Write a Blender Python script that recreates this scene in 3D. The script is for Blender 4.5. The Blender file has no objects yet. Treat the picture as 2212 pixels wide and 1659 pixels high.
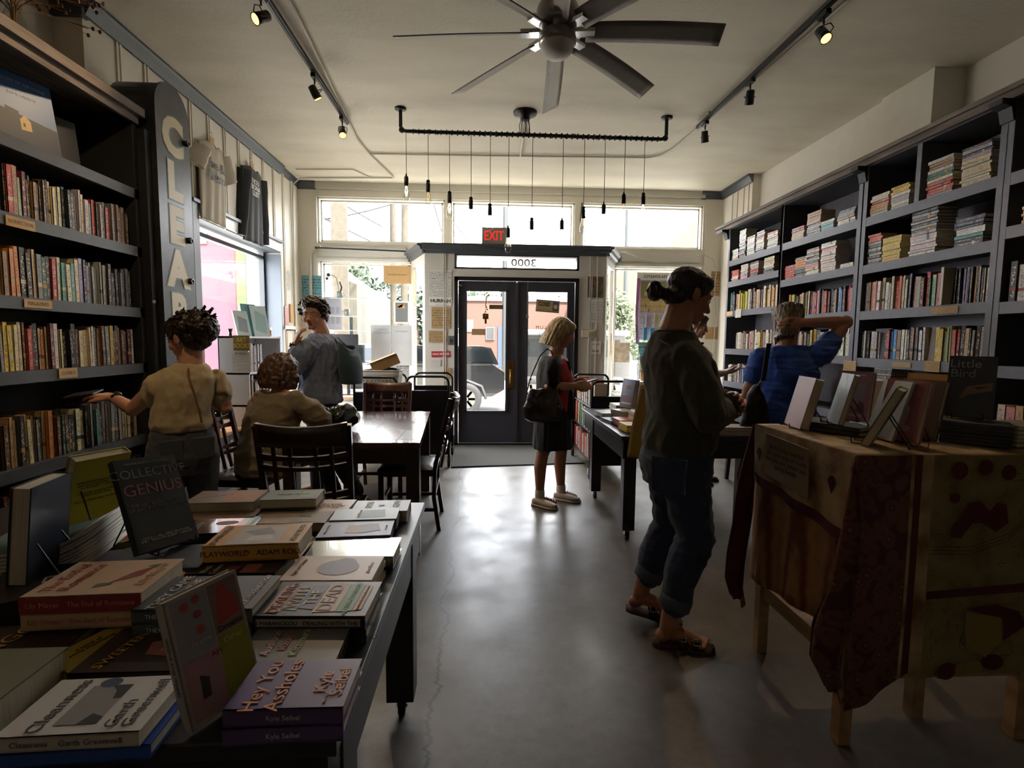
import bpy, math, random
import numpy as np
from mathutils import Vector, Matrix, Euler
random.seed(7)
SC = bpy.context.scene
COL = SC.collection
PI = math.pi

# ------------------------------------------------------------------ camera
H_CAM, FPX = 1.38, 1100.0
def _axes():
    cx, cy = 1106.0, 829.5
    Y = Vector(((1048-cx)/FPX, (cy-736)/FPX, -1)).normalized()
    X = Vector((1, -0.010, 0)); X = (X - X.dot(Y)*Y).normalized()
    Z = X.cross(Y)
    return Matrix((X, Y, Z))
CAMR = _axes()                       # rows: world axes in camera coordinates
cam = bpy.data.cameras.new('camera'); camo = bpy.data.objects.new('camera', cam); COL.objects.link(camo)
camo.matrix_world = Matrix.Translation((0, 0, H_CAM)) @ CAMR.to_4x4()
cam.sensor_width = 36; cam.lens = 36*FPX/2212; cam.clip_start = 0.05; cam.clip_end = 400
SC.camera = camo

# ------------------------------------------------------------------ world, colour management
W = bpy.data.worlds.new('overcast sky'); SC.world = W; W.use_nodes = True
nt = W.node_tree; nt.nodes.clear()
_o = nt.nodes.new('ShaderNodeOutputWorld'); _b = nt.nodes.new('ShaderNodeBackground')
_tc = nt.nodes.new('ShaderNodeTexCoord'); _n = nt.nodes.new('ShaderNodeTexNoise'); _n.inputs['Scale'].default_value = 2.2; _n.inputs['Detail'].default_value = 5
_r = nt.nodes.new('ShaderNodeValToRGB'); _r.color_ramp.elements[0].color = (0.78, 0.87, 1, 1); _r.color_ramp.elements[0].position = .35
_r.color_ramp.elements[1].color = (1, 1, 1, 1); _r.color_ramp.elements[1].position = .55
nt.links.new(_tc.outputs['Generated'], _n.inputs['Vector']); nt.links.new(_n.outputs['Fac'], _r.inputs['Fac'])
nt.links.new(_r.outputs['Color'], _b.inputs['Color']); nt.links.new(_b.outputs[0], _o.inputs[0])
_b.inputs['Strength'].default_value = 17.0
sun = bpy.data.lights.new('sun', 'SUN'); suno = bpy.data.objects.new('sun', sun); COL.objects.link(suno)
sun.energy = 46.0; sun.angle = math.radians(4); sun.color = (1, .97, .92)
suno.rotation_euler = Vector((-.35, .62, -1.0)).to_track_quat('-Z', 'Y').to_euler()
vs = SC.view_settings; vs.view_transform = 'Standard'; vs.look = 'None'; vs.exposure = 0.38; vs.gamma = 1.0; vs.use_curve_mapping = False
cy = SC.cycles; cy.use_denoising = True; cy.max_bounces = 10; cy.diffuse_bounces = 5; cy.glossy_bounces = 4; cy.transmission_bounces = 6; cy.transparent_max_bounces = 16
cy.caustics_reflective = False; cy.caustics_refractive = False; cy.sample_clamp_indirect = 4.0

# ------------------------------------------------------------------ helpers
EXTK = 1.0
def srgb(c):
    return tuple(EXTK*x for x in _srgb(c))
def _srgb(c):
    if isinstance(c, str):
        c = c.lstrip('#'); c = [int(c[i:i+2], 16)/255 for i in (0, 2, 4)]
    return tuple((x/12.92 if x <= .04045 else ((x+.055)/1.055)**2.4) for x in c)
_M = {}
def mat(name, col, rough=.6, metal=0., noise=0., nscale=8., bump=0., bscale=40., emit=None, estr=0., alpha=1., spec=.5, coat=0., sheen=0.):
    if name in _M: return _M[name]
    m = bpy.data.materials.new(name); m.use_nodes = True; t = m.node_tree; p = t.nodes['Principled BSDF']
    c = srgb(col); p.inputs['Base Color'].default_value = (*c, 1); p.inputs['Roughness'].default_value = rough; p.inputs['Metallic'].default_value = metal
    p.inputs['Specular IOR Level'].default_value = spec; p.inputs['Coat Weight'].default_value = coat
    if sheen: p.inputs['Sheen Weight'].default_value = sheen
    if alpha < 1: p.inputs['Alpha'].default_value = alpha
    if emit: p.inputs['Emission Color'].default_value = (*srgb(emit), 1); p.inputs['Emission Strength'].default_value = estr
    if noise or bump:
        tc = t.nodes.new('ShaderNodeTexCoord')
    if noise:
        n = t.nodes.new('ShaderNodeTexNoise'); n.inputs['Scale'].default_value = nscale; n.inputs['Detail'].default_value = 6
        r = t.nodes.new('ShaderNodeValToRGB'); r.color_ramp.elements[0].position = .3; r.color_ramp.elements[1].position = .7
        r.color_ramp.elements[0].color = (*[x*(1-noise) for x in c], 1); r.color_ramp.elements[1].color = (*[min(1, x*(1+noise)) for x in c], 1)
        t.links.new(tc.outputs['Object'], n.inputs['Vector']); t.links.new(n.outputs['Fac'], r.inputs['Fac']); t.links.new(r.outputs['Color'], p.inputs['Base Color'])
    if bump:
        n = t.nodes.new('ShaderNodeTexNoise'); n.inputs['Scale'].default_value = bscale; n.inputs['Detail'].default_value = 4
        b = t.nodes.new('ShaderNodeBump'); b.inputs['Strength'].default_value = bump; b.inputs['Distance'].default_value = .01
        t.links.new(tc.outputs['Object'], n.inputs['Vector']); t.links.new(n.outputs['Fac'], b.inputs['Height']); t.links.new(b.outputs[0], p.inputs['Normal'])
    _M[name] = m; return m
def nodemat(name):
    m = bpy.data.materials.new(name); m.use_nodes = True; t = m.node_tree; p = t.nodes['Principled BSDF']
    def N(kind, **kw):
        n = t.nodes.new('ShaderNode'+kind)
        for k, v in kw.items():
            if k in n.inputs: n.inputs[k].default_value = v
            else: setattr(n, k, v)
        return n
    L = lambda a, b: t.links.new(a, b)
    _M[name] = m
    return m, p, N, L
def ramp(N, stops, interp='LINEAR'):
    r = N('ValToRGB'); cr = r.color_ramp; cr.interpolation = interp
    while len(cr.elements) < len(stops): cr.elements.new(.5)
    for e, (pos, c) in zip(cr.elements, stops): e.position = pos; e.color = (*(srgb(c) if isinstance(c, str) else c), 1)
    return r

class MB:
    """collects shapes; obj() links them as ONE mesh object"""
    def __init__(s): s.v = []; s.f = []; s.m = []; s.sm = []; s.X = Matrix.Identity(4)
    def add(s, vs, fs, mi=0, smooth=False):
        b = len(s.v); s.v += [tuple(s.X @ Vector(v)) for v in vs]; s.f += [tuple(b+i for i in f) for f in fs]
        s.m += [mi]*len(fs); s.sm += [smooth]*len(fs); return s
    def box(s, c, d, rot=None, mi=0):
        h = Vector(d)/2; R = Euler(rot).to_matrix() if rot else Matrix.Identity(3)
        vs = [Vector(c)+R@Vector((h.x*a, h.y*b, h.z*e)) for a in (-1, 1) for b in (-1, 1) for e in (-1, 1)]
        return s.add(vs, [(0, 1, 3, 2), (4, 6, 7, 5), (0, 4, 5, 1), (2, 3, 7, 6), (0, 2, 6, 4), (1, 5, 7, 3)], mi)
    def bb(s, a, b, mi=0):
        return s.box([(x+y)/2 for x, y in zip(a, b)], [abs(y-x) for x, y in zip(a, b)], mi=mi)
    def beam(s, p, q, w, h=None, mi=0, up=(0, 0, 1)):
        h = h or w; p, q = Vector(p), Vector(q); d = (q-p).normalized(); u = Vector(up)
        if abs(d.dot(u)) > .98: u = Vector((0, 1, 0))
        a = d.cross(u).normalized()*w/2; b = a.cross(d).normalized()*h/2
        vs = [x+i*a+j*b for x in (p, q) for i in (-1, 1) for j in (-1, 1)]
        return s.add(vs, [(0, 1, 3, 2), (4, 6, 7, 5), (0, 4, 5, 1), (2, 3, 7, 6), (0, 2, 6, 4), (1, 5, 7, 3)], mi)
    def tube(s, pts, r, n=8, mi=0, closed=False, flat=1.):
        pts = [Vector(p) for p in pts]; rs = r if isinstance(r, (list, tuple)) else [r]*len(pts)
        P = pts; k = len(P); rings = []; prev = None
        for i, p in enumerate(P):
            t = (P[(i+1) % k]-P[i-1]) if closed else (P[min(i+1, k-1)]-P[max(i-1, 0)])
            t = t.normalized() if t.length > 1e-9 else Vector((0, 0, 1))
            if prev is None:
                u = t.orthogonal().normalized()
            else:
                u = (prev-prev.dot(t)*t); u = u.normalized() if u.length > 1e-6 else t.orthogonal().normalized()
            prev = u; w = t.cross(u)
            rings.append([p+rs[i]*(math.cos(a)*u+math.sin(a)*w*flat) for a in (2*PI*j/n for j in range(n))])
        vs = [v for rg in rings for v in rg]; fs = []
        for i in range(k if closed else k-1):
            for j in range(n):
                a = i*n+j; b = i*n+(j+1) % n; c = ((i+1) % k)*n+(j+1) % n; d = ((i+1) % k)*n+j
                fs.append((a, b, c, d))
        s.add(vs, fs, mi, True)
        if not closed: s.add(rings[0][::-1], [tuple(range(n))], mi); s.add(rings[-1], [tuple(range(n))], mi)
        return s
    def cyl(s, p, q, r, n=16, mi=0): return s.tube([p, q], r, n, mi)
    def lathe(s, prof, c=(0, 0, 0), n=20, mi=0, axis='Z'):
        c = Vector(c); vs = []
        for r, z in prof:
            for j in range(n):
                a = 2*PI*j/n; q = Vector((r*math.cos(a), r*math.sin(a), z))
                if axis == 'Y': q = Vector((q.x, q.z, -q.y))
                if axis == 'X': q = Vector((q.z, q.x, q.y))
                vs.append(c+q)
        fs = [(i*n+j, i*n+(j+1) % n, (i+1)*n+(j+1) % n, (i+1)*n+j) for i in range(len(prof)-1) for j in range(n)]
        s.add(vs, fs, mi, True)
        if prof[0][0] > 1e-6: s.add(vs[:n][::-1], [tuple(range(n))], mi)
        if prof[-1][0] > 1e-6: s.add(vs[-n:], [tuple(range(n))], mi)
        return s
    def ell(s, c, r, n=16, k=10, mi=0, rot=None):
        R = Euler(rot).to_matrix() if rot else Matrix.Identity(3); c = Vector(c)
        if not isinstance(r, (tuple, list)): r = (r, r, r)
        vs = [c+R@Vector((0, 0, -r[2]))]
        for i in range(1, k):
            t = PI*i/k-PI/2
            vs += [c+R@Vector((r[0]*math.cos(t)*math.cos(a), r[1]*math.cos(t)*math.sin(a), r[2]*math.sin(t))) for a in (2*PI*j/n for j in range(n))]
        vs.append(c+R@Vector((0, 0, r[2]))); fs = []
        for j in range(n): fs.append((0, 1+(j+1) % n, 1+j)); fs.append((len(vs)-1, 1+(k-2)*n+j, 1+(k-2)*n+(j+1) % n))
        for i in range(k-2):
            for j in range(n): fs.append((1+i*n+j, 1+i*n+(j+1) % n, 1+(i+1)*n+(j+1) % n, 1+(i+1)*n+j))
        return s.add(vs, fs, mi, True)
    def prism(s, poly, a, b, axis='Y', mi=0, smooth=False):
        """poly 2-D outline extruded from a to b along axis (XZ for Y, YZ for X, XY for Z)"""
        def P(u, v, w):
            return {'Y': (u, w, v), 'X': (w, u, v), 'Z': (u, v, w)}[axis]
        n = len(poly); vs = [P(u, v, a) for u, v in poly]+[P(u, v, b) for u, v in poly]
        s.add(vs, [(i, (i+1) % n, n+(i+1) % n, n+i) for i in range(n)], mi, smooth)
        s.add(vs[:n], [tuple(range(n))[::-1]], mi); s.add(vs[n:], [tuple(range(n))], mi); return s
    def quad(s, a, b, c, d, mi=0): return s.add([a, b, c, d], [(0, 1, 2, 3)], mi)
    def sheet(s, fn, nu, nv, mi=0, thick=0.):
        """fn(u,v)->point, u,v in 0..1; thick: second skin offset along the normal"""
        g = [[Vector(fn(i/nu, j/nv)) for j in range(nv+1)] for i in range(nu+1)]
        vs = [p for r in g for p in r]; k = nv+1
        fs = [(i*k+j, (i+1)*k+j, (i+1)*k+j+1, i*k+j+1) for i in range(nu) for j in range(nv)]
        if not thick: return s.add(vs, fs, mi, True)
        ns = []
        for i in range(nu+1):
            for j in range(nv+1):
                du = g[min(i+1, nu)][j]-g[max(i-1, 0)][j]; dv = g[i][min(j+1, nv)]-g[i][max(j-1, 0)]
                nn = du.cross(dv); ns.append(nn.normalized() if nn.length > 1e-12 else Vector((0, 0, 1)))
        v2 = [p+thick*n for p, n in zip(vs, ns)]; m = len(vs)
        bd = [(i*k, (i+1)*k) for i in range(nu)]+[((i+1)*k+nv, i*k+nv) for i in range(nu)]+[(j+1, j) for j in range(nv)]+[(nu*k+j, nu*k+j+1) for j in range(nv)]
        return s.add(vs+v2, [f[::-1] for f in fs]+[tuple(m+i for i in f) for f in fs]+[(a, b, m+b, m+a) for a, b in bd], mi, True)
    def obj(s, name, mats, parent=None, loc=None, rz=0., bevel=0., label=None, fix=False):
        me = bpy.data.meshes.new(name); me.from_pydata(s.v, [], s.f)
        for m in (mats if isinstance(mats, (list, tuple)) else [mats]): me.materials.append(m)
        me.polygons.foreach_set('material_index', s.m); me.polygons.foreach_set('use_smooth', s.sm); me.update()
        o = bpy.data.objects.new(name, me); COL.objects.link(o)
        if parent: o.parent = parent
        if loc is not None: o.location = loc
        if rz: o.rotation_euler.z = rz
        if bevel:
            b = o.modifiers.new('bevel', 'BEVEL'); b.width = bevel; b.segments = 2; b.limit_method = 'ANGLE'
        if label: o['label'] = label
        return o

def tag(o, label, cat, group=None, kind=None):
    o['label'] = label; o['category'] = cat
    if group: o['group'] = group
    if kind: o['kind'] = kind
    return o
def thing(name, label, cat, loc=(0, 0, 0), rz=0., group=None, rot=None):
    o = bpy.data.objects.new(name, None); COL.objects.link(o); o.empty_display_size = .1
    o.location = loc; o.rotation_euler = rot if rot else (0, 0, rz)
    return tag(o, label, cat, group)
def struct(name, mb, m, label=None):
    o = mb.obj(name, m); o['kind'] = 'structure'
    if label: o['label'] = label
    return o
_LABELS = set()
def copytree(root, loc, rz=None, label=None, group=None):
    r = root.copy(); COL.objects.link(r); r.location = loc
    if rz is not None: r.rotation_euler = (0, 0, rz)
    if label: r['label'] = label
    if group: r['group'] = group
    for ch in [c for c in COL.objects if c.parent == root]:
        c = ch.copy(); COL.objects.link(c); c.parent = r
        for g in [k for k in COL.objects if k.parent == ch]:
            d = g.copy(); COL.objects.link(d); d.parent = c
    return r
def text(name, body, size, m, parent, loc, rot=(0, 0, 0), align='CENTER', extrude=.0004, sx=1., bold=0., shear=0., space=1., line=.9):
    cu = bpy.data.curves.new(name, 'FONT'); cu.body = body; cu.size = size; cu.align_x = align; cu.align_y = 'CENTER'; cu.extrude = extrude
    cu.offset = bold; cu.shear = shear; cu.space_character = space; cu.space_line = line; cu.resolution_u = 3
    o = bpy.data.objects.new(name, cu); COL.objects.link(o)
    dg = bpy.context.evaluated_depsgraph_get(); me = bpy.data.meshes.new_from_object(o.evaluated_get(dg)); bpy.data.objects.remove(o)
    me.materials.clear(); me.materials.append(m); o = bpy.data.objects.new(name, me); COL.objects.link(o)
    if parent: o.parent = parent
    o.location = loc; o.rotation_euler = rot; o.scale = (sx, 1, 1); return o

# ------------------------------------------------------------------ shared materials
WHITE = mat('warm white paint', '#dfd9cb', .55, noise=.03, nscale=3)
TRIMW = mat('white trim paint', '#e4e2da', .4)
CROWN = mat('charcoal trim paint', '#3c4146', .45)
BLACK = mat('black metal', '#17171a', .35, .3)
SHELF = mat('dark grey bookcase paint', '#5b5b63', .5, noise=.08, nscale=20)
SHELFB = mat('bookcase side paint', '#3a3a40', .55, noise=.06, nscale=10)
SHELFL = mat('black bookcase paint', '#3a3c40', .5, noise=.1, nscale=14)
SHELFLB = mat('black bookcase panel', '#1c1d20', .6)
DOORM = mat('charcoal door paint', '#33333a', .4, noise=.05, nscale=5)
CHROME = mat('chrome', '#c8c8c8', .15, 1.)
BRASS = mat('aged brass', '#8a6a35', .3, 1.)
PAPER = mat('white paper', '#e6e3da', .7)
KRAFT = mat('kraft paper', '#b89868', .75, noise=.08, nscale=60)
CARD = mat('corrugated cardboard', '#b08e60', .8, noise=.06, nscale=30)
INK = mat('black ink', '#1d1b1a', .6)
INKB = mat('brown marker ink', '#5a4426', .6)
def glassmat(name, tint=(1, 1, 1), refl=1.):
    m, p, N, L = nodemat(name); t = m.node_tree; t.nodes.remove(p)
    tr = N('BsdfTransparent'); tr.inputs[0].default_value = (*tint, 1); gl = N('BsdfGlossy'); gl.inputs['Roughness'].default_value = .02
    fr = N('Fresnel'); ge = N('NewGeometry'); io = N('Math', operation='MULTIPLY_ADD'); io.inputs[1].default_value = 1/1.45-1.45; io.inputs[2].default_value = 1.45; L(ge.outputs['Backfacing'], io.inputs[0]); L(io.outputs[0], fr.inputs['IOR']); mx = N('MixShader'); out = t.nodes['Material Output']
    mu = N('Math', operation='MULTIPLY'); mu.inputs[1].default_value = refl; L(fr.outputs[0], mu.inputs[0])
    L(mu.outputs[0], mx.inputs[0]); L(tr.outputs[0], mx.inputs[1]); L(gl.outputs[0], mx.inputs[2]); L(mx.outputs[0], out.inputs[0]); return m
GLASS = glassmat('window glass')

def plaster():
    m, p, N, L = nodemat('ceiling plaster')
    tc = N('TexCoord'); n = N('TexNoise', Scale=1.2, Detail=8.); mp = N('Mapping'); mp.inputs['Scale'].default_value = (1, 3, 1)
    r = ramp(N, [(.3, '#cfc8b6'), (.7, '#dfd8c6')]); L(tc.outputs['Object'], mp.inputs[0]); L(mp.outputs[0], n.inputs['Vector']); L(n.outputs['Fac'], r.inputs[0]); L(r.outputs[0], p.inputs['Base Color'])
    b = N('Bump', Strength=.5, Distance=.006); n2 = N('TexNoise', Scale=30., Detail=6.); L(tc.outputs['Object'], n2.inputs['Vector']); L(n2.outputs['Fac'], b.inputs['Height']); L(b.outputs[0], p.inputs['Normal'])
    p.inputs['Roughness'].default_value = .6; return m
def concrete():
    m, p, N, L = nodemat('polished concrete')
    tc = N('TexCoord'); n = N('TexNoise', Scale=1.6, Detail=12., Roughness=.75); r = ramp(N, [(.3, '#544c43'), (.5, '#675f56'), (.7, '#7b736a')])
    L(tc.outputs['Object'], n.inputs['Vector']); L(n.outputs['Fac'], r.inputs[0])
    n3 = N('TexNoise', Scale=14., Detail=6., Roughness=.7); r3 = ramp(N, [(.25, '#7d766c'), (.68, '#ffffff')]); L(tc.outputs['Object'], n3.inputs['Vector']); L(n3.outputs['Fac'], r3.inputs[0])
    mx = N('MixRGB', blend_type='MULTIPLY'); mx.inputs[0].default_value = .35; L(r.outputs[0], mx.inputs[1]); L(r3.outputs[0], mx.inputs[2])
    # crack: a thin band around a wandering line x = f(y)
    sp = N('SeparateXYZ'); L(tc.outputs['Object'], sp.inputs[0])
    ny = N('TexNoise', Scale=1., Detail=10., Roughness=.75); cb = N('CombineXYZ'); my = N('Math', operation='MULTIPLY'); my.inputs[1].default_value = 1.6
    L(sp.outputs['Y'], my.inputs[0]); L(my.outputs[0], cb.inputs['Y']); L(cb.outputs[0], ny.inputs['Vector'])
    a1 = N('Math', operation='MULTIPLY'); a1.inputs[1].default_value = .34; L(ny.outputs['Fac'], a1.inputs[0])
    yv = N('Math', operation='MULTIPLY_ADD'); yv.inputs[1].default_value = CRK[0]; yv.inputs[2].default_value = CRK[1]; L(sp.outputs['Y'], yv.inputs[0])
    s1 = N('Math', operation='ADD'); L(a1.outputs[0], s1.inputs[0]); L(yv.outputs[0], s1.inputs[1])
    d = N('Math', operation='SUBTRACT'); L(sp.outputs['X'], d.inputs[0]); L(s1.outputs[0], d.inputs[1]); ab = N('Math', operation='ABSOLUTE'); L(d.outputs[0], ab.inputs[0])
    cr = ramp(N, [(0, '#0c0a09'), (.0045, '#0c0a09'), (.009, '#ffffff')]); L(ab.outputs[0], cr.inputs[0])
    m2 = N('MixRGB', blend_type='MULTIPLY'); m2.inputs[0].default_value = 1.; L(mx.outputs[0], m2.inputs[1]); L(cr.outputs[0], m2.inputs[2]); L(m2.outputs[0], p.inputs['Base Color'])
    rr = ramp(N, [(.3, (.30, .30, .30)), (.7, (.50, .50, .50))]); n4 = N('TexNoise', Scale=3.5, Detail=6.); L(tc.outputs['Object'], n4.inputs['Vector']); L(n4.outputs['Fac'], rr.inputs[0]); L(rr.outputs[0], p.inputs['Roughness'])
    b = N('Bump', Strength=.25, Distance=.004); n5 = N('TexNoise', Scale=9., Detail=8.); L(tc.outputs['Object'], n5.inputs['Vector']); L(n5.outputs['Fac'], b.inputs['Height']); L(b.outputs[0], p.inputs['Normal'])
    p.inputs['Specular IOR Level'].default_value = .6
    return m
CRK = (-0.015, -0.33)
def brick(name, a, b, mortar, scale=4.5, rough=.8):
    m, p, N, L = nodemat(name); tc = N('TexCoord'); mp = N('Mapping'); mp.inputs['Rotation'].default_value = (PI/2, 0, 0)
    bt = N('TexBrick', Scale=scale); bt.inputs['Color1'].default_value = (*srgb(a), 1); bt.inputs['Color2'].default_value = (*srgb(b), 1); bt.inputs['Mortar'].default_value = (*srgb(mortar), 1)
    bt.inputs['Mortar Size'].default_value = .015
    L(tc.outputs['Object'], mp.inputs[0]); L(mp.outputs[0], bt.inputs['Vector']); L(bt.outputs['Color'], p.inputs['Base Color']); p.inputs['Roughness'].default_value = rough; return m

# ------------------------------------------------------------------ room shell
XL, XR, YF, ZC = -2.62, 3.50, 7.45, 3.56
YB = -4.5
XLN = -2.80          # plain wall behind the near bookcase
T = .12
VW = (-.78, 1.58, 6.69)  # door wall x0, x1, y
m = MB(); m.bb((-3.4, YB, -.1), (4.2, YF+.2, 0)); struct('floor', m, concrete())
m = MB(); m.bb((-3.4, YB, ZC), (4.2, YF+.2, ZC+.15)); struct('ceiling', m, plaster())
# left wall with the opening of the side window
SW = (4.86, 6.78, .48, 2.50)   # y0, y1, z0, z1
m = MB()
m.bb((XL-.35, 3.63, 0), (XL, SW[0], ZC)); m.bb((XL-.35, SW[1], 0), (XL, YF+.2, ZC)); m.bb((XL-.35, SW[0], 0), (XL, SW[1], SW[2])); m.bb((XL-.35, SW[0], SW[3]), (XL, SW[1], ZC))
for y in [3.95+.295*i for i in range(12)]:
    z0 = 0 if (y < SW[0]-.02 or y > SW[1]) else SW[3]+.12
    for dy in (-.018, .018): m.bb((XL, y+dy-.008, z0), (XL+.012, y+dy+.008, ZC))
struct('wall_left', m, WHITE)
m = MB(); m.bb((XLN-.15, YB, 0), (XLN, 3.63, ZC)); m.bb((XLN-.15, 3.63, 0), (XL-.35, 3.7, ZC)); struct('wall_left_near', m, mat('plain wall paint', '#cfcac0', .6, noise=.03))
m = MB(); m.bb((-3.4, YB-.1, 0), (4.2, YB, ZC)); struct('wall_back', m, mat('plain wall paint', '#cfcac0', .6))
# right wall: batten stretch near the front, plain stretch, recessed near stretch after the pier
m = MB(); m.bb((XR-.05, 6.62, 0), (XR+.4, YF+.2, ZC))
for y in (6.7, 6.83, 7.0, 7.14): m.bb((XR-.062, y-.006, 0), (XR-.05, y+.006, ZC))
struct('wall_right_front', m, WHITE)
RW = mat('right wall paint', '#d6d1c6', .6, noise=.03)
m = MB(); m.bb((3.56, 4.02, 0), (3.9, 6.62, ZC)); m.bb((3.52, 4.02, 0), (3.9, 4.55, ZC)); struct('wall_right', m, RW)
m = MB(); m.bb((3.78, YB, 0), (4.0, 4.02, ZC)); struct('wall_right_near', m, RW)
# front wall around the windows and the door bay
TR = (2.735, 3.37)     # transom z
LW = (.60, 2.485)      # lower window z
m = MB(); y0, y1 = YF, YF+.2
m.bb((XL, y0, 0), (-2.365, y1, ZC)); m.bb((3.17, y0, 0), (XR, y1, ZC)); m.bb((-2.365, y0, TR[1]), (3.17, y1, ZC))
m.bb((-2.365, y0, LW[1]), (-1.06, y1, TR[0])); m.bb((1.88, y0, LW[1]), (3.17, y1, TR[0])); m.bb((-1.06, y0, 2.56), (1.88, y1, TR[0]))
m.bb((-.585, y0, TR[0]), (-.50, y1, TR[1])); m.bb((1.28, y0, TR[0]), (1.375, y1, TR[1]))
m.bb((-2.365, y0, 0), (-1.06, y1, LW[0])); m.bb((1.88, y0, 0), (3.17, y1, LW[0]))
m.bb((-1.06, y0, LW[0]), (-1.03, y1, LW[1])); m.bb((1.86, y0, LW[0]), (1.88, y1, LW[1]))
m.bb((3.2, y0-.012, 0), (3.5, y0, ZC)); m.bb((-2.62, y0-.012, 0), (-2.37, y0, ZC))
struct('wall_front', m, WHITE)
m = MB(); m.bb((-2.37, YF-.05, ZC-.09), (3.17, YF, ZC-.0)); struct('trim_1', m, mat('beam paint', '#bdb9ac', .5))
# transom frames and panes
def window(name, x0, x1, z0, z1, y=YF+.09, fw=.035, fm=TRIMW):
    m = MB()
    for i, (d, w) in enumerate(((.0, .02), (.03, .022))):
        yy = y-.06+i*.05; a = d*.9
        for bx in (((x0+a, yy, z0+a), (x0+a+w, yy+.045, z1-a)), ((x1-a-w, yy, z0+a), (x1-a, yy+.045, z1-a)), ((x0+a, yy, z1-a-w), (x1-a, yy+.045, z1-a)), ((x0+a, yy, z0+a), (x1-a, yy+.045, z0+a+w))): m.bb(*bx)
    o = struct(name, m, fm)
    g = MB(); g.bb((x0+.03, y+.01, z0+.03), (x1-.03, y+.014, z1-.03)); g.obj('pane', GLASS, o)
    return o
window('window_1', -2.365, -.585, *TR); window('window_2', -.50, 1.28, *TR); window('window_3', 1.375, 3.17, *TR)
window('window_4', -2.345, -1.06, *LW); window('window_5', 1.88, 3.14, *LW)
m = MB()
for x0, x1 in ((-2.37, -1.1), (1.92, 3.17)): m.bb((x0+.05, YF-.02, 2.55), (x1-.03, YF, 2.69)); m.bb((x0, YF-.035, LW[1]-.005), (x1, YF, LW[1]+.035)); m.bb((x0, YF-.05, LW[0]-.05), (x1, YF+.06, LW[0]))
struct('trim_2', m, TRIMW)
# side window
m = MB(); x = XL-.22
m.bb((XL-.30, SW[0], SW[2]), (XL-.0, SW[0]+.02, SW[3])); m.bb((XL-.30, SW[1]-.02, SW[2]), (XL+.004, SW[1], SW[3]-.05)); m.bb((XL-.30, SW[0], SW[3]-.03), (XL, SW[1], SW[3]+.0)); m.bb((XL-.3, SW[0], SW[2]), (XL+.03, SW[1], SW[2]+.03))
sj = struct('window_6', m, mat('slate blue reveal paint', '#565e68', .5))
m = MB()
for yy in (SW[0]+.02, SW[1]-.06): m.bb((x-.03, yy, SW[2]), (x+.03, yy+.04, SW[3]))
for zz in (SW[2]+.03, SW[3]-.12): m.bb((x-.03, SW[0], zz), (x+.03, SW[1], zz+.04))
m.obj('window_frame', mat('dark window frame', '#33383a', .4), sj)
g = MB(); g.bb((x-.003, SW[0]+.05, SW[2]+.05), (x+.003, SW[1]-.05, SW[3]-.1)); g.obj('pane', GLASS, sj)
m = MB(); m.bb((XL-.0, SW[0]-.06, SW[3]-.02), (XL+.02, SW[1]+.0, SW[3]+.09)); struct('trim_3', m, TRIMW)
m = MB(); m.bb((XL-.0, SW[0]-.1, SW[3]+.09), (XL+.045, SW[1]+.0, SW[3]+.12)); m.bb((XL, SW[0]-.10, SW[2]), (XL+.03, SW[0]-.0, SW[3]+.1)); struct('trim_4', m, CROWN)
# crown moulding
CP = [(0, 0), (.0, -.10), (.02, -.10), (.035, -.075), (.06, -.03), (.075, -.02), (.075, 0)]
m = MB()
m.prism([(XL+a, ZC+b) for a, b in CP], 3.63, 6.80, 'Y'); m.prism([(XL-.03+a, ZC+b) for a, b in CP], 6.80, YF, 'Y'); m.prism([(YF-.0-a, ZC+b) for a, b in CP], XL, -2.37, 'X')
m.bb((XLN, 3.60, ZC-.12), (XL+.02, 3.66, ZC))
struct('trim_5', m, CROWN)
m = MB(); m.prism([(XR-.05-a, ZC+b) for a, b in CP], 6.60, YF, 'Y'); m.prism([(YF-a, ZC+b) for a, b in CP], 3.12, XR-.05, 'X'); struct('trim_6', m, CROWN)
m = MB(); m.bb((XL+.0, 6.78, .0), (XL+.03, 7.45, .12)); m.bb((XL, YF-.02, 0), (-1.1, YF, .14)); m.bb((1.9, YF-.02, 0), (3.4, YF, .14)); struct('baseboard_front', m, CROWN)
# ---- door bay
m = MB(); x0, x1, yv = VW; Tw = .12
DL, DR, DT = -.40, 1.22, 2.20
m.bb((x0, yv, 0), (DL, yv+Tw, 2.50)); m.bb((DR, yv, 0), (x1, yv+Tw, 2.50)); m.bb((DL, yv, DT), (DR, yv+Tw, 2.30)); m.bb((DL, yv, 2.50), (DR, yv+Tw, 2.56))
m.bb((x0, yv, 2.5), (x1, yv+Tw, 2.56))
for a, b in (((x0, yv), (-1.06, YF)), ((x1, yv), (1.88, YF))):
    s = 1 if a[0] > 0 else -1
    # angled side wall with a glazed opening
    def seg(t0, t1, z0, z1):
        P = [Vector((a[0]+(b[0]-a[0])*t, a[1]+(b[1]-a[1])*t, 0)) for t in (t0, t1)]; n = Vector((-s*.0-(-s)*.0, 0, 0))
        d = (P[1]-P[0]).normalized(); n = Vector((d.y, -d.x, 0))*(-s)*.05
        vs = [P[0], P[1], P[1]+n, P[0]+n]; m.prism([(v.x, v.y) for v in vs], z0, z1, 'Z')
    seg(0, .16, 0, 2.56); seg(.86, 1, 0, 2.56); seg(.16, .86, 0, .6); seg(.16, .86, 2.4, 2.56)
for xx in (-.52, -.545, 1.36, 1.385, 1.455): m.bb((xx, yv-.01, .1), (xx+.012, yv, 2.5))
struct('wall_door_bay', m, mat('bay wall paint', '#ccc8be', .5, noise=.02))
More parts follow.
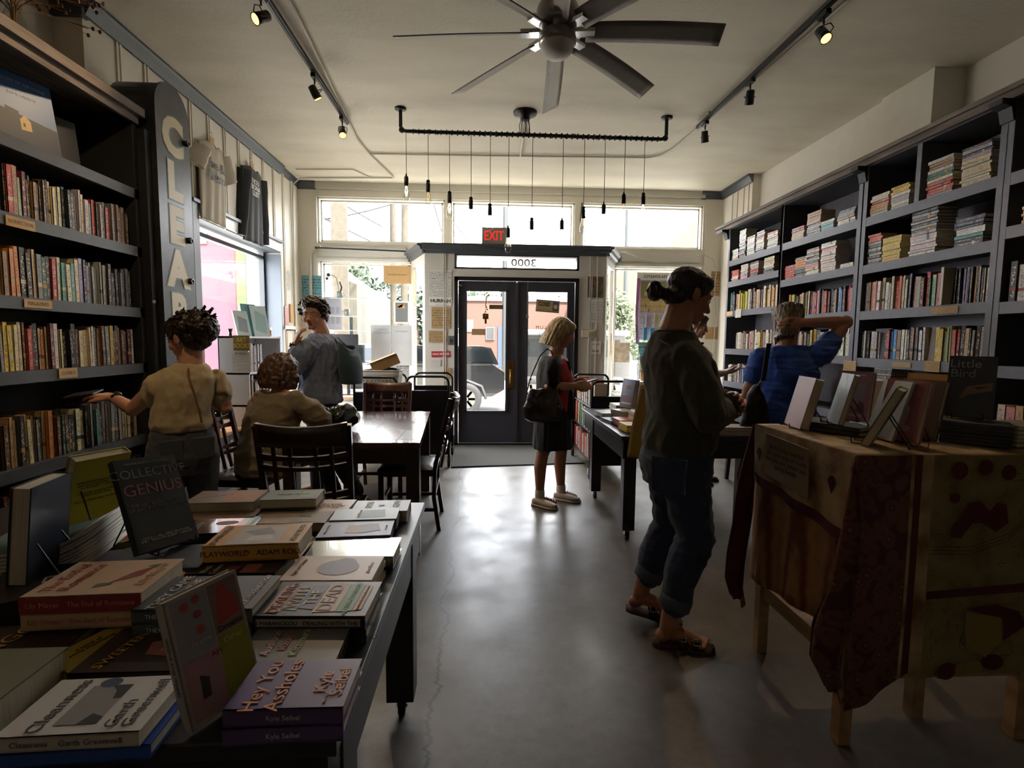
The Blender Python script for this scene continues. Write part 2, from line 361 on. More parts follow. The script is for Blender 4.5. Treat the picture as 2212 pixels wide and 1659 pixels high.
m = MB(); m.prism([(x0, yv), (x1, yv), (1.88, YF), (-1.06, YF)], 2.56, 2.60, 'Z'); struct('ceiling_door_bay', m, WHITE)
m = MB()
CO = [(0, 0), (-.02, .0), (-.03, .03), (-.06, .045), (-.07, .08), (-.10, .09), (-.10, .115), (0, .115)]
m.prism([(yv+a, 2.49+b) for a, b in CO], x0-.03, x1+.03, 'X')
for a, b, s in (((x0-.0, yv), (-1.06, YF), -1), ((x1, yv), (1.88, YF), 1)):
    d = (Vector((b[0], b[1], 0))-Vector((a[0], a[1], 0))); Ln = d.length; d.normalize(); n = Vector((d.y, -d.x, 0))*s
    vs = []
    for t in (-.03, Ln):
        for p_, q_ in CO: vs.append(Vector((a[0], a[1], 0))+d*t+n*(-p_)+Vector((0, 0, 2.49+q_)))
    k = len(CO); m.add(vs, [(i, (i+1) % k, k+(i+1) % k, k+i) for i in range(k)]+[tuple(range(k))[::-1], tuple(range(k, 2*k))])
struct('trim_7', m, CROWN)
m = MB(); m.bb((x0-.01, yv-.015, 0), (DL-.0, yv, .13)); m.bb((DR, yv-.015, 0), (x1+.01, yv, .13)); struct('baseboard_bay', m, CROWN)
# transom over the doors
m = MB(); m.bb((DL, yv+.0, 2.30), (DL+.03, yv+.1, 2.5)); m.bb((DR-.03, yv, 2.30), (DR, yv+.1, 2.5)); m.bb((DL, yv, 2.47), (DR, yv+.1, 2.5)); m.bb((DL, yv, 2.30), (DR, yv+.1, 2.325))
tw = struct('window_7', m, mat('dark window frame', '#33383a', .4)); g = MB(); g.bb((DL+.02, yv+.05, 2.32), (DR-.02, yv+.054, 2.48)); g.obj('pane', GLASS, tw)
text('street_number', '3000', .13, mat('white vinyl', '#b9b4a6', .5), tw, (.50, yv+.06, 2.395), (PI/2, 0, PI), bold=.002, sx=1.3)
# door frame + leaves
m = MB(); m.bb((DL-.0, yv-.02, 0), (DL+.045, yv+.1, DT)); m.bb((DR-.045, yv-.02, 0), (DR, yv+.1, DT)); m.bb((DL, yv-.02, DT-.045), (DR, yv+.1, DT)); m.bb((DL, yv-.02, 0), (DR, yv+.1, .025))
struct('trim_8', m, BLACK)
def door(n, x0, x1, gx0, gx1):
    m = MB(); y0, y1 = yv+.02, yv+.065; gz0, gz1 = .445, 2.03; zt = DT-.05
    m.bb((x0, y0, .03), (gx0, y1, zt)); m.bb((gx1, y0, .03), (x1, y1, zt)); m.bb((gx0, y0, .03), (gx1, y1, gz0)); m.bb((gx0, y0, gz1), (gx1, y1, zt))
    for a, b in (((gx0-.015, y0-.012, gz0-.015), (gx0+.012, y0, gz1+.015)), ((gx1-.012, y0-.012, gz0-.015), (gx1+.015, y0, gz1+.015)), ((gx0-.015, y0-.012, gz0-.015), (gx1+.015, y0, gz0+.012)), ((gx0-.015, y0-.012, gz1-.012), (gx1+.015, y0, gz1+.015))): m.bb(a, b)
    d = struct(n, m, DOORM); g = MB(); g.bb((gx0, y0+.02, gz0), (gx1, y0+.026, gz1)); g.obj('pane', GLASS, d)
    return d
d1 = door('door_1', DL+.05, .405, -.25, .28); d2 = door('door_2', .415, DR-.05, .55, 1.085)
m = MB(); m.box((.335, yv+.005, .94), (.085, .014, .37)); m.lathe([(.016, 0), (.016, .012), (.008, .014)], (.335, yv-.002, 1.06), 14, 0, 'Y')
m.tube([(.335, yv-.005, .99), (.335, yv-.05, .975), (.335, yv-.055, .90), (.335, yv-.045, .84), (.335, yv-.005, .82)], [.008, .011, .013, .011, .007], 8); m.ell((.335, yv-.03, 1.0), (.02, .025, .012)); m.obj('door_handle', BRASS, d1)
m = MB(); m.bb((.385, yv, .03), (.43, yv+.02, DT-.06)); m.obj('astragal', DOORM, d2)
m = MB(); m.cyl((.55, yv+.0, 1.72), (.55, yv+.0, 2.14), .003, 6); m.ell((.55, yv-.005, 1.70), (.016, .01, .03)); m.obj('bolt_pull', mat('tarnished metal', '#5d574d', .5, .6), d2)
text('shop_name', 'VELLUM', .062, INK, d2, (.80, yv+.055, 1.56), (PI/2, 0, PI), sx=1.0, space=1.3)
text('shop_name', 'BOOKS', .05, INK, d2, (.80, yv+.055, 1.47), (PI/2, 0, PI), sx=1.0, space=1.2)
m = MB(); m.bb((-.34, yv+.008, 2.08), (-.305, yv+.02, 2.105)); tag(m.obj('alarm_contact', mat('ivory plastic', '#b9b4a4', .5)), 'small ivory alarm contact at top corner of the left door leaf', 'sensor')
# ------------------------------------------------------------------ the street outside
ASPH = mat('street asphalt', '#aaa8a2', .9, noise=.12, nscale=3)
m = MB(); m.bb((-40, YF+2.6, -.3), (40, 70, -.18)); o = m.obj('street', ASPH); o['kind'] = 'structure'
m = MB(); m.bb((-40, YF+.2, -.3), (40, YF+2.6, -.04)); m.bb((-40, -6, -.3), (-3.4, YF+.2, -.06)); o = m.obj('sidewalk', mat('pale concrete paving', '#b9b6ad', .9, noise=.08, nscale=2)); o['kind'] = 'structure'
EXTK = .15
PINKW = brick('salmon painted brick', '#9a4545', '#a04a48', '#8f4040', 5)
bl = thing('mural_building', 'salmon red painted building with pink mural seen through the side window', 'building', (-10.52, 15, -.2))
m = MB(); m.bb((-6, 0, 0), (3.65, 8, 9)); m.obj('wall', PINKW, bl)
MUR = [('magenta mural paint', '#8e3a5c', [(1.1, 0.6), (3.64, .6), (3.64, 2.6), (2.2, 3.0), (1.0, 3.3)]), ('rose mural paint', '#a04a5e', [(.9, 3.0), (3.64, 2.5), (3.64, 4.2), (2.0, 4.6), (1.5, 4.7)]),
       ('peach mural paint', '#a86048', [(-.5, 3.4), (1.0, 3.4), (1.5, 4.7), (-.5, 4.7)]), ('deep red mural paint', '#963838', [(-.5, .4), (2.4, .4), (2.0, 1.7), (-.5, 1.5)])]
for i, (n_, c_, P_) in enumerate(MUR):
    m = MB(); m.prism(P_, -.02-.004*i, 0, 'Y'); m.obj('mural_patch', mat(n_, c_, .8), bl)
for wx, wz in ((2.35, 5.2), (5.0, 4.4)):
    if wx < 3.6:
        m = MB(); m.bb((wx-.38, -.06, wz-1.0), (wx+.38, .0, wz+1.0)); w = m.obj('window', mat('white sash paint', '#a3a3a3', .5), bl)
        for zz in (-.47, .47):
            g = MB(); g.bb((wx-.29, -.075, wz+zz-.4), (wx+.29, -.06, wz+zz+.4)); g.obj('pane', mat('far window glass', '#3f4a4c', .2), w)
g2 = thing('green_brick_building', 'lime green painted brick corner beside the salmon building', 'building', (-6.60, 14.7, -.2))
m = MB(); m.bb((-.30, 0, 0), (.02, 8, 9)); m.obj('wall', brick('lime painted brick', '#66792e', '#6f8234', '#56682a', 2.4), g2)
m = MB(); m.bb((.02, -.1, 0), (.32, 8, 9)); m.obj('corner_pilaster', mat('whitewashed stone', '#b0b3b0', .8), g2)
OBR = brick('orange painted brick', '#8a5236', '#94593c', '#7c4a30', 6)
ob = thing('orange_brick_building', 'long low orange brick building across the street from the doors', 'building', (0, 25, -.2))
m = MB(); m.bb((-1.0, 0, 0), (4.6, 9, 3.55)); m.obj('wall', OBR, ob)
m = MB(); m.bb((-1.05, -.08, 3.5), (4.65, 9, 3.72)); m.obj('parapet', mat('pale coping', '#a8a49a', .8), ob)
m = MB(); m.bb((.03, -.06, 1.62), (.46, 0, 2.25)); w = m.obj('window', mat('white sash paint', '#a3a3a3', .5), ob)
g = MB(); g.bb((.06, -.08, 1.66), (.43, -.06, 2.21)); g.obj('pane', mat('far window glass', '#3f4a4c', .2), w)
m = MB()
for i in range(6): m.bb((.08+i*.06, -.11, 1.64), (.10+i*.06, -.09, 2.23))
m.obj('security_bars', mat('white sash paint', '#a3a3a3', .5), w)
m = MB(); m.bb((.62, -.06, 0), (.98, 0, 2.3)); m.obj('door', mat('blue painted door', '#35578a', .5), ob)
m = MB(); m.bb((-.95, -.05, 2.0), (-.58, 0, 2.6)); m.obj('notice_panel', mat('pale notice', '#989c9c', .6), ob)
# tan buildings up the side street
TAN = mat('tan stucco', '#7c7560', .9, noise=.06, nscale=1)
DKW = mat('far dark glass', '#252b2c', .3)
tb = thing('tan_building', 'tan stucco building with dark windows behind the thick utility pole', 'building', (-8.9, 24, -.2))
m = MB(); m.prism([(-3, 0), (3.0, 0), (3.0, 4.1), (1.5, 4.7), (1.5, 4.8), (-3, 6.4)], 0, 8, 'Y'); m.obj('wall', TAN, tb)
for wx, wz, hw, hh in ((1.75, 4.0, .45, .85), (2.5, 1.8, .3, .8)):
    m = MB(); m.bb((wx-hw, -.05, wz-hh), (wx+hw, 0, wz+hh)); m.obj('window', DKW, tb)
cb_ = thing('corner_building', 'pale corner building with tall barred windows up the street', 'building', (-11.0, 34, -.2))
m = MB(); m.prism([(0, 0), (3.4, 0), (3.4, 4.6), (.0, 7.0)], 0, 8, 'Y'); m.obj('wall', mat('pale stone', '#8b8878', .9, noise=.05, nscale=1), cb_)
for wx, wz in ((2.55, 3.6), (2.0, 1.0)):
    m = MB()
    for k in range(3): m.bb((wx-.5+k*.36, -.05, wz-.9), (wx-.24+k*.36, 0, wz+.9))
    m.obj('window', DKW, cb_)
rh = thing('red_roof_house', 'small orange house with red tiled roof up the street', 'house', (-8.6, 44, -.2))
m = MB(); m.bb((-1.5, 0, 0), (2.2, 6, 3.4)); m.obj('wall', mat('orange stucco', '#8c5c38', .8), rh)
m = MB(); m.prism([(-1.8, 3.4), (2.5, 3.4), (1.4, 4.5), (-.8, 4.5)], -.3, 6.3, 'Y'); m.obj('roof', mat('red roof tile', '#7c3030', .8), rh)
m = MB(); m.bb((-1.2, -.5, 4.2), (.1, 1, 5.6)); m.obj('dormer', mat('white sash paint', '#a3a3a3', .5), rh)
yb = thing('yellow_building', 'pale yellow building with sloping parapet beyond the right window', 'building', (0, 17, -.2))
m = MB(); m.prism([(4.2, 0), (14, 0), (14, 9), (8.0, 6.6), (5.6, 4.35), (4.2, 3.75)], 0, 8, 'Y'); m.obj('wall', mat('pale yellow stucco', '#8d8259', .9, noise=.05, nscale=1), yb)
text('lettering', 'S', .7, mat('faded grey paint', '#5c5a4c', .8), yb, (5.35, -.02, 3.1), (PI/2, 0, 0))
# utility poles
PW = mat('weathered pole timber', '#6f6248', .9, noise=.25, nscale=12, bump=.6, bscale=30)
def pole(px, y, r, h, lab, lean=0.):
    m = MB(); m.tube([(0, 0, -.2), (lean*.5, 0, h/2), (lean, 0, h)], [r*1.05, r, r*.92], 12)
    o = m.obj('utility_pole', PW, loc=(px, y, 0)); tag(o, lab, 'pole'); return o
pole(-2.82, 10.2, .155, 9, 'thick timber utility pole close outside the left window')
q = pole(-3.88, 22, .13, 7.2, 'timber utility pole cut off short, up the street')
q = pole(-3.15, 20, .13, 12, 'tall timber utility pole carrying the wires', lean=.15)
m = MB(); m.beam((-.8, 0, 7.4), (.5, 0, 6.6), .08); m.lathe([(.0, 0), (.17, .02), (.17, .5), (0, .52)], (-.9, -.1, 6.9), 12); m.obj('crossarm', mat('grey line hardware', '#4b5052', .6), q)
m = MB(); m.tube([((1095-1048)/1100*19, 0, -.2), ((1095-1048)/1100*19, 0, 9)], .07, 8)
m = MB(); m.tube([(0, 0, -.2), (0, 0, 8)], .1, 8); tag(m.obj('street_light_post', mat('galvanised steel', '#6d7070', .5, .6), loc=(.75, 20, 0)), 'grey steel post in front of the orange brick building', 'post')
m = MB(); m.tube([(0, 0, -.2), (0, 0, 9)], .06, 8); tag(m.obj('sign_post', mat('galvanised steel', '#6d7070', .5, .6), loc=(3.85, 14, 0)), 'slim grey steel post in front of the pale yellow building', 'post')
m = MB(); m.tube([(0, 0, -.2), (0, 0, 7.5)], .09, 8); tag(m.obj('street_light_post', mat('rusty steel', '#564840', .6, .4), loc=(-6.3, 22, 0)), 'dark thin post with cables near the corner building', 'post')
m = MB(); m.tube([(0, 0, -.2), (0, 0, 6)], .09, 8); tag(m.obj('street_light_post', mat('rusty steel', '#564840', .6, .4), loc=(-5.2, 19.3, 0)), 'thin dark post just right of the thick utility pole', 'post')
# wires
wm = mat('black cable', '#1c1d1f', .5)
def wire(a, b, sag, lab):
    a, b = Vector(a), Vector(b); m = MB(); m.tube([a.lerp(b, t/14)+Vector((0, 0, -4*sag*(t/14)*(1-t/14))) for t in range(15)], .032, 4); tag(m.obj('overhead_wire', wm), lab, 'cable', 'overhead street wires')
wire((-9.5, 14, 7.6), (-4.7, 24, 5.6), .2, 'lower thick overhead wire slanting to the short pole'); wire((-8.4, 14, 8.1), (-4.7, 24, 6.5), .2, 'second overhead wire slanting to the short pole')
wire((-7.2, 14, 8.0), (-4.2, 21, 7.6), .9, 'sagging overhead loop left of the tall pole'); wire((-12, 21, 6.2), (-3.3, 21, 6.9), .6, 'nearly level overhead wire behind the thick pole')
wire((-3.2, 21, 8.6), (6, 60, 3), .2, 'overhead wire running from the tall pole to the right'); wire((-2.6, 14, 9.2), (-1.6, 40, 4), .2, 'faint overhead wire right of the tall pole')
# trees: leaf cards on clumps
def foliage(rng, clumps, n, size):
    m = MB()
    for c, r in clumps:
        for _ in range(n):
            d = Vector((rng.gauss(0, 1), rng.gauss(0, 1), rng.gauss(0, 1))).normalized(); p = Vector(c)+Vector((d.x*r[0], d.y*r[1], d.z*r[2]))*rng.uniform(.55, 1.05)
            a = Vector((rng.gauss(0, 1), rng.gauss(0, 1), rng.gauss(0, 1))).normalized()*size*rng.uniform(.6, 1.3); b = a.orthogonal().normalized()*size*.6
            m.add([p-a, p+b, p+a, p-b], [(0, 1, 2, 3)])
    return m
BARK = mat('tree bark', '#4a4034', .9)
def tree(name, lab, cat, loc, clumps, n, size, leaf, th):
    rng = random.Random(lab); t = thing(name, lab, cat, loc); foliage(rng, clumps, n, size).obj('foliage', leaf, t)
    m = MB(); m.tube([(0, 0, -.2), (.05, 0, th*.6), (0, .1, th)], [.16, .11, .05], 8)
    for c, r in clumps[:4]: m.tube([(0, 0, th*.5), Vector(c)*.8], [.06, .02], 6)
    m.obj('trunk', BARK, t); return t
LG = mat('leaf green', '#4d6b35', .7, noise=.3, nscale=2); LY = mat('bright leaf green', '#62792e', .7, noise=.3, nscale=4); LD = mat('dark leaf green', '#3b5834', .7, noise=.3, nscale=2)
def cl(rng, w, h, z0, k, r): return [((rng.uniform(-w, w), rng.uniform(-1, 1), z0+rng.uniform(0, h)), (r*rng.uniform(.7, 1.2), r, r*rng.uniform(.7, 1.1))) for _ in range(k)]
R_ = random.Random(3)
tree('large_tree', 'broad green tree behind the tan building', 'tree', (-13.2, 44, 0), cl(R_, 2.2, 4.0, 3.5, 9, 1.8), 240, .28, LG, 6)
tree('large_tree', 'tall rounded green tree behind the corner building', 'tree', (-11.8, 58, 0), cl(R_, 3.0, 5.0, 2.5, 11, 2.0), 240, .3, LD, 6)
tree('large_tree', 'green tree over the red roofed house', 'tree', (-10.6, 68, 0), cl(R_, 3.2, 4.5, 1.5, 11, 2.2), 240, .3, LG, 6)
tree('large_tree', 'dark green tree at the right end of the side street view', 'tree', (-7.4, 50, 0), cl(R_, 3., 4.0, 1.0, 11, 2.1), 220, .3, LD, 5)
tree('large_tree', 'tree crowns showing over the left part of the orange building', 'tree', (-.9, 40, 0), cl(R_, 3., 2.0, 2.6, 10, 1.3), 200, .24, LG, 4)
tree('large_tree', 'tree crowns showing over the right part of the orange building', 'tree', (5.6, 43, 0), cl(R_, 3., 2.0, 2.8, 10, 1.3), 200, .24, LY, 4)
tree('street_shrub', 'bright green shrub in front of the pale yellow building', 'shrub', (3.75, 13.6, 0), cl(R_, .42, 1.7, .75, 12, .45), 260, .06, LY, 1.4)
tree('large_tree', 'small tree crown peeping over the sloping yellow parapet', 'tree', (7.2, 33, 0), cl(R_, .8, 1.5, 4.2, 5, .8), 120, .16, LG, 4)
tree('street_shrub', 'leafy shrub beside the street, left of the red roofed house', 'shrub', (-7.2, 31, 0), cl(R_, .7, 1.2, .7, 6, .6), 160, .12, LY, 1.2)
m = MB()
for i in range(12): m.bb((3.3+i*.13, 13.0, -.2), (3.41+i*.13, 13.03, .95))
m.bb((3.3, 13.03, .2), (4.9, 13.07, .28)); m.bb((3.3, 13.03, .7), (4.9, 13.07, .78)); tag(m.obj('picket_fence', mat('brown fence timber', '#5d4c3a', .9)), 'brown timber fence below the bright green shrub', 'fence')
# vehicles
def wheel(par, x, y, r, rim):
    m = MB(); m.lathe([(r*.62, -.1), (r*.9, -.12), (r, -.07), (r, .07), (r*.9, .12), (r*.62, .1)], (x, y, r-.18), 28, 0, 'Y'); w = m.obj('wheel', mat('tyre rubber', '#1e1e1f', .8), par)
    m = MB(); m.lathe([(r*.6, -.11), (r*.6, -.06), (r*.5, -.05)], (x, y, r-.18), 24, 0, 'Y'); m.lathe([(.07, -.1), (.05, -.06)], (x, y, r-.18), 12, 0, 'Y')
    for k in range(7):
        a = 2*PI*k/7; m.beam((x+.05*math.cos(a), y-.09, r-.18+.05*math.sin(a)), (x+r*.58*math.cos(a), y-.09, r-.18+r*.58*math.sin(a)), .05, .04, up=(0, 1, 0))
    m.obj('rim', rim, w)
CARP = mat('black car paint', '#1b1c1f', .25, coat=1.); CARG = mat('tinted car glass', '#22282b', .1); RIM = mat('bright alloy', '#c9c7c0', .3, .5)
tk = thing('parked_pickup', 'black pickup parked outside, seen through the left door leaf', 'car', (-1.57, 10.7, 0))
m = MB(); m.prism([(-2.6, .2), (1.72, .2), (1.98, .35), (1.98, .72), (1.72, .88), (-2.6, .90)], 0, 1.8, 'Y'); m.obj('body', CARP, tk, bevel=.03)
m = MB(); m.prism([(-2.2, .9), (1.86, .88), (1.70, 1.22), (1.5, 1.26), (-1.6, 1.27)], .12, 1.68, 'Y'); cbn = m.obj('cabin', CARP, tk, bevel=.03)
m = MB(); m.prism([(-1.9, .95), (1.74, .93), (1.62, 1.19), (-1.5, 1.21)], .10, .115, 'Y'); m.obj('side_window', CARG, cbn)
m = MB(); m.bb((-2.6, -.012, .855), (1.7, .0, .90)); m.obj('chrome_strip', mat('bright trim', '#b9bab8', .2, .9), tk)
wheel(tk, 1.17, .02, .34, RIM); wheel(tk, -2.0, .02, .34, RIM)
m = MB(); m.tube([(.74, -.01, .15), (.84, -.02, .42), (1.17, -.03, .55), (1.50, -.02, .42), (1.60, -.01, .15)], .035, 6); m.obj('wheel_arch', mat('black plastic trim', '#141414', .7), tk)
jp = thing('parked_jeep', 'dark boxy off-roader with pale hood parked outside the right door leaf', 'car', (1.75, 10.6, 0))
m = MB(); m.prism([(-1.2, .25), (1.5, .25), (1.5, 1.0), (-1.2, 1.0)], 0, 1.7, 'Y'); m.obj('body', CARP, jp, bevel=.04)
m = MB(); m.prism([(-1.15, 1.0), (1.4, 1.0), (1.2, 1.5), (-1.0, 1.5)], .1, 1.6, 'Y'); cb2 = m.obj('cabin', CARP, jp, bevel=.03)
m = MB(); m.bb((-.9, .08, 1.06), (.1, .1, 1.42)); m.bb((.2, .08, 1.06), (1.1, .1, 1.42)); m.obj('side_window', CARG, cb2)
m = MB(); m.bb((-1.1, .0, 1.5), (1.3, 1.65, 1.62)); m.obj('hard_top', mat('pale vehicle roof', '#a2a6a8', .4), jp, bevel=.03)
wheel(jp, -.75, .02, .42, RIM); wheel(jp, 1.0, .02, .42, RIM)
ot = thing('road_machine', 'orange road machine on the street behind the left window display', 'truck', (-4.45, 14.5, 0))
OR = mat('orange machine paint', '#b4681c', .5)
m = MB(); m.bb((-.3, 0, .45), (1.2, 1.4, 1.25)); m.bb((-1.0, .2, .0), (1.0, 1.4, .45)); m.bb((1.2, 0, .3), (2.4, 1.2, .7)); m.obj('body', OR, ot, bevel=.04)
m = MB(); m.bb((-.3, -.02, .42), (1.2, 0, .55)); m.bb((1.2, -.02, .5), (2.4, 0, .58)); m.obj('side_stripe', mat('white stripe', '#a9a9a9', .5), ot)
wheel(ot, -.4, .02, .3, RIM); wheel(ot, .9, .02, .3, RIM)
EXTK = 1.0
# ------------------------------------------------------------------ bookcases
def woodmat(name, a, b, rough=.35, sc=6., coat=0.):
    m, p, N, L = nodemat(name); tc = N('TexCoord'); mp = N('Mapping'); mp.inputs['Scale'].default_value = (1, .12, 1); n = N('TexNoise', Scale=sc*4, Detail=6.)
    r = ramp(N, [(.3, a), (.7, b)]); L(tc.outputs['Object'], mp.inputs[0]); L(mp.outputs[0], n.inputs['Vector']); L(n.outputs['Fac'], r.inputs[0]); L(r.outputs[0], p.inputs['Base Color'])
    p.inputs['Roughness'].default_value = rough; p.inputs['Coat Weight'].default_value = coat; return m
ROUGHW = woodmat('rough grey brown board', '#4a3f3a', '#75685e', .7)
lb = thing('bookcase', 'tall black painted bookcase with dark grey shelf edges', 'bookcase', (-2.30, 0, 0))
LB = (1.0, 3.56)
LZ = [2.35, 1.975, 1.575, 1.205, .725, .36]
m = MB(); m.bb((-.42, LB[0], 0), (-.40, LB[1], 2.86)); m.obj('back_panel', SHELFLB, lb)
m = MB(); m.bb((-.40, LB[1], 0), (-.0, LB[1]+.04, 2.86)); m.obj('side_panel', SHELFLB, lb); m = MB(); m.bb((-.40, LB[0]-.04, 0), (0, LB[0], 2.86)); m.obj('side_panel', SHELFLB, lb)
for z in LZ+[.06]:
    m = MB(); m.bb((-.40, LB[0], z-.028), (-.022, LB[1], z)); m.bb((-.022, LB[0], z-.062), (0, LB[1]+.04, z)); m.obj('shelf', SHELFL, lb)
m = MB(); m.bb((-.40, LB[0]-.04, 2.83), (.0, LB[1]+.04, 2.86)); m.bb((0, LB[0], 2.77), (.02, LB[1]+.04, 2.82)); m.bb((.0, LB[0], 2.82), (.05, LB[1]+.06, 2.875)); m.obj('top_trim', ROUGHW, lb)
rb_bays = [(5.27, 6.38, [2.41, 2.15, 1.78, 1.31, .90, .50]), (4.16, 5.23, [2.41, 2.035, 1.66, 1.28, .80, .42]), (3.0, 4.06, [2.40, 2.02, 1.65, 1.27, .80, .42]), (1.9, 2.92, [2.39, 2.08, 1.64, 1.26, .80, .42])]
for k, (a, b, zs) in enumerate(rb_bays):
    t = thing('bookcase', ['grey bookcase unit nearest the front windows on the long wall', 'grey bookcase unit behind the woman in blue', 'grey bookcase unit behind the cloth covered display table', 'grey bookcase unit farthest from the front windows'][k], 'bookcase', (3.07, 0, 0), group='bookcase units along the right wall')
    m = MB(); m.bb((.38, a, 0), (.40, b, 2.85)); m.obj('back_panel', SHELF, t)
    for y0, y1 in ((a-.045, a), (b, b+.04)):
        m = MB(); m.bb((0.004, y0, 0), (.40, y1, 2.85)); m.bb((0, y0, 0), (.006, y1, 2.84), 1); m.obj('side_panel', [SHELFB, SHELF], t)
    for z in zs+[.06]:
        m = MB(); m.bb((.02, a, z-.028), (.38, b, z), 1); m.bb((.001, a, z-.07), (.022, b, z)); m.obj('shelf', [SHELF, SHELFB], t)
    m = MB(); m.bb((.0, a-.04, 2.80), (.40, b+.04, 2.85)); m.obj('top_panel', SHELFB, t)
    if k == 2: m = MB(); m.bb((0, 3.56, 2.40), (.38, 3.60, 2.8)); m.obj('divider', SHELF, t)
m = MB(); m.bb((-.05, 1.8, 0), (.02, 6.72, .03)); m.bb((-.03, 1.8, -.045), (.0, 6.72, 0)); m.bb((0, 1.8, 0), (.4, 6.72, .02)); tag(m.obj('shelf_cornice', ROUGHW, loc=(3.07, 0, 2.855)), 'long rough grey wooden cornice board along the top of the grey bookcases', 'moulding')
for y in (6.46, 4.11, 2.96):
    m = MB(); m.prism([(0, 0), (-.09, .0), (-.09, -.03), (-.03, -.045), (-.012, -.12), (0, -.12)], -.04, .04, 'Y')
    tag(m.obj('corbel', SHELFLB, loc=(3.07, y, 2.81)), 'small black corbel under the cornice '+{6.46: 'at its window end', 4.11: 'above the double post beside the stacked yellow books', 2.96: 'at the outer double post'}[y], 'bracket')

# ------------------------------------------------------------------ books
def bookmat():
    m, p, N, L = nodemat('printed book cover')
    a = N('Attribute', attribute_name='bc'); l = N('Attribute', attribute_name='bl'); sp = N('SeparateXYZ'); L(l.outputs['Vector'], sp.inputs[0])
    def M(op, x, y=None, z=None):
        n = N('Math', operation=op)
        for i, v in enumerate((x, y, z)):
            if v is None: continue
            if isinstance(v, (int, float)): n.inputs[i].default_value = v
            else: L(v, n.inputs[i])
        return n.outputs[0]
    X, Y, Z = sp.outputs; rnd = a.outputs['Alpha']
    yc = M('LESS_THAN', M('ABSOLUTE', M('SUBTRACT', Y, .5)), .24)
    z1 = M('MULTIPLY', M('GREATER_THAN', Z, .38), M('LESS_THAN', Z, .88)); z2 = M('MULTIPLY', M('GREATER_THAN', Z, .08), M('LESS_THAN', Z, .26)); zz = M('MAXIMUM', z1, z2)
    v = N('CombineXYZ'); L(M('MULTIPLY', Z, 26.), v.inputs['X']); L(M('MULTIPLY', Y, 4.5), v.inputs['Y']); L(M('MULTIPLY', rnd, 97.), v.inputs['Z'])
    n = N('TexNoise', Scale=1., Detail=1.); L(v.outputs[0], n.inputs['Vector'])
    mk = M('MULTIPLY', M('MULTIPLY', M('MULTIPLY', yc, zz), M('GREATER_THAN', X, .97)), M('GREATER_THAN', n.outputs['Fac'], .54))
    sc = N('SeparateColor'); L(a.outputs['Color'], sc.inputs[0]); lum = M('ADD', M('MULTIPLY', sc.outputs[0], .35), M('MULTIPLY', sc.outputs[1], .65))
    ink = ramp(N, [(.0, '#d8cfae'), (.16, '#c9c0a8'), (.19, '#332b28'), (1, '#3a2622')], 'CONSTANT'); L(lum, ink.inputs[0])
    # a band across some spines
    bnd = M('MULTIPLY', M('MULTIPLY', M('GREATER_THAN', rnd, .62), M('GREATER_THAN', X, .97)), M('MULTIPLY', M('GREATER_THAN', Z, .27), M('LESS_THAN', Z, .36)))
    mx0 = N('MixRGB'); L(bnd, mx0.inputs[0]); L(a.outputs['Color'], mx0.inputs[1]); bc = ramp(N, [(.62, '#b9b09a'), (.72, '#7a2f28'), (.8, '#2c3440'), (.9, '#b08a48')], 'CONSTANT'); L(rnd, bc.inputs[0]); L(bc.outputs[0], mx0.inputs[2])
    mx = N('MixRGB'); L(M('MULTIPLY', mk, .6), mx.inputs[0]); L(mx0.outputs[0], mx.inputs[1]); L(ink.outputs[0], mx.inputs[2]); L(mx.outputs[0], p.inputs['Base Color']); p.inputs['Roughness'].default_value = .42
    return m
BOOKM = bookmat()
def pagemat():
    m, p, N, L = nodemat('page edges'); tc = N('TexCoord'); mp = N('Mapping'); mp.inputs['Scale'].default_value = (3, 900, 3); n = N('TexNoise', Scale=1., Detail=2.)
    r = ramp(N, [(.3, '#b3a68c'), (.7, '#d9cfb8')]); L(tc.outputs['Object'], mp.inputs[0]); L(mp.outputs[0], n.inputs['Vector']); L(n.outputs['Fac'], r.inputs[0]); L(r.outputs[0], p.inputs['Base Color']); p.inputs['Roughness'].default_value = .85; return m
PAGEM = pagemat()
PAL = dict(k=('black', '#1d1c1e'), K=('charcoal', '#37363a'), g=('grey', '#77777a'), G=('dark green', '#2f5345'), w=('white', '#d9d4c9'), c=('cream', '#cdbf9e'), t=('tan', '#b08b62'), b=('brown', '#6b4a38'), r=('red', '#a83a35'),
           m=('maroon', '#5e2530'), o=('orange', '#c77f3c'), y=('yellow', '#cdb045'), n=('navy', '#2a3350'), u=('blue', '#4a78a8'), p=('pink', '#c98a90'), v=('lavender', '#8d86a8'), e=('pale green', '#8fa888'), l=('lime', '#a5ab3c'), s=('teal', '#4f8f8d'), d=('dark brown', '#3c2c26'), L=('pale grey', '#a8a8a6'), O=('red orange', '#c4573a'), B=('bright blue', '#3b8fc4'), T=('light brown', '#947256'))
BK = []   # every book waits here; the 300 or so largest in view become things, the rest one mass
def cover_geo(t, h, d, hard=True):
    """spine at x=0 facing +x, thickness along y (centred), height z, fore-edge at x=-d"""
    b = .003 if hard else .0012; o = .003 if hard else 0.
    bx = [((-d, -t/2, 0), (0, -t/2+b, h)), ((-d, t/2-b, 0), (0, t/2, h)), ((-b, -t/2, 0), (0, t/2, h))]
    pg = ((-d+o+.001, -t/2+b, o), (-b, t/2-b, h-o)); return bx, pg
def book(col, t, h, d, M4, label, group, imp=0., hard=True, extra=None, name='book'):
    BK.append(dict(col=col, t=t, h=h, d=d, M=M4, label=label, group=group, imp=imp, hard=hard, extra=extra, name=name, base=None, rnd=random.random()))
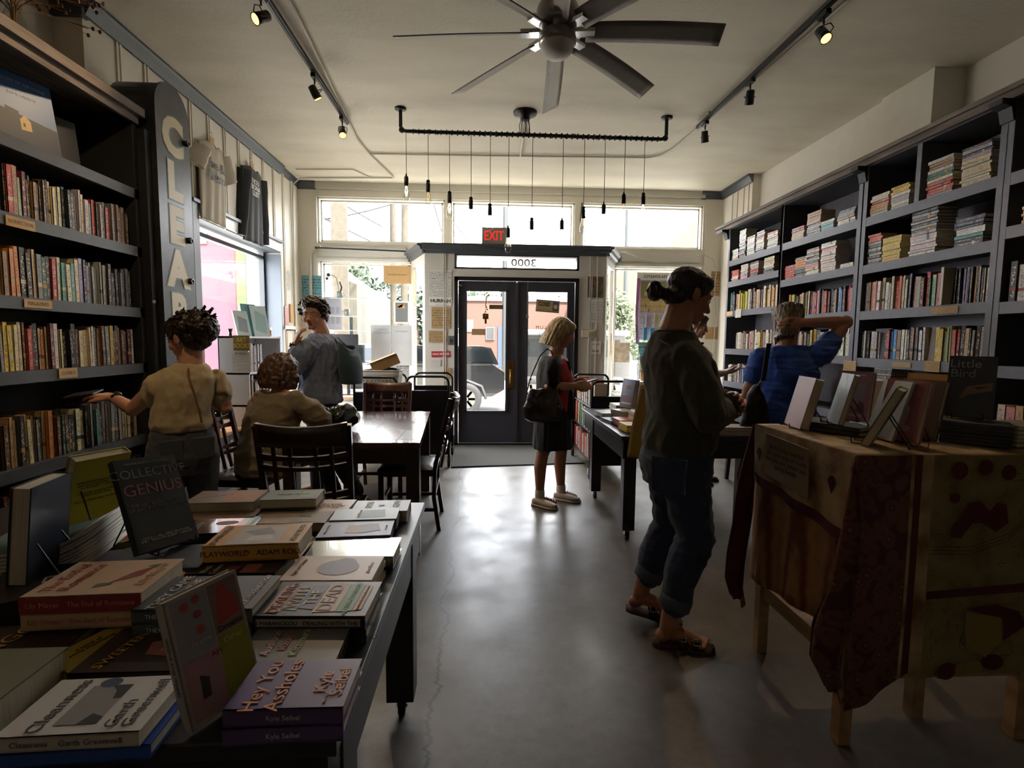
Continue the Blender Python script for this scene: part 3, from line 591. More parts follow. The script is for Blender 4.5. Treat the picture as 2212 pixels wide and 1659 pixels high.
def mtx(loc, rz=0., rx=0., ry=0.): return Matrix.Translation(loc) @ Matrix.Rotation(rz, 4, 'Z') @ Matrix.Rotation(ry, 4, 'Y') @ Matrix.Rotation(rx, 4, 'X')
RNG = random.Random(11)
ORD = ['first', 'second', 'third', 'fourth', 'fifth', 'sixth', 'seventh']
def nth(n): return f"{n}{'th' if 10 <= n % 100 <= 20 else {1: 'st', 2: 'nd', 3: 'rd'}.get(n % 10, 'th')}"
def row(side, x, z, y0, y1, codes, hr, where, end, group, dr=(.11, .15), lean_last=0):
    """side=+1: spines face +x (left bookcase, codes run away from the camera); -1: right bookcase, codes run from the window end towards the camera"""
    ws = [RNG.uniform(.6, 1.35)*(1.7 if c.isupper() and False else 1) for c in codes]; k = (y1-y0)/sum(ws); y = y0 if side > 0 else y1; N_ = len(codes)
    for i, c in enumerate(codes):
        w = ws[i]*k
        if c != ' ':
            yy = y+side*w/2; t = w*.97; h = RNG.uniform(*hr); nm, cc = PAL[c]
            cv = _srgb(cc); j = RNG.uniform(.82, 1.15); cv = tuple(min(1, v*j*RNG.uniform(.92, 1.08)) for v in cv)
            a = PAL.get(codes[i-1] if i else ' ', ('',))[0]; b = PAL.get(codes[i+1] if i+1 < N_ else ' ', ('',))[0]
            o = i+1 if side < 0 else N_-i
            lab = f"{nm} book, {nth(o)} from {end}, {where}"
            book(cv, t, h, RNG.uniform(*dr), mtx((x-side*RNG.uniform(.0, .02), yy, z+.001), 0 if side > 0 else PI, RNG.choice((0, 0, 0, .02, -.015))), lab, group)
        y += side*w
LR = 'books on the black bookcase'
row(1, -2.325, LZ[1], 2.30, 3.53, 'tcbmtgccwrtbGtdkrTemmGTgkbkccewnkKvLwLgrKLLLrrgTmTbk', (.19, .245), 'second shelf of black bookcase', 'its window end', LR)
row(1, -2.325, LZ[2], 2.28, 3.53, 'bmelrtoOuTtTtTtookdcgGKrwswscvnvLgLLgwKgKKgKgK', (.2, .262), 'third shelf of black bookcase', 'its window end', LR)
row(1, -2.325, LZ[3], 2.28, 3.53, 'tcwTtrtbwrwgyyccbrmKtocmwTcKkkmcccwgTbgybKTbTmw', (.2, .25), 'fourth shelf of black bookcase', 'its window end', LR)
row(1, -2.325, LZ[4], 2.25, 3.53, 'dkGgLtcyKdkbtcKtcTgktorbGbkKccKgKsgKgLgKLcwckcw', (.205, .265), 'fifth shelf of black bookcase', 'its window end', LR)
row(1, -2.325, LZ[5], 2.25, 3.53, 'tTrcmrTgTmTTttbTtcbTtbcTtbTtdbTtbctTbd', (.19, .24), 'sixth shelf of black bookcase', 'its window end', LR)
RR = 'upright books on the grey bookcases'
def rrow(bay, z, a, b, codes, hr=(.19, .24), where=''):
    row(-1, 3.09, z, a, b, codes, hr, where, 'its window end', RR, (.12, .15))
rrow(0, 1.78, 5.30, 6.36, 'sKnKptclyllywckmTcwTLmwTyccotc', where='third shelf of window bookcase')
rrow(0, 1.31, 5.30, 6.20, 'kwwLtTKwrwpTwwcyTpbwtLmw', (.18, .23), where='fourth shelf of window bookcase')
rrow(0, .90, 5.30, 6.36, 'wwLkKgLwpuuBLnLwKLgwLnwuLLkgL', (.2, .24), where='fifth shelf of window bookcase')
rrow(0, .50, 5.30, 6.36, 'LwuuBnGwLKrrrwrLgwLkwuLwKrw', (.2, .24), where='sixth shelf of window bookcase')
rrow(1, 1.66, 4.18, 5.12, 'poyldktlceoLwmprpKkgrrmKntbuugmrrpw', (.19, .23), where='third shelf of bookcase behind woman in blue')
rrow(1, 1.28, 4.18, 5.20, 'wLpwTcmwtLkwyyKLgLnkLLwww', (.19, .24), where='fourth shelf of bookcase behind woman in blue')
rrow(2, 1.65, 3.34, 4.05, 'gTTpowcwLLcrOtwcLnKpemrGepp', (.19, .25), where='third shelf of middle grey bookcase')
rrow(2, 1.65, 3.02, 3.25, 'kKnvvKLKtkLkgw', (.2, .235), where='outer part of third shelf, middle grey bookcase')
rrow(2, 1.27, 3.02, 4.05, 'kwkwLLw  drBBtTwwdKTgwww   yygleOrkcKLkL', (.2, .245), where='fourth shelf of middle grey bookcase')
rrow(3, 1.64, 2.0, 2.90, 'KLgwdbrTtcwkgbtcwrnu', (.19, .24), where='third shelf of outermost grey bookcase')
rrow(3, .80, 2.0, 2.90, 'wptkKkKtycwrgnLwbtcd', (.2, .24), where='low shelf of outermost grey bookcase')
# face-out books leaning inside the middle grey bookcase
def faceout(col, w, h, t, loc, rz, tilt, label, extra=None, imp=9):
    """cover faces -x rotated by rz, leaning back"""
    M4 = Matrix.Translation(loc) @ Matrix.Rotation(rz, 4, 'Z') @ Matrix.Rotation(tilt, 4, 'Y') @ Matrix.Rotation(PI/2, 4, 'Z')
    book(_srgb(col), t, h, w, M4 @ Matrix.Translation((w/2, 0, 0)), label, None, imp, True, extra)
# flat stacks, spines to the room
def stack(side, x, y, z, codes, w, where, tr=(.016, .026), dr=(.13, .15), jit=.008, group='book stacks on the grey bookcases', imp=0):
    zz = z+.001; n = len(codes)
    for i, c in enumerate(codes):
        t = RNG.uniform(*tr); nm, cc = PAL[c]; cv = tuple(min(1, v*RNG.uniform(.88, 1.1)) for v in _srgb(cc)); h = w*RNG.uniform(.94, 1.0)
        lev = 'at the bottom' if i == 0 else ('on top' if i == n-1 else f'{nth(i+1)} from the bottom')
        M4 = Matrix.Translation((x+RNG.uniform(0, 1)*jit*side*-1, y+RNG.uniform(-jit, jit), zz+t/2)) @ Matrix.Rotation((0 if side > 0 else PI)+RNG.uniform(-.03, .03), 4, 'Z') @ Matrix.Rotation(PI/2, 4, 'X') @ Matrix.Translation((0, 0, -h/2))
        book(cv, t-.0006, h, RNG.uniform(*dr), M4, f'{nm} book {lev} of {where}', group, imp); zz += t
    return zz
def S(y, z, codes, w=.19, where=''): stack(-1, 3.085, y, z, codes, w, where)
z1, z2 = 2.41, 2.15
S(6.27, z1, 'wwwwww', .15, 'the short white stack at the window end, top grey shelf'); S(6.10, z1, 'mmLkkLkLkwwwwwww', .16, 'the tall striped stack, top shelf by the windows')
S(5.90, z1, 'wwewwLwwww', .17, 'the white and mint stack, top shelf by the windows'); S(5.70, z1, 'vLwwwcttmLL', .17, 'the stack before the first post, top grey shelf'); S(5.45, z1, 'wLwcktwr', .2, 'the stack against the first post, top grey shelf')
S(6.25, z2, 'bccrrr', .17, 'the red topped stack at the window end, second grey shelf'); S(6.03, z2, 'ppLLwwww', .17, 'the pink based stack, second grey shelf'); S(5.80, z2, 'kkrrLLwk', .18, 'the dark and red stack, second grey shelf'); S(5.5, z2, 'kkLwcccc', .2, 'the cream stack by the first post, second grey shelf')
z1, z2 = 2.41, 2.035
S(5.00, z1, 'ttttmr', .2, 'the tan stack with red top, top shelf, second bookcase'); S(4.76, z1, 'kLkLkttttt', .2, 'the tan and striped stack, top shelf, second bookcase'); S(4.56, z1, 'sssw', .18, 'the low teal stack, top shelf, second bookcase'); S(4.32, z1, 'wwbggk', .22, 'the stack against the double post, top shelf, second bookcase')
S(5.10, z2, 'rrrrrrr', .17, 'the red stack, second shelf, second bookcase'); S(4.92, z2, 'gKKKgooook', .2, 'the slate and orange stack, second shelf, second bookcase'); S(4.74, z2, 'wwcpLkLkLkpk', .19, 'the striped pinkish stack, second shelf, second bookcase'); S(4.52, z2, 'wwwwwwwwwpww', .2, 'the white stack, second shelf, second bookcase'); S(4.28, z2, 'ww', .16, 'the low white pair by the double post')
z1, z2 = 2.40, 2.02
S(3.95, z1, 'LtttOww', .18, 'the orange and white stack, top shelf, middle bookcase'); S(3.75, z1, 'LwLLwyyy', .17, 'the yellow topped stack, top shelf, middle bookcase'); S(3.42, z1, 'LrrrrwGGwTTw', .2, 'the red and green stack, top shelf, middle bookcase'); S(3.16, z1, 'ccccccccLKLK', .2, 'the cream stack by the outer post, top shelf, middle bookcase')
S(3.97, z2, 'kLkLkLkLOOO', .14, 'the striped stack with orange top, second shelf, middle bookcase'); S(3.80, z2, 'yyyyyyyyy', .18, 'the yellow stack, second shelf, middle bookcase'); S(3.52, z2, 'wwwwwwwLkLkLkLk', .22, 'the tall white and striped stack, second shelf, middle bookcase'); S(3.17, z2, 'KKswwnnk', .2, 'the navy and white stack by the outer post, second shelf')
S(2.55, 2.39, 'tcwkLb', .2, 'the stack on the top shelf of the outermost bookcase'); S(2.75, 2.08, 'tttcc', .2, 'the tan stack on the second shelf of the outermost bookcase')
S(4.85, .80, 'yyyyyyyyyyyyy', .17, 'the yellow stack low behind the woman in blue'); S(3.8, .80, 'ggKgwwKgKgKgKgKgKgK', .18, 'the slate grey stack low in the middle bookcase'); S(3.5, .80, 'cctrrrmr', .2, 'the red topped stack low in the middle bookcase'); S(3.2, .80, 'ootoyywwL', .18, 'the yellow and white stack low in the middle bookcase')
faceout('#4a3c3a', .15, .23, .02, (3.13, 3.27, 1.651), 0, .06, 'dark face-out book with cream top half, third shelf, middle grey bookcase')
faceout('#b9b0a0', .022, .25, .10, (3.10, 3.30, 1.651), 0, 0., 'tall cream spined book beside the face-out, middle grey bookcase', imp=2)
faceout('#2d2c34', .15, .235, .02, (3.12, 3.87, 1.271), 0, .08, 'dark face-out book leaning between white spines, fourth shelf, middle bookcase')
faceout('#6b5a4c', .20, .235, .02, (3.12, 3.33, 1.271), 0, .08, 'large brown face-out book with dark twig picture, fourth shelf, middle bookcase')
faceout('#9b3c34', .14, .22, .02, (3.12, 2.50, 1.261), 0, .1, 'reddish face-out book standing on the outermost grey bookcase')

def ink(c): return mat('print '+c, c, .5)
# ------------------------------------------------------------------ titled books on the display tables
def flatbook(cx, cy, deg, w, d, zt, t, col, label, texts=(), spine=None, group=None, pics=(), hard=True, pf=False, n=1, name='book', jit=.004):
    """book lying flat, top cover at zt; w across, d in depth; spine (or, pf, the page edges) towards the near side"""
    cx *= SCL; cy *= SCL; w *= SCL; d *= SCL
    R = Matrix(((0, 0, -1, 0), (1, 0, 0, 0), (0, -1, 0, 0), (0, 0, 0, 1))) if pf else Matrix(((0, 0, 1, 0), (-1, 0, 0, 0), (0, -1, 0, 0), (0, 0, 0, 1)))
    for k in range(n):
        z = zt-k*t; top = k == 0; ang = math.radians(deg+(0 if top else RNG.uniform(-2, 2)))
        base = Matrix.Translation((cx+(0 if top else RNG.uniform(-jit, jit)), cy+(0 if top else RNG.uniform(-jit, jit)), z)) @ Matrix.Rotation(ang, 4, 'Z')
        lab = label if n == 1 else (label+(', upper copy' if k == 0 else (', bottom copy' if k == n-1 else f', {nth(k+1)} down')))
        book(_srgb(col), t-.0008, w, d, base @ Matrix.Translation((0, 0, -t/2)) @ R @ Matrix.Translation((d/2, 0, -w/2)), lab, group or (label+' pile' if n > 1 else None), 99, hard, dict(kind='flat', texts=texts if top else (), spine=spine, pics=pics if top else (), w=w, d=d, t=t))
        BK[-1]['base'] = base
def wire_stand(x, y, z, yaw, w, label, tilt=.25, h=.13):
    m = MB(); s, c = math.sin(tilt), math.cos(tilt); r = .0022
    for sx in (-1, 1):
        X = sx*w*.32
        m.tube([(X, -.03, .022), (X, -.028, .002), (X, .0, .001), (X, .012, .004), (X*.9, h*s+.006, h*c), (X*.9, h*s+.012, h*c), (X*1.05, h*s+.085, .001)], r, 6)
    m.tube([(-w*.32, .002, .002), (w*.32, .002, .002)], r, 6); m.tube([(-w*.29, h*s+.008, h*c), (w*.29, h*s+.008, h*c)], r, 6); m.tube([(-w*.335, h*s+.08, .002), (w*.335, h*s+.08, .002)], r, 6)
    tag(m.obj('book_stand', BLACK, loc=(x, y, z), rz=yaw), label, 'stand', 'black wire book stands on the tables')
def standbook(x, y, z, yaw, tilt, roll, w, h, t, col, label, texts=(), pics=(), stand=None, spine=None, hard=True):
    x *= SCL; y *= SCL
    base = Matrix.Translation((x, y, z)) @ Matrix.Rotation(yaw, 4, 'Z') @ Matrix.Rotation(-tilt, 4, 'X') @ Matrix.Rotation(-roll, 4, 'Y')
    R = Matrix(((-1, 0, 0, 0), (0, -1, 0, 0), (0, 0, 1, 0), (0, 0, 0, 1)))
    book(_srgb(col), t, h, w, base @ Matrix.Translation((-w/2, t/2, 0)) @ R, label, None, 99, hard, dict(kind='stand', texts=texts, pics=pics, spine=spine, w=w, d=h, t=t)); BK[-1]['base'] = base
    if stand: wire_stand(x, y, z-.004, yaw, w, stand, max(tilt, .12))
TZ = .74; SCL = 1.0
flatbook(-.621, .809, 1.9, .205, .132, .790, .024, '#cfc8be', 'white paperback with grey photograph and blue medallion at the near table edge',
    [('Cleanness', .030, '#55504c', -.055, .0, 90), ('Garth', .026, '#4a4644', .052, -.025, 90), ('Greenwell', .026, '#4a4644', .076, .0, 90)], ('Cleanness    Garth Greenwell', .013, '#8d8684'), pics=[('#8f8a84', [(-.035, -.045), (.028, -.045), (.028, .045), (-.035, .045)]), ('#2f2b2a', [(-.002, -.045), (.028, -.045), (.028, -.03), (.008, -.022)]), ('#2f2b2a', [(-.005, .045), (.028, .045), (.028, .012), (.016, .01), (.01, .03)]), ('#39415c', [(-.012+.017*math.cos(a*PI/8), .052+.012*math.sin(a*PI/8)) for a in range(16)])])
flatbook(-.615, .812, 3.0, .215, .135, .765, .024, '#2c4f9a', 'blue edged book directly under the white paperback with the blue medallion')
flatbook(-.885, .868, 1, .23, .15, .805, .062, '#7c7a62', 'thick book with an olive etching of trees beside the white medallion paperback', pics=[('#55533f', [(-.10, -.06), (.10, -.06), (.10, .06), (-.10, .06)]), ('#33322a', [(-.08, -.04), (.02, -.02), (.07, .03), (.02, .02), (-.05, -.01)])])
flatbook(-.655, .995, .3, .205, .15, .768, .027, '#3a2b28', 'dark brown book with arched tan lettering and a pink striped swirl', [('SWEETENER', .027, '#c8a24a', -.05, .01, 80)], pics=[('#a9655c', [(0, -.02), (.09, -.035), (.10, .02), (.03, .035), (-.01, .02)]), ('#c48f7e', [(.02, -.01), (.09, -.02), (.09, -.01), (.02, 0)]), ('#c48f7e', [(.02, .01), (.09, .004), (.09, .012), (.02, .02)])])
flatbook(-.775, 1.01, -20, .085, .15, .766, .025, '#b39a3c', 'yellow book with small type beside the pink swirl book', [('a novel of\nsome importance', .012, '#4d4420', -.01, 0, 90)])
flatbook(-.93, 1.02, 4, .20, .15, .766, .025, '#3b2523', 'dark maroon book with tan block lettering', [('MANGOS', .045, '#b8944a', -.03, 0, 80)])
flatbook(-.841, 1.147, 3.1, .235, .172, .845, .037, '#c9a887', 'peach hardcover with red lettering, lobster drawing and red spine', [('The End of', .030, '#a8453c', -.085, 0, 90), ('Romance', .034, '#a8453c', -.05, 0, 90), ('Lily Meyer', .026, '#b8895a', .092, .005, 90)], ('Lily Meyer   The End of Romance', .0155, '#c98a78'), n=2, pics=[('spine', '#8a2c34'), ('#8a3a28', [(.02, -.035), (.07, .0), (.075, .045), (.045, .02)]), ('#5e6a38', [(.0, -.055), (.03, -.04), (.03, -.03), (.0, -.035)]), ('#5e6a38', [(.055, .05), (.085, .06), (.08, .04)])])
flatbook(-.6, 1.115, -.7, .243, .152, .822, .030, '#4c4e4e', 'dark grey hardcover with tall white capitals', [('THEY CAME', .028, '#cfcac0', -.085, .0, 90), ('FOR THE', .028, '#cfcac0', -.052, .0, 90), ('SCHOOLS', .028, '#cfcac0', -.02, .0, 90), ('one town and its\nschool board', .010, '#b3aea4', .03, 0, 90), ('MIKE HIXENBAUGH', .017, '#cfcac0', .095, 0, 90)], ('THEY CAME FOR THE SCHOOLS', .013, '#c9c4b8'), n=2)
flatbook(-.313, .832, -.2, .185, .125, .802, .029, '#5b4a78', 'purple paperback with orange blackletter title', [('Hey You', .036, '#d08650', -.055, -.005, 90), ('Assholes', .036, '#d08650', -.018, -.005, 90), ('Kyle', .030, '#d08650', .045, .0, 90), ('Seibel', .030, '#d08650', .073, .0, 90), ('stories', .008, '#d8cfc4', .058, -.04, 90)], ('Kyle Seibel', .012, '#c9bfd0'), n=2)
flatbook(-.375, .990, 1.1, .190, .120, .776, .012, '#6a6764', 'grey paperback with pastel type beside the purple paperbacks', [('Audition', .024, '#c9a8a8', -.045, .0, 90), ('Katie', .024, '#c98a9a', -.018, .0, 90), ('Kitamura', .024, '#b8c49a', .010, .0, 90)], n=3)
flatbook(-.364, 1.118, -2, .236, .155, .802, .031, '#26282c', 'black hardcover with torn strips of coloured lettering', [('DEALING', .032, '#7c4a50', -.082, .0, 90), ('WITH', .036, '#c07a50', -.050, .0, 90), ('THE', .036, '#b8c4a8', -.015, .0, 90), ('DEAD', .044, '#8a6470', .024, .0, 90), ('ALAIN MABANCKOU', .015, '#a8c4a0', .07, 0, 90), ('translated by Helen Stevenson', .0085, '#7c4a2c', .094, 0, 90)], ('ALAIN MABANCKOU   DEALING WITH THE DEAD', .0125, '#26282c'), n=2,
    pics=[('#b07a5c', [(-.10, -.065), (-.068, -.06), (-.068, .065), (-.10, .06)]), ('#7d9ca0', [(-.067, -.05), (-.035, -.055), (-.035, .05), (-.067, .055)]), ('#7c7088', [(-.034, -.045), (-.0, -.05), (-.0, .06), (-.034, .05)]), ('#c4a986', [(.001, -.062), (.05, -.058), (.05, .064), (.001, .06)]), ('#5f8a64', [(.051, -.06), (.084, -.055), (.084, .06), (.051, .062)]), ('#b8824c', [(.085, -.055), (.103, -.05), (.103, .055), (.085, .06)]), ('spine', '#a8a08c')])
flatbook(-.381, 1.277, -1.5, .223, .140, .800, .014, '#c0a590', 'pale pink paperback pile with a grey pebble shape', [('Hope and Change', .013, '#6b4a44', -.088, 0, 90), ('Jane Alison', .013, '#f0e6da', .09, 0, 90)], n=4, jit=.008, hard=False, pics=[('#857682', [(.01+.052*math.cos(a*PI/10), .0+.044*math.sin(a*PI/10)+(.012 if a in (3, 4, 5) else 0)) for a in range(20)])])
flatbook(-.376, 1.443, -.5, .252, .137, .785, .038, '#8f938c', 'book wrapped in shiny reflective plastic near the table edge', name='book')
BK[-1]['shiny'] = 1
flatbook(-.398, 1.575, 4.3, .218, .132, .790, .016, '#4a4676', 'purple book with tan and grey map shapes on the cover', [('The Book of Notes', .010, '#d8d2e0', -.09, 0, 90), ('Ana Luiz', .010, '#d8d2e0', .09, 0, 90)], n=2, pics=[('#a58468', [(-.03, -.035), (.03, -.04), (.035, .03), (-.03, .03)]), ('#8f9098', [(.02, -.04), (.075, -.02), (.06, .04), (.015, .035)])])
flatbook(-.400, 1.702, 3.7, .215, .115, .793, .018, '#9aa2a2', 'pale grey blue book just behind the purple map book', [('Small Rooms', .014, '#dcdcd8', -.02, 0, 90)], pics=[('#7f8c90', [(-.02, -.04), (.07, -.035), (.06, .04), (-.01, .035)])], n=2)
flatbook(-.369, 1.814, 2.1, .195, .125, .785, .044, '#6f6a66', 'grey book with upside-down white lettering at the far table corner', [('KEEN', .034, '#e6e4dc', -.045, 0, -90), ('&', .03, '#e6e4dc', .0, 0, -90), ('OZARK', .034, '#e6e4dc', .05, 0, -90)], pf=True)
flatbook(-.565, 1.865, -1, .150, .150, .768, .027, '#bb9878', 'tan book with orange lettering at the far edge of the table', [('the quiet\ncartographer\nof rivers', .02, '#b0703c', .0, 0, 0)])
flatbook(-.705, 1.880, 4, .195, .120, .808, .034, '#707868', 'thick green grey hardcover at the far table edge', [('Meadow Hours', .018, '#b9b48c', .0, 0, 0)], pf=True, pics=[('#8a9078', [(.03, -.04), (.08, -.04), (.08, .04), (.03, .04)])])
flatbook(-.938, 1.875, 3.3, .238, .150, .804, .036, '#8c7668', 'large orange and grey hardcover at the far table edge', [('The Long Valley of Wind', .013, '#d6c8b8', -.05, 0, 20)], pf=True, pics=[('#b27a4e', [(0, -.06), (.11, -.06), (.11, .06), (-.02, .06)])])
flatbook(-.705, 1.883, 2, .19, .12, .774, .033, '#55584e', 'dull green book under the thick green grey hardcover'); flatbook(-.938, 1.88, 1, .235, .15, .768, .027, '#46372f', 'dark book under the large orange and grey hardcover')
flatbook(-.654, 1.735, 1.5, .247, .122, .772, .031, '#a08468', 'tan book with a wide landscape picture behind the thick orange hardcover', pics=[('#8b7a66', [(.0, -.05), (.12, -.05), (.12, .05), (.02, .05)]), ('#4c3a2c', [(.02, .0), (.06, -.005), (.06, .01), (.02, .012)])])
flatbook(-.62, 1.412, 4.4, .241, .152, .838, .045, '#c08c3e', 'thick orange hardcover with a grey feathery picture and dark spine lettering', [('PLAYWORLD', .022, '#6b4a22', -.10, 0, 90), ('ADAM ROSS', .022, '#6b4a22', .10, 0, 90)], ('PLAYWORLD   ADAM ROSS', .0205, '#2c2420'), pics=[('#b3a799', [(-.07, -.07), (.065, -.07), (.06, .055), (-.06, .06)]), ('#7d756c', [(-.05, .02), (.01, .05), (.04, .0), (-.01, -.01)]), ('#cfc6ba', [(-.03, -.05), (.05, -.045), (.03, -.01), (-.02, -.015)])])
flatbook(-.648, 1.345, 0, .240, .150, .790, .048, '#352b28', 'dark hardcover with red colour blocks under the thick orange hardcover', [('Black', .02, '#c9beac', -.06, -.05, 90), ('Colors', .02, '#c9beac', -.035, -.05, 90)], ('BLACK COLORS', .014, '#9a8f80'), pics=[('#8c4440', [(-.01, -.07), (.02, -.07), (.02, -.03), (-.01, -.03)]), ('#a0524c', [(.03, -.07), (.07, -.07), (.07, -.02), (.03, -.02)])])
flatbook(-.86, 1.655, 8, .23, .14, .775, .03, '#1f1d1e', 'glossy black book with a white oval left of the tan landscape book', [('Echo', .03, '#b9b4aa', -.06, 0, 90)], pics=[('#8f8a80', [(.02+.035*math.cos(a*PI/8), .02+.018*math.sin(a*PI/8)) for a in range(16)])]); BK[-1]['shiny'] = 1
flatbook(-.90, 1.765, 6, .22, .12, .772, .03, '#8a6a54', 'brown and peach book behind the glossy black one')
flatbook(-.86, 1.36, 6, .25, .16, .797, .028, '#3c4048', 'dark slate book under the stand of the dark grey standing hardcover', [('The Map of Hours', .016, '#8a8f98', 0, 0, 90)], n=2)
flatbook(-1.045, 1.32, 20, .22, .16, .795, .027, '#4c4858', 'dull purple grey book between the magazines and the dark standing hardcover', [('Night Office', .014, '#b9b4be', -.06, 0, 90)], n=2)
flatbook(-1.17, 1.73, 4, .21, .15, .815, .038, '#cfc3ae', 'cream book with handwriting print behind the yellow standing book', [('letters from the\nlong winter house', .018, '#5e5248', 0, 0, 0)], n=2, pf=True)
flatbook(-1.08, 1.585, 10, .18, .13, .775, .018, '#8e8a3c', 'olive yellow book behind the pile of magazines', pics=[('#8c3a34', [(-.06, -.05), (.05, -.05), (.04, -.01), (-.05, 0)])], n=2)
flatbook(-1.06, 1.225, 28, .17, .20, .80, .06, '#1e1a18', 'black covered book with a white square outline', pics=[('#d0cbc0', [(.01, -.02), (.05, -.02), (.05, .015), (.01, .015)]), ('#1e1a18', [(.016, -.014), (.044, -.014), (.044, .009), (.016, .009)])])
# pile of curved magazines
for k in range(10):
    z = .742+k*.0098
    mg = thing('magazine', 'white edged magazine, '+('topmost with teal cover and dark oval' if k == 9 else f'{nth(10-k)} from the top')+' of the curved pile', 'magazine', (-1.165+RNG.uniform(-.003, .003), 1.40, z), .25+RNG.uniform(-.02, .02), 'curved magazines in a pile on the new book table')
    f = lambda u, v, zo=0: ((u-.5)*.27, (v-.5)*.20, zo+.018*max(0, (u-.45)/.55)**2*(1+.0*k)*3)
    m = MB(); m.sheet(lambda u, v: f(u, v, .0), 14, 1, 0, .0082); m.obj('pages', mat('magazine paper', '#cfcdc4', .6), mg)
    m = MB(); m.sheet(lambda u, v: f(u, v, .0084), 14, 1, 0, .0006); m.box((-.1355, 0, .0045), (.0012, .20, .0088)); m.obj('cover', mat('magazine cover teal', '#5f7470', .5) if k == 9 else mat('magazine cover tan', '#b08a50', .6), mg)
    if k == 9:
        m = MB(); m.add([f(.42+.2*math.cos(a*PI/10), .45+.28*math.sin(a*PI/10), .0096) for a in range(20)], [tuple(range(20))]); m.obj('oval_print', mat('print dark olive', '#4a4c40', .5), mg)
        text('title', 'the quiet review', .02, mat('print grey', '#8fa09c', .5), mg, (-.06, .07, .0096))
# standing books, left table
standbook(-.858, 1.401, .812, 1.157, .49, -.086, .165, .262, .022, '#37383b', 'dark grey hardcover with huge condensed title standing on a wire stand',
    [('HARVARD BUSINESS REVIEW PRESS', .0075, '#9a9590', 0, .115, 0), ('COLLECTIVE', .036, '#7c8286', .0, .085, 0), ('GENIUS', .046, '#9a626c', .0, .038, 0), ('THE ART AND PRACTICE\nOF LEADING INNOVATION', .0125, '#77777c', .0, -.01, 0), ('LINDA A. HILL, GREG BRANDEAU\nEMILY TRUELOVE & KENT LINEBACK', .0085, '#c9c4ba', .0, -.1, 0)], stand='black wire stand holding the dark grey hardcover with huge title')
standbook(-.431, .840, .757, 1.05, .22, .05, .125, .212, .024, '#b3aaa2', 'standing book with four coloured cover panels and red poppies',
    [('Drama', .012, '#d6d0cc', -.02, .02, 0), ('Dreams', .014, '#4a3040', .032, .022, 0), ('Art', .014, '#9a3a64', .0, -.01, 0), ('Other', .014, '#d8d49a', .032, .0, 0)],
    [('#9a9aa0', [(-.055, 0), (.004, 0), (.004, .10), (-.055, .10)]), ('#8f7474', [(.006, .015), (.058, .015), (.058, .10), (.006, .10)]), ('#b0463c', [(.012, .03), (.052, .035), (.05, .06), (.035, .092), (.022, .09)]), ('#b08890', [(-.055, -.10), (.004, -.10), (.004, -.002), (-.055, -.002)]), ('#9a9a34', [(.006, -.095), (.058, -.095), (.058, .013), (.006, .013)]), ('#4a4444', [(-.036, -.07), (-.022, -.07), (-.02, -.04), (-.034, -.03)])]+[('#a84a42', [(-.035+x+.007*math.cos(a*PI/4), z+.007*math.sin(a*PI/4)) for a in range(8)]) for x, z in ((0, .085), (.02, .09), (.018, .065), (.018, .04))], spine=('MOONS AND MODES', .01, '#6b605c'))
standbook(-1.235, 1.60, .835, 1.15+PI, .40, -.0, .15, .222, .036, '#b8b03c', 'hardcover with a yellow text covered back, standing on a wire stand, seen from behind', stand='black wire stand holding the yellow backed hardcover')
BK[-1]['extra']['back'] = [('AMAZING! If you read only\none book this year, read it\nin the bath. — review\n\nI laughed, cried and then\nbought three more.\n\nPure joy from start to end.', .0105, '#6b6420')]
standbook(-1.12, 1.27, .80, -1.40, .10, 0, .15, .235, .042, '#22283a', 'thick dark covered book standing with its cream page edges facing us', stand='black wire stand of the book showing cream page edges')
# ------------------------------------------------------------------ books on the cloth covered table (top 1.012)
CZ = 1.028; SCL = .96
standbook(1.352, 2.155, CZ+.006, -1.766, .24, 0, .165, .215, .034, '#b98a88', 'plain dusty pink hardcover on a wire stand at the aisle corner', stand='black wire stand under the plain dusty pink hardcover')
flatbook(1.485, 2.03, -62, .21, .14, CZ+.036, .017, '#3e4640', 'dark green hardcover lying under the lemon picture book', n=2, pf=False)
flatbook(1.50, 2.20, -50, .21, .14, CZ+.028, .009, '#3b3c40', 'thin dark book behind the pink hardcover', n=3, hard=False)
standbook(1.435, 2.015, CZ+.042, -1.83, .24, 0, .11, .202, .022, '#8f9690', 'pale grey book with lemon pattern on a wire stand', pics=[('#a8a878', [(x+.008*math.cos(a*PI/4), z+.012*math.sin(a*PI/4)) for a in range(8)]) for x, z in ((-.03, .04), (.01, .06), (.03, .02), (-.02, -.01), (.02, -.04), (-.03, -.06), (.0, .09))], stand='black wire stand under the lemon patterned book')
standbook(1.62, 2.17, CZ+.03, -1.05, .20, 0, .135, .212, .034, '#8d6472', 'pink and maroon forest picture book with white title band', [('THE ORCHARD', .012, '#e0d8d4', 0, .09, 0), ('MIRA PATTERSON', .012, '#e0d8d4', 0, -.085, 0)], [('#6a3c44', [(-.055, -.06), (-.02, -.06), (-.015, .04), (-.04, .03)]), ('#7c7a88', [(.0, -.02), (.05, -.03), (.05, .06), (.01, .05)]), ('#5a2c34', [(.02, -.07), (.055, -.07), (.05, -.03), (.03, -.02)])], stand='black wire stand under the forest picture book')
standbook(1.80, 2.24, CZ+.004, -.9, .18, 0, .13, .19, .02, '#b9a888', 'cream book with red vertical lettering behind the forest picture book', [('KNOX', .03, '#9a3c34', -.03, -.02, 90)])
standbook(1.53, 1.885, CZ+.004, -1.55, .30, 0, .13, .225, .012, '#b4b0a8', 'pale grey book standing behind the open olive book')
standbook(1.405, 1.800, CZ+.006, -2.35, .42, 0, .12, .222, .028, '#55563e', 'olive green book on a wire stand at the near cloth corner', stand='black wire stand under the olive green book')
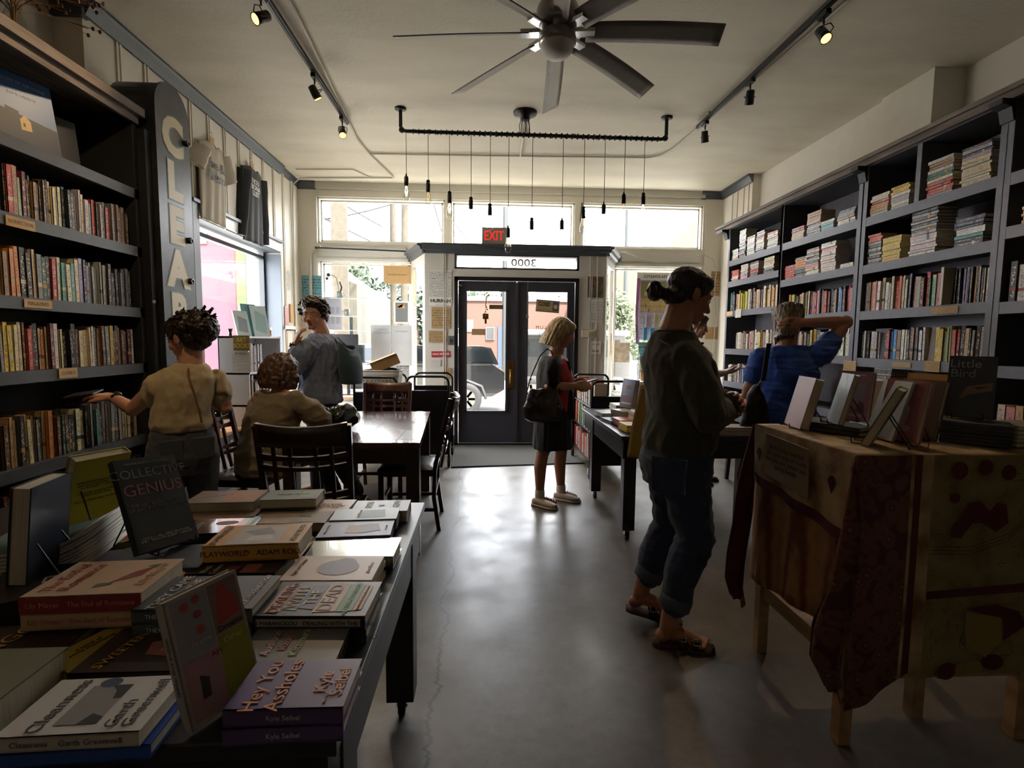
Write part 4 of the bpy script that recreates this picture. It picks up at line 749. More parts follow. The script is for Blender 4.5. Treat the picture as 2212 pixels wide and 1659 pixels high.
standbook(1.56, 1.84, CZ+.006, -1.30, .235, 0, .145, .225, .030, '#a3656c', 'pink book with a cream sundae in a glass dish on the cover', [('the sweetest\nrecipes of all', .014, '#b98a78', .02, .065, 0)],
    [('#b79a94', [(.045*math.cos(a*PI/10), -.065+.014*math.sin(a*PI/10)) for a in range(20)]), ('#c3ab98', [(-.022, -.055), (.022, -.055), (.03, .0), (-.03, .0)]), ('#b9b8ac', [(-.03, .0), (.03, .0), (.028, .014), (.012, .034), (.004, .03), (-.01, .036), (-.026, .016)])], stand='black wire stand under the pink sundae book')
standbook(1.68, 1.90, CZ+.004, -1.25, .26, 0, .145, .225, .028, '#5c4a3a', 'brown edged book right behind the pink sundae book', stand='black wire stand behind the pink sundae book')
standbook(1.955, 2.17, CZ+.004, -1.0, .22, 0, .14, .23, .02, '#c08e50', 'orange tan book standing behind the brown edged one')
standbook(1.868, 1.86, CZ+.086, -.85, .22, 0, .135, .232, .03, '#2b2f38', 'dark blue book with an orange bird on the cover', [('Little', .044, '#8a9098', -.02, .085, 0), ('Bird', .044, '#8a9098', -.025, .048, 0)], [('#7a5644', [(-.01, .0), (.06, .018), (.06, -.012), (.0, -.03), (-.03, -.05), (-.02, -.02)]), ('#16181c', [(.01, -.002), (.05, .004), (.02, -.010)])], stand='black wire stand on the pile under the orange bird book')
flatbook(1.84, 1.80, -42, .20, .155, CZ+.080, .0125, '#34363c', 'dark backed paperback in the pile under the orange bird book', n=6, hard=False, jit=.006)
flatbook(2.02, 1.80, 4, .20, .15, CZ+.074, .0145, '#7d6f5f', 'brown grey book in the pile beside the orange bird pile', n=5, hard=False, jit=.006, pf=True)
SCL = 1.0
# ------------------------------------------------------------------ black rolling book table, right
flatbook(1.035, 4.25, -85, .22, .15, .79, .012, '#9a9a9c', 'grey magazine-thin book at the far aisle end of the rolling table', n=3, hard=False)
flatbook(1.03, 3.98, -80, .21, .14, .768, .012, '#7f9fc0', 'pale blue book at the aisle side of the black rolling table', n=2, hard=False)
flatbook(1.06, 3.79, -86, .19, .13, .80, .012, '#b5543c', 'red orange paperback piled on the aisle side of the rolling table', n=4, hard=False)
flatbook(1.05, 3.56, -86, .17, .13, .80, .010, '#d0a83c', 'yellow paperback piled beside the mustard sling', n=5, hard=False)
flatbook(1.17, 3.72, -87, .17, .14, .865, .012, '#d2cabc', 'cream spined paperback in the tall pile on the rolling table', n=9, hard=False)
flatbook(1.12, 4.02, -70, .18, .13, .835, .014, '#c8c1b2', 'pale book in the pile behind the pale blue books', n=6, hard=False)
flatbook(1.20, 4.42, -88, .20, .14, .835, .020, '#bdb5a4', 'pale hardcover piled at the window end of the black table', n=4)
standbook(1.17, 4.16, .836, -1.15, .16, 0, .16, .24, .04, '#38387a', 'thick blue and maroon book with yellow lettering standing on the black table', [('ME', .05, '#d0a040', .0, .05, 0), ('IF', .05, '#c9b090', .0, .0, 0)], [('#5e2a30', [(-.08, -.12), (.08, -.12), (.08, -.02), (-.08, -.02)]), ('#c9beb4', [(-.06, -.09), (.06, -.09), (.06, -.075), (-.06, -.075)])])
standbook(1.38, 4.12, .80, -1.2, .14, 0, .18, .26, .045, '#26262a', 'large black book standing beside the blue and maroon one')
flatbook(1.40, 4.0, 0, .22, .16, .80, .03, '#8a8276', 'grey brown book under the large standing black book', n=2)
flatbook(1.74, 3.72, 3, .22, .15, .83, .028, '#9a8474', 'tan book in the pile before the person in blue', n=3)
flatbook(1.74, 3.47, -4, .24, .16, .80, .028, '#b3a89c', 'pale pinkish book by the near far-side corner of the black table', n=2)
# top display book on the left bookcase, leaning
standbook(-2.40, 2.92, 2.352, 1.30, .16, 0, .30, .40, .03, '#3a5f92', 'tall blue book with a small lit house, face out on the top shelf',
    [('THE LORE OF THE LOONS', .020, '#b8bcc0', .0, .155, 0), ('JEFF R. GIBSON', .020, '#b8bcc0', .0, .09, 0)], [('#1f2b3c', [(-.148, -.19), (.148, -.19), (.148, -.04), (-.148, .0)]), ('#222a36', [(-.09, -.075), (-.03, -.075), (-.03, .0), (-.09, .01)]), ('#b89a68', [(-.03, -.095), (.02, -.09), (.02, -.04), (-.005, -.01), (-.03, -.04)]), ('#3a2c24', [(-.018, -.075), (-.008, -.075), (-.008, -.055), (-.018, -.055)])])
standbook(-2.50, 3.22, 2.352, 1.30, .12, 0, .26, .32, .03, '#2a2c30', 'dark book behind the tall blue house book on the top shelf')

def ink(c): return mat('print '+c, c, .5)
# ------------------------------------------------------------------ tables, chairs, trucks
WOODD = woodmat('dark espresso wood', '#22130f', '#3a221a', .3, 5, .4)
WOODR = woodmat('reddish brown chair wood', '#3c1e12', '#5e3220', .35, 5, .3)
WOODT = woodmat('glossy table wood', '#3a2018', '#5c382a', .2, 5, .6)
PINE = woodmat('raw pine', '#8a6a4a', '#b0906a', .6, 4)
BLKW = mat('black stained wood', '#18181a', .4, noise=.1, nscale=20)
VINYL = mat('black vinyl', '#16161a', .25)
RUB = mat('black rubber', '#1c1c1c', .6)
def caster(par, x, y, r=.03, top=.0):
    m = MB(); m.lathe([(.004, -.011), (r, -.011), (r, .011), (.004, .011)], (x, y, r), 16, 0, 'X'); c = m.obj('caster', RUB, par)
    m = MB(); m.bb((x-.018, y-.012, r), (x-.014, y+.016, r*2.1)); m.bb((x+.014, y-.012, r), (x+.018, y+.016, r*2.1)); m.bb((x-.022, y-.02, r*2.1), (x+.022, y+.022, r*2.3)); m.cyl((x-.02, y, r), (x+.02, y, r), .005, 8); m.obj('caster_fork', CHROME, c)
def black_table(name, lab, x0, x1, y0, y1, h, lw, legs, loc=(0, 0, 0), ap=.11, over=.02):
    t = thing(name, lab, 'table', loc)
    m = MB(); m.bb((x0, y0, h-.03), (x1, y1, h)); m.obj('tabletop', mat('worn black tabletop', '#2c2c2e', .35, noise=.25, nscale=6), t, bevel=.003)
    m = MB(); a = over
    for q in (((x0+a, y0+a, h-.03-ap), (x1-a, y0+a+.03, h-.03)), ((x0+a, y1-a-.03, h-.03-ap), (x1-a, y1-a, h-.03)), ((x0+a, y0+a, h-.03-ap), (x0+a+.03, y1-a, h-.03)), ((x1-a-.03, y0+a, h-.03-ap), (x1-a, y1-a, h-.03))): m.bb(*q)
    m.obj('apron', BLKW, t)
    for x, y in legs:
        m = MB(); m.bb((x-lw/2, y-lw/2, .075), (x+lw/2, y+lw/2, h-.03)); m.obj('leg', BLKW, t, bevel=.003); caster(t, x, y, .03)
    return t
t = black_table('display_table', 'low black wooden table on casters covered with new books', -1.80, -.235, .778, 1.985, TZ, .098, [(-.30, 1.80), (-1.72, 1.80), (-.30, .92), (-1.72, .92)], ap=.16)
black_table('rolling_book_table', 'black wooden book table on casters behind the person in olive', .925, 1.90, 3.36, 4.78, .745, .085, [(1.0, 3.43), (.975, 4.36), (1.82, 4.46), (1.82, 3.43)], ap=.13)
m = MB()
for dz in (.64, .66): m.lathe([(.0, 0), (.008, .002), (0, .005)], (.944, 3.6, dz), 8, 0, 'X')
# reading table
t = thing('reading_table', 'dark reddish wooden reading table with glossy plank top', 'table', (0, 0, 0))
rt = [(-1.28, 3.17), (-.405, 3.17), (-.49, 4.58), (-1.26, 4.58)]
m = MB(); m.prism(rt, .705, .74, 'Z'); m.obj('tabletop', WOODT, t, bevel=.004)
m = MB()
for xx in (-1.0, -.78, -.56): m.bb((xx-.0015, 3.19, .7400), (xx+.0015, 4.56, .7404))
m.bb((-1.26, 3.27, .74), (-.42, 3.2725, .7404)); m.obj('plank_groove', mat('table groove', '#150d0b', .6), t)
m = MB(); m.bb((-1.25, 3.20, .60), (-.45, 3.225, .705)); m.bb((-1.23, 4.53, .60), (-.53, 4.555, .705)); m.bb((-1.25, 3.2, .6), (-1.225, 4.55, .705)); m.beam((-.45, 3.2, .652), (-.53, 4.55, .652), .025, .105); m.obj('apron', WOODD, t)
for x, y in ((-.455, 3.24), (-.53, 4.51), (-1.22, 3.24), (-1.20, 4.51)):
    m = MB(); m.prism([(-.042, -.042), (.042, -.042), (.042, .042), (-.042, .042)], 0, .70, 'Z'); l = m.obj('leg', WOODD, t, bevel=.004); l.location = (x, y, 0)
# lattice back chair, faces +Y
def make_chair(lab, wood):
    t = thing('dining_chair', lab, 'chair', (0, 0, 0), 0, 'lattice back wooden chairs around the reading table')
    def back(z): return -.19-.0*z-max(0, z-.45)*.22
    for s in (-1, 1):
        m = MB(); m.tube([(s*.205, -.22, 0), (s*.205, -.185, .25), (s*.205, back(.46), .46), (s*.21, back(.7), .7), (s*.215, back(.97), .965)], .021, 4); m.obj('rear_leg', wood, t, bevel=.003)
        m = MB(); m.bb((s*.195-.02, .17, 0), (s*.195+.02, .21, .44)); m.obj('front_leg', wood, t, bevel=.003)
    m = MB(); m.bb((-.2, -.19, .40), (.2, -.165, .45)); m.bb((-.2, .18, .40), (.2, .2, .45)); m.bb((-.205, -.18, .40), (-.185, .19, .45)); m.bb((.185, -.18, .40), (.205, .19, .45)); m.obj('seat_frame', wood, t)
    m = MB(); m.sheet(lambda u, v: ((u-.5)*.44, (v-.5)*.42+.005, .452+.028*(1-abs(2*u-1)**4)*(1-abs(2*v-1)**4)), 16, 16); m.bb((-.22, -.205, .44), (.22, .215, .452)); m.obj('seat', VINYL, t)
    def rail(z0, z1, th, bow, x=.21):
        def f(u, v): X = (u-.5)*2*x; z = z0+(z1-z0)*v; return (X, back(z)-bow*(1-(X/x)**2)-th/2, z+.018*((X/x)**2)*(v > .5))
        m = MB(); m.sheet(f, 14, 3, 0, th); return m
    rail(.865, .962, .022, .035).obj('top_rail', wood, t)
    m = MB()
    for z in (.80, .745, .60, .56): m.v += []; q = rail(z-.010, z+.010, .014, .032); m.add(q.v, q.f, 0)
    m.obj('cross_bar', wood, t)
    for x in (-.135, -.06, .06, .135):
        m = MB(); m.tube([(x, back(.5)-.03, .45), (x, back(.66)-.036, .66), (x, back(.87)-.036, .875)], .013, 4); m.obj('slat', wood, t)
    m = MB(); m.bb((-.2, .182, .20), (.2, .2, .225)); m.bb((-.2, -.2, .26), (.2, -.185, .285)); m.bb((-.205, -.19, .14), (-.188, .19, .165)); m.bb((.188, -.19, .14), (.205, .19, .165)); m.obj('stretcher', wood, t)
    return t
ch = make_chair('dark wooden lattice back chair seen from behind, this side of the reading table', WOODD); ch.location = (-.905, 2.80, 0); ch.rotation_euler.z = .07
copytree(ch, (-.555, 3.83, 0), PI/2+.03, 'dark wooden chair turned sideways at the aisle side of the reading table')
copytree(ch, (-1.62, 3.58, 0), -PI/2-.12, 'dark wooden chair with the seated woman in the olive tee')
c4 = make_chair('reddish brown chair at the far side of the reading table', WOODR); c4.location = (-.93, 4.62, 0); c4.rotation_euler.z = PI
# book trucks
def truck(lab, loc, w, L, H=.84, notes=(), side=0, shz=(.16, .45, .72)):
    t = thing('book_truck', lab, 'cart', loc, 0, 'black metal book trucks')
    for y in (0, L):
        m = MB(); m.bb((-w/2+.01, y-.008, .14), (w/2-.01, y+.008, H)); m.obj('end_panel', BLACK, t)
        m = MB(); r = .07; H2 = H+.15
        pts = [(-w/2, y, .1), (-w/2, y, H2-r)]+[(-w/2+r-r*math.cos(a), y, H2-r+r*math.sin(a)) for a in (.4, .8, 1.2)]+[(-w/2+r, y, H2), (w/2-r, y, H2)]+[(w/2-r+r*math.sin(a), y, H2-r+r*math.cos(a)) for a in (.4, .8, 1.2)]+[(w/2, y, H2-r), (w/2, y, .1)]
        m.tube(pts, .013, 8); m.obj('handle_frame', BLACK, t)
    for z in shz:
        m = MB(); m.bb((-w/2+.01, 0, z-.012), (w/2-.01, L, z)); m.obj('shelf', BLACK, t)
    for x in (-w/2, w/2):
        for y in (0.01, L-.01):
            m = MB(); m.lathe([(.004, -.014), (.045, -.014), (.05, -.008), (.05, .008), (.045, .014), (.004, .014)], (x, y, .05), 18, 0, 'X'); c = m.obj('caster', RUB, t)
            m = MB(); m.bb((x-.02, y-.015, .05), (x-.016, y+.015, .11)); m.bb((x+.016, y-.015, .05), (x+.02, y+.015, .11)); m.obj('caster_fork', CHROME, c)
    return t
truck('black metal book truck beside the left door frame', (-.615, 5.50, 0), .45, .62, .84)
truck('black metal book truck behind the reddish brown chair, carrying the laundry basket', (-1.13, 5.32, 0), .44, .62, .84)
truck('black metal book truck full of books behind the black rolling table', (1.27, 4.98, 0), .42, 1.05, .84)
rrT = lambda z, codes, w: row(-1, 1.08, z, 5.02, 6.0, codes, (.19, .25), w, 'its far end', 'books on the full book truck', (.12, .15))
rrT(.722, 'rwrwLpwkrwLpwwrLwpwrLw', 'top tier of the full book truck'); rrT(.452, 'rmrwyellswBLwkwLwrwpw', 'middle tier of the full book truck'); rrT(.162, 'rwrOrwrLrrOwrrLwrOrwr', 'bottom tier of the full book truck')
# laundry basket with box
t = thing('laundry_basket', 'white perforated plastic basket on the far book truck', 'basket', (-1.13, 5.66, .845))
m = MB()
def bk(u, v): a = 2*PI*u; k = .86+.14*v; c, s = math.cos(a), math.sin(a); q = 1/max(abs(c), abs(s))**.75; return (c*q*.22*k, s*q*.16*k, v*.20)
m.sheet(bk, 40, 4, 0, .004); m.prism([(-.19, -.14), (.19, -.14), (.19, .14), (-.19, .14)], 0, .004, 'Z'); m.obj('body', mat('white plastic', '#d8d8d6', .4), t)
m = MB(); m.tube([Vector(bk(i/40, 1)) for i in range(40)], .008, 6, closed=True); m.obj('rim', mat('white plastic', '#d8d8d6', .4), t)
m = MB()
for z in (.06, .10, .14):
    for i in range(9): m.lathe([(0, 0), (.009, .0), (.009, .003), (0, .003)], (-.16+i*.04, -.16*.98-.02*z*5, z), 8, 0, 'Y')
m.obj('painted_hole_shade', mat('basket hole shadow', '#7d8083', .8), t)  # grey discs paint the shade of holes on the solid basket wall
m = MB(); m.box((0, 0, 0), (.30, .22, .11)); m.box((-.02, 0, .058), (.32, .24, .006)); tag(m.obj('cardboard_box', CARD, loc=(-1.10, 5.66, 1.125)), 'open cardboard box tipped on top of the white basket', 'box').rotation_euler = (0, -.38, .25)
m = MB(); rg = random.Random(5)
m.sheet(lambda u, v: ((u-.5)*.34, (v-.5)*.26, .05*math.sin(u*9+v*5)*math.cos(v*7)*.4+.05*(1-(2*u-1)**2)*(1-(2*v-1)**2)), 20, 16, 0, .006); tag(m.obj('folded_clothes', mat('dark navy cloth', '#1f2330', .9), loc=(-1.12, 5.66, 1.03)), 'dark crumpled clothes in the white basket', 'clothes')
# white art book bookcase in front of the side window
t = thing('white_bookcase', 'low white painted bookcase in front of the side window', 'bookcase', (-2.26, 5.0, 0)); WB = mat('white laminate', '#cfd0d0', .45)
m = MB(); m.bb((-.28, 0, 0), (0, .018, 1.40)); m.obj('side_panel', WB, t); m = MB(); m.bb((-.28, .76, 0), (0, .778, 1.40)); m.obj('side_panel', WB, t); m = MB(); m.bb((-.28, 0, 0), (-.27, .778, 1.4)); m.obj('back_panel', WB, t)
for z in (.05, .40, .74, 1.05, 1.40):
    m = MB(); m.bb((-.28, 0, z-.018), (0, .778, z)); m.obj('shelf', WB, t)
row(1, -2.29, 1.05, 5.03, 5.40, 'mTmLtvnnwkuL', (.22, .30), 'upper shelf of the white bookcase', 'its window end', 'books in the white bookcase', (.18, .22)); row(1, -2.29, .74, 5.03, 5.6, 'tmTLkwmtnLkwg', (.2, .28), 'middle shelf of the white bookcase', 'its window end', 'books in the white bookcase', (.18, .22))
row(1, -2.29, .40, 5.03, 5.74, 'LkwmtnLkwgnwtkL', (.2, .28), 'lower shelf of the white bookcase', 'its window end', 'books in the white bookcase', (.18, .22))
# window seat behind, with plants and bits in the side window
t = thing('window_bench', 'pale wooden bench along the front left window', 'bench', (0, 0, 0)); m = MB(); m.bb((-2.55, 6.78, .58), (-1.12, 7.38, .62)); m.obj('top', PINE, t); m = MB(); m.bb((-2.5, 6.84, 0), (-1.15, 6.86, .58)); m.bb((-2.55, 6.84, 0), (-2.5, 7.36, .58)); m.obj('front_panel', WHITE, t)
t = thing('counter', 'white display counter under the right front window', 'counter', (0, 0, 0)); m = MB(); m.bb((1.95, 6.85, .80), (3.15, 7.38, .84)); m.obj('top', TRIMW, t); m = MB(); m.bb((1.98, 6.9, 0), (3.1, 6.92, .80)); m.bb((1.98, 6.9, 0), (2.0, 7.36, .8)); m.obj('front_panel', TRIMW, t)
# yellow canvas sling
t = thing('canvas_sling', 'mustard yellow canvas tote with brown trim hanging at the near table corner', 'bag', (0, 0, 0)); YEL = mat('mustard canvas', '#b8954a', .85, noise=.08, nscale=40, bump=.3, bscale=300)
def ys(u, v): x0 = .955+.085*v**1.3; x1 = 1.26-.0*v; return (x0+(x1-x0)*u, 3.30-.035*math.sin(PI*u)*(1-.4*v)+.03*v, .615+.47*v*(1-.0*u)+.03*v*math.sin(PI*min(1, u*1.2))*.8)
m = MB(); m.sheet(ys, 16, 16, 0, .006); m.obj('body', YEL, t)
m = MB(); m.tube([Vector(ys(0, i/12)) for i in range(13)], .005, 6); m.tube([Vector(ys(i/12, 1)) for i in range(13)], .005, 6); m.tube([Vector(ys(i/12, 1))+Vector((0, -.004, -.022)) for i in range(13)], .011, 6, flat=.5); m.obj('brown_trim', mat('tan leather trim', '#7a5a30', .6), t)
# step stool + low bench right
t = thing('step_stool', 'black wooden step stool by the right bookcases', 'stool', (2.62, 4.75, 0))
m = MB(); m.bb((-.17, -.28, .27), (.22, .26, .295)); m.obj('step', BLKW, t, bevel=.003)
for x, y in ((-.14, -.25), (-.14, .22), (.19, -.25), (.19, .22)):
    m = MB(); m.beam((x, y, .27), (x*1.1, y*1.05, 0), .035); m.obj('leg', BLKW, t)
m = MB(); m.bb((.02, -.2, .295), (.05, .2, .50)); m.bb((.0, -.24, .5), (.2, .24, .52)); m.obj('upper_step', BLKW, t)


# ------------------------------------------------------------------ cloth covered display table
ct = thing('display_counter', 'tall raw pine table under the patterned cloths', 'table', (0, 0, 0))
TX0, TX1, TY0, TY1, TH = 1.215, 2.34, 1.565, 2.165, 1.015
m = MB(); m.bb((TX0, TY0, TH-.03), (TX1, TY1, TH)); m.obj('tabletop', PINE, ct)
for x, y in ((1.245, 2.13), (1.245, 1.605), (1.885, 1.605), (1.61, 1.72), (1.885, 2.13)):
    m = MB(); m.bb((x-.022, y-.022, 0), (x+.022, y+.022, TH-.03)); m.obj('leg', PINE, ct, bevel=.002)
m = MB(); m.bb((1.235, 1.62, .255), (1.255, 2.11, .315)); m.obj('side_stretcher', PINE, ct)
m = MB(); m.bb((1.267, 1.59, .235), (1.87, 1.62, .30)); m.obj('front_stretcher', PINE, ct); m = MB(); m.bb((1.26, 1.62, .30), (1.40, 1.9, .305)); m.obj('lower_board', PINE, ct)
def clothmat(name, base, dark, pale, sc, weave=420, kind=0):
    m, p, N, L = nodemat(name); tc = N('TexCoord')
    if kind == 0:      # floral border
        v = N('TexVoronoi', Scale=sc); L(tc.outputs['Object'], v.inputs['Vector']); r = ramp(N, [(.0, pale), (.16, pale), (.2, dark), (.38, base), (.6, base), (.7, dark)]); L(v.outputs['Distance'], r.inputs[0])
    elif kind == 1:    # knitted
        w = N('TexWave', Scale=sc); w.inputs['Distortion'].default_value = 1.5; w.inputs['Detail'].default_value = 2; L(tc.outputs['Object'], w.inputs['Vector']); r = ramp(N, [(0, dark), (.45, base), (1, pale)]); L(w.outputs['Fac'], r.inputs[0])
    else:
        n = N('TexNoise', Scale=sc, Detail=7.); L(tc.outputs['Object'], n.inputs['Vector']); r = ramp(N, [(.35, dark), (.5, base), (.65, pale)]); L(n.outputs['Fac'], r.inputs[0])
    L(r.outputs[0], p.inputs['Base Color']); p.inputs['Roughness'].default_value = .92
    w2 = N('TexVoronoi', Scale=weave); L(tc.outputs['Object'], w2.inputs['Vector']); b = N('Bump', Strength=.5, Distance=.002); L(w2.outputs['Distance'], b.inputs['Height']); L(b.outputs[0], p.inputs['Normal']); return m
CTOP = clothmat('tan striped cloth', '#a5875f', '#7c5438', '#bba27a', 9, kind=2); CFLO = clothmat('maroon floral cloth', '#68402f', '#4e2826', '#7c5641', 24); CPAN = clothmat('olive printed cloth', '#85714a', '#76633f', '#8f7b52', 14, kind=2)
CMAR = mat('maroon band', '#521c22', .9, noise=.15, nscale=30); CKNI = clothmat('orange knitted blanket', '#8c5a34', '#6e3a26', '#a5764a', 22, 160, kind=1); CLIL = clothmat('lilac flecked lining', '#77707c', '#563844', '#8e8c98', 60, kind=2)
CPINK = clothmat('pink edged cloth', '#9c6c5c', '#7c3f3c', '#b08c6c', 16, kind=2); CINK = mat('cloth outline print', '#3e3428', .9)
CG = thing('patterned_cloth', 'tan and maroon patterned cloth hanging over the front of the pine table', 'cloth', (0, 0, 0))
# top + front in one sheet; columns of the front carry the printed bands
FZ = .275
def front(u, v):
    x = TX0-.012+(TX1-TX0+.02)*u
    fold = .010*math.sin(x*26)*(1-u)*v+.012*math.sin(x*55+1)*v*max(0, .35-u)
    y = TY0-.014-.012*v-fold; z = TH+.010-(TH-FZ)*v*(1.0 if x > 1.42 else 1+.0*v)
    if x < 1.42: z -= .12*v*(1.42-x)/.2
    return (x, y-.02*math.sin(PI*v)*(u < .2)*(1-u*5), z)
m = MB(); NU = 90
m.sheet(front, NU, 24)
# material per column: floral band | pale | maroon stripe | pale | panel
cols = []
for i in range(NU):
    x = TX0-.012+(TX1-TX0+.02)*(i+.5)/NU
    cols.append(1 if x < 1.375 else (0 if x < 1.395 else (2 if x < 1.425 else (0 if x < 1.455 else 3))))
m.m = [cols[i] for i in range(NU) for _ in range(24)]
fr = lambda x, z: (x, TY0-.0165-.012*((TH+.01-z)/(TH-FZ))-.0035-.010*math.sin(x*26)*(1-(x-TX0+.012)/(TX1-TX0+.02))*((TH+.01-z)/(TH-FZ)), z)
def pr_poly(pts, mi): m.add([fr(x, z) for x, z in pts], [tuple(range(len(pts)))], mi)
def pr_line(pts, w, mi):
    for a, b in zip(pts, pts[1:]):
        d = Vector((b[0]-a[0], b[1]-a[1])); n = Vector((-d.y, d.x)).normalized()*w/2 if d.length else Vector((0, 0)); pr_poly([(a[0]+n.x, a[1]+n.y), (b[0]+n.x, b[1]+n.y), (b[0]-n.x, b[1]-n.y), (a[0]-n.x, a[1]-n.y)], mi)
circ = lambda x, z, r, k=14, s=1.: [(x+r*math.cos(2*PI*i/k)*s, z+r*math.sin(2*PI*i/k)) for i in range(k)]
pr_poly([(1.455, .545), (2.34, .60), (2.34, .635), (1.455, .572)], 2)
for x, z, r in ((1.54, .975, .030), (1.63, .985, .026), (1.71, .968, .026), (1.53, .885, .018)): pr_poly(circ(x, z, r), 2)
pr_poly([(1.52, .755), (1.56, .75), (1.60, .80), (1.63, .80), (1.68, .77), (1.72, .80), (1.71, .86), (1.68, .87), (1.655, .84), (1.62, .875), (1.58, .87), (1.56, .82), (1.53, .80)], 2)
pr_poly([(1.60, .51), (1.70, .525), (1.78, .50), (1.81, .45), (1.76, .42), (1.73, .40), (1.725, .47), (1.66, .49)], 2); pr_poly([(1.60, .50), (1.72, .48), (1.725, .40), (1.68, .34), (1.61, .37), (1.60, .42)], 4)
pr_line([(1.60, .455), (1.63, .47), (1.66, .46)], .006, 5); pr_poly(circ(1.635, .442, .01), 5); pr_line([(1.595, .43), (1.585, .40), (1.60, .385)], .004, 5); pr_line([(1.61, .375), (1.64, .37)], .005, 5)
for x, z, r in ((1.60, .30, .022), (1.64, .305, .024), (1.70, .325, .028), (1.54, .30, .03)): pr_poly(circ(x, z, r, s=1.3), 2 if x < 1.59 or x > 1.66 else 4)
pr_line([(x, z) for x, z in circ(1.515, .295, .018)], .003, 5)
rg = random.Random(9)
for _ in range(90):
    x, z = rg.uniform(1.47, 1.95), rg.uniform(.30, .98); a = rg.uniform(0, PI); l = rg.uniform(.01, .035)
    if .54 < z < .64: continue
    pr_line([(x, z), (x+l*math.cos(a), z+l*math.sin(a))], .0018, 5)
for k in range(3): pr_line([(1.46+.0*k, .70+.012*k), (1.6, .695+.012*k), (1.72, .74+.012*k), (1.82, .83+.012*k), (1.9, .93+.012*k)], .002, 5)
m.obj('front_drape', [CTOP, CFLO, CMAR, CPAN, mat('ochre print', '#8e7a3e', .9), CINK], CG)
m = MB(); m.sheet(lambda u, v: (TX0-.012+(TX1-TX0+.02)*u, TY0-.014+(TY1-TY0+.02)*v, TH+.006+.003*math.sin(u*20)*math.sin(v*9)), 40, 20, 0, .004); m.obj('top_layer', CTOP, CG)
# left side, short paisley layer with maroon hem
def side(u, v, drop0, drop1, off, x=TX0-.014):
    y = TY0-.01+(TY1-TY0+.02)*u; d = drop0+(drop1-drop0)*u; return (x-off-.012*v-.010*math.sin(u*17)*v, y, TH+.010-d*v)
m = MB(); m.sheet(lambda u, v: side(u, v, .30, .24+.0*v, .004), 40, 14); m.m = [(1 if j >= 12 else 0) for i in range(40) for j in range(14)]
for yy in (1.64, 2.03, 2.10):
    for k in range(7):
        a = (k-3)*.35; m.add([(TX0-.034, yy+.0*a, .87), (TX0-.034, yy+.022*math.sin(a)-.004, .90+.035*math.cos(a)), (TX0-.034, yy+.022*math.sin(a)+.004, .90+.035*math.cos(a))], [(0, 1, 2)], 1)
m.obj('side_drape', [CTOP, CMAR], CG)
m = MB(); m.sheet(lambda u, v: side(u, v, .62, .70, -.012), 40, 16, 0, .003); tag(m.obj('knitted_blanket', CKNI), 'orange and tan knitted blanket hanging under the cloth on the aisle side', 'blanket')
# corner flaps
def flap(y, sgn, zt, pts, name, mats):
    """hanging corner cone: profile of widths down the height"""
    m = MB(); n = 24
    def f(u, v):
        k = v*(len(pts)-1); i = min(int(k), len(pts)-2); t = k-i; a, b = pts[i], pts[i+1]; w = a[1]+(b[1]-a[1])*t; dx = a[2]+(b[2]-a[2])*t; z = a[0]+(b[0]-a[0])*t
        s = (u-.5)*2; return (TX0-.02+dx-.03*math.cos(s*4.5)*min(1, v*3), y+s*w+dx*.3*sgn, z-.05*abs(s)*v)
    m.sheet(f, n, 24, 0, .003); m.m = [(1 if (i > n*.55) else (2 if j > 20 else 0)) for i in range(n) for j in range(24)]*1+[0]*(len(m.f)-n*24)
    return m.obj(name, mats, CG)
flap(1.555, -1, TH, [(1.02, .005, .0), (.80, .06, -.005), (.60, .055, -.015), (.45, .075, -.055), (.33, .07, -.06), (.24, .03, -.02)], 'corner_flap', [CFLO, CLIL, CPINK])
flap(2.18, 1, TH, [(1.02, .005, .0), (.80, .07, -.04), (.62, .05, -.045), (.45, .06, -.075), (.33, .06, -.08), (.25, .04, -.05)], 'corner_flap', [CMAR, CLIL, CPINK])
# kraft sign clipped on the cloth
sg = thing('kraft_sign', 'large kraft paper sign with handwriting pinned to the aisle side of the cloth', 'sign', (TX0-.045, 1.885, .925)); m = MB(); m.add([(0, .145, .085), (.0, -.135, .075), (.004, -.14, -.105), (.0, .14, -.085), (-.004, .145, .085), (-.004, -.135, .075), (.0, -.14, -.105), (-.004, .14, -.085)], [(0, 3, 2, 1), (4, 5, 6, 7), (0, 1, 5, 4), (3, 7, 6, 2), (0, 4, 7, 3), (1, 2, 6, 5)]); m.obj('sheet', mat('brown kraft sheet', '#8f7358', .8, noise=.06), sg)
text('handwriting', 'Book fairies wanted\nthis new crop of books\nfor you, our sweet and\nspring Books', .028, mat('brown pencil', '#4a3826', .7), sg, (-.006, 0, .0), (PI/2, 0, -PI/2), sx=1.0)
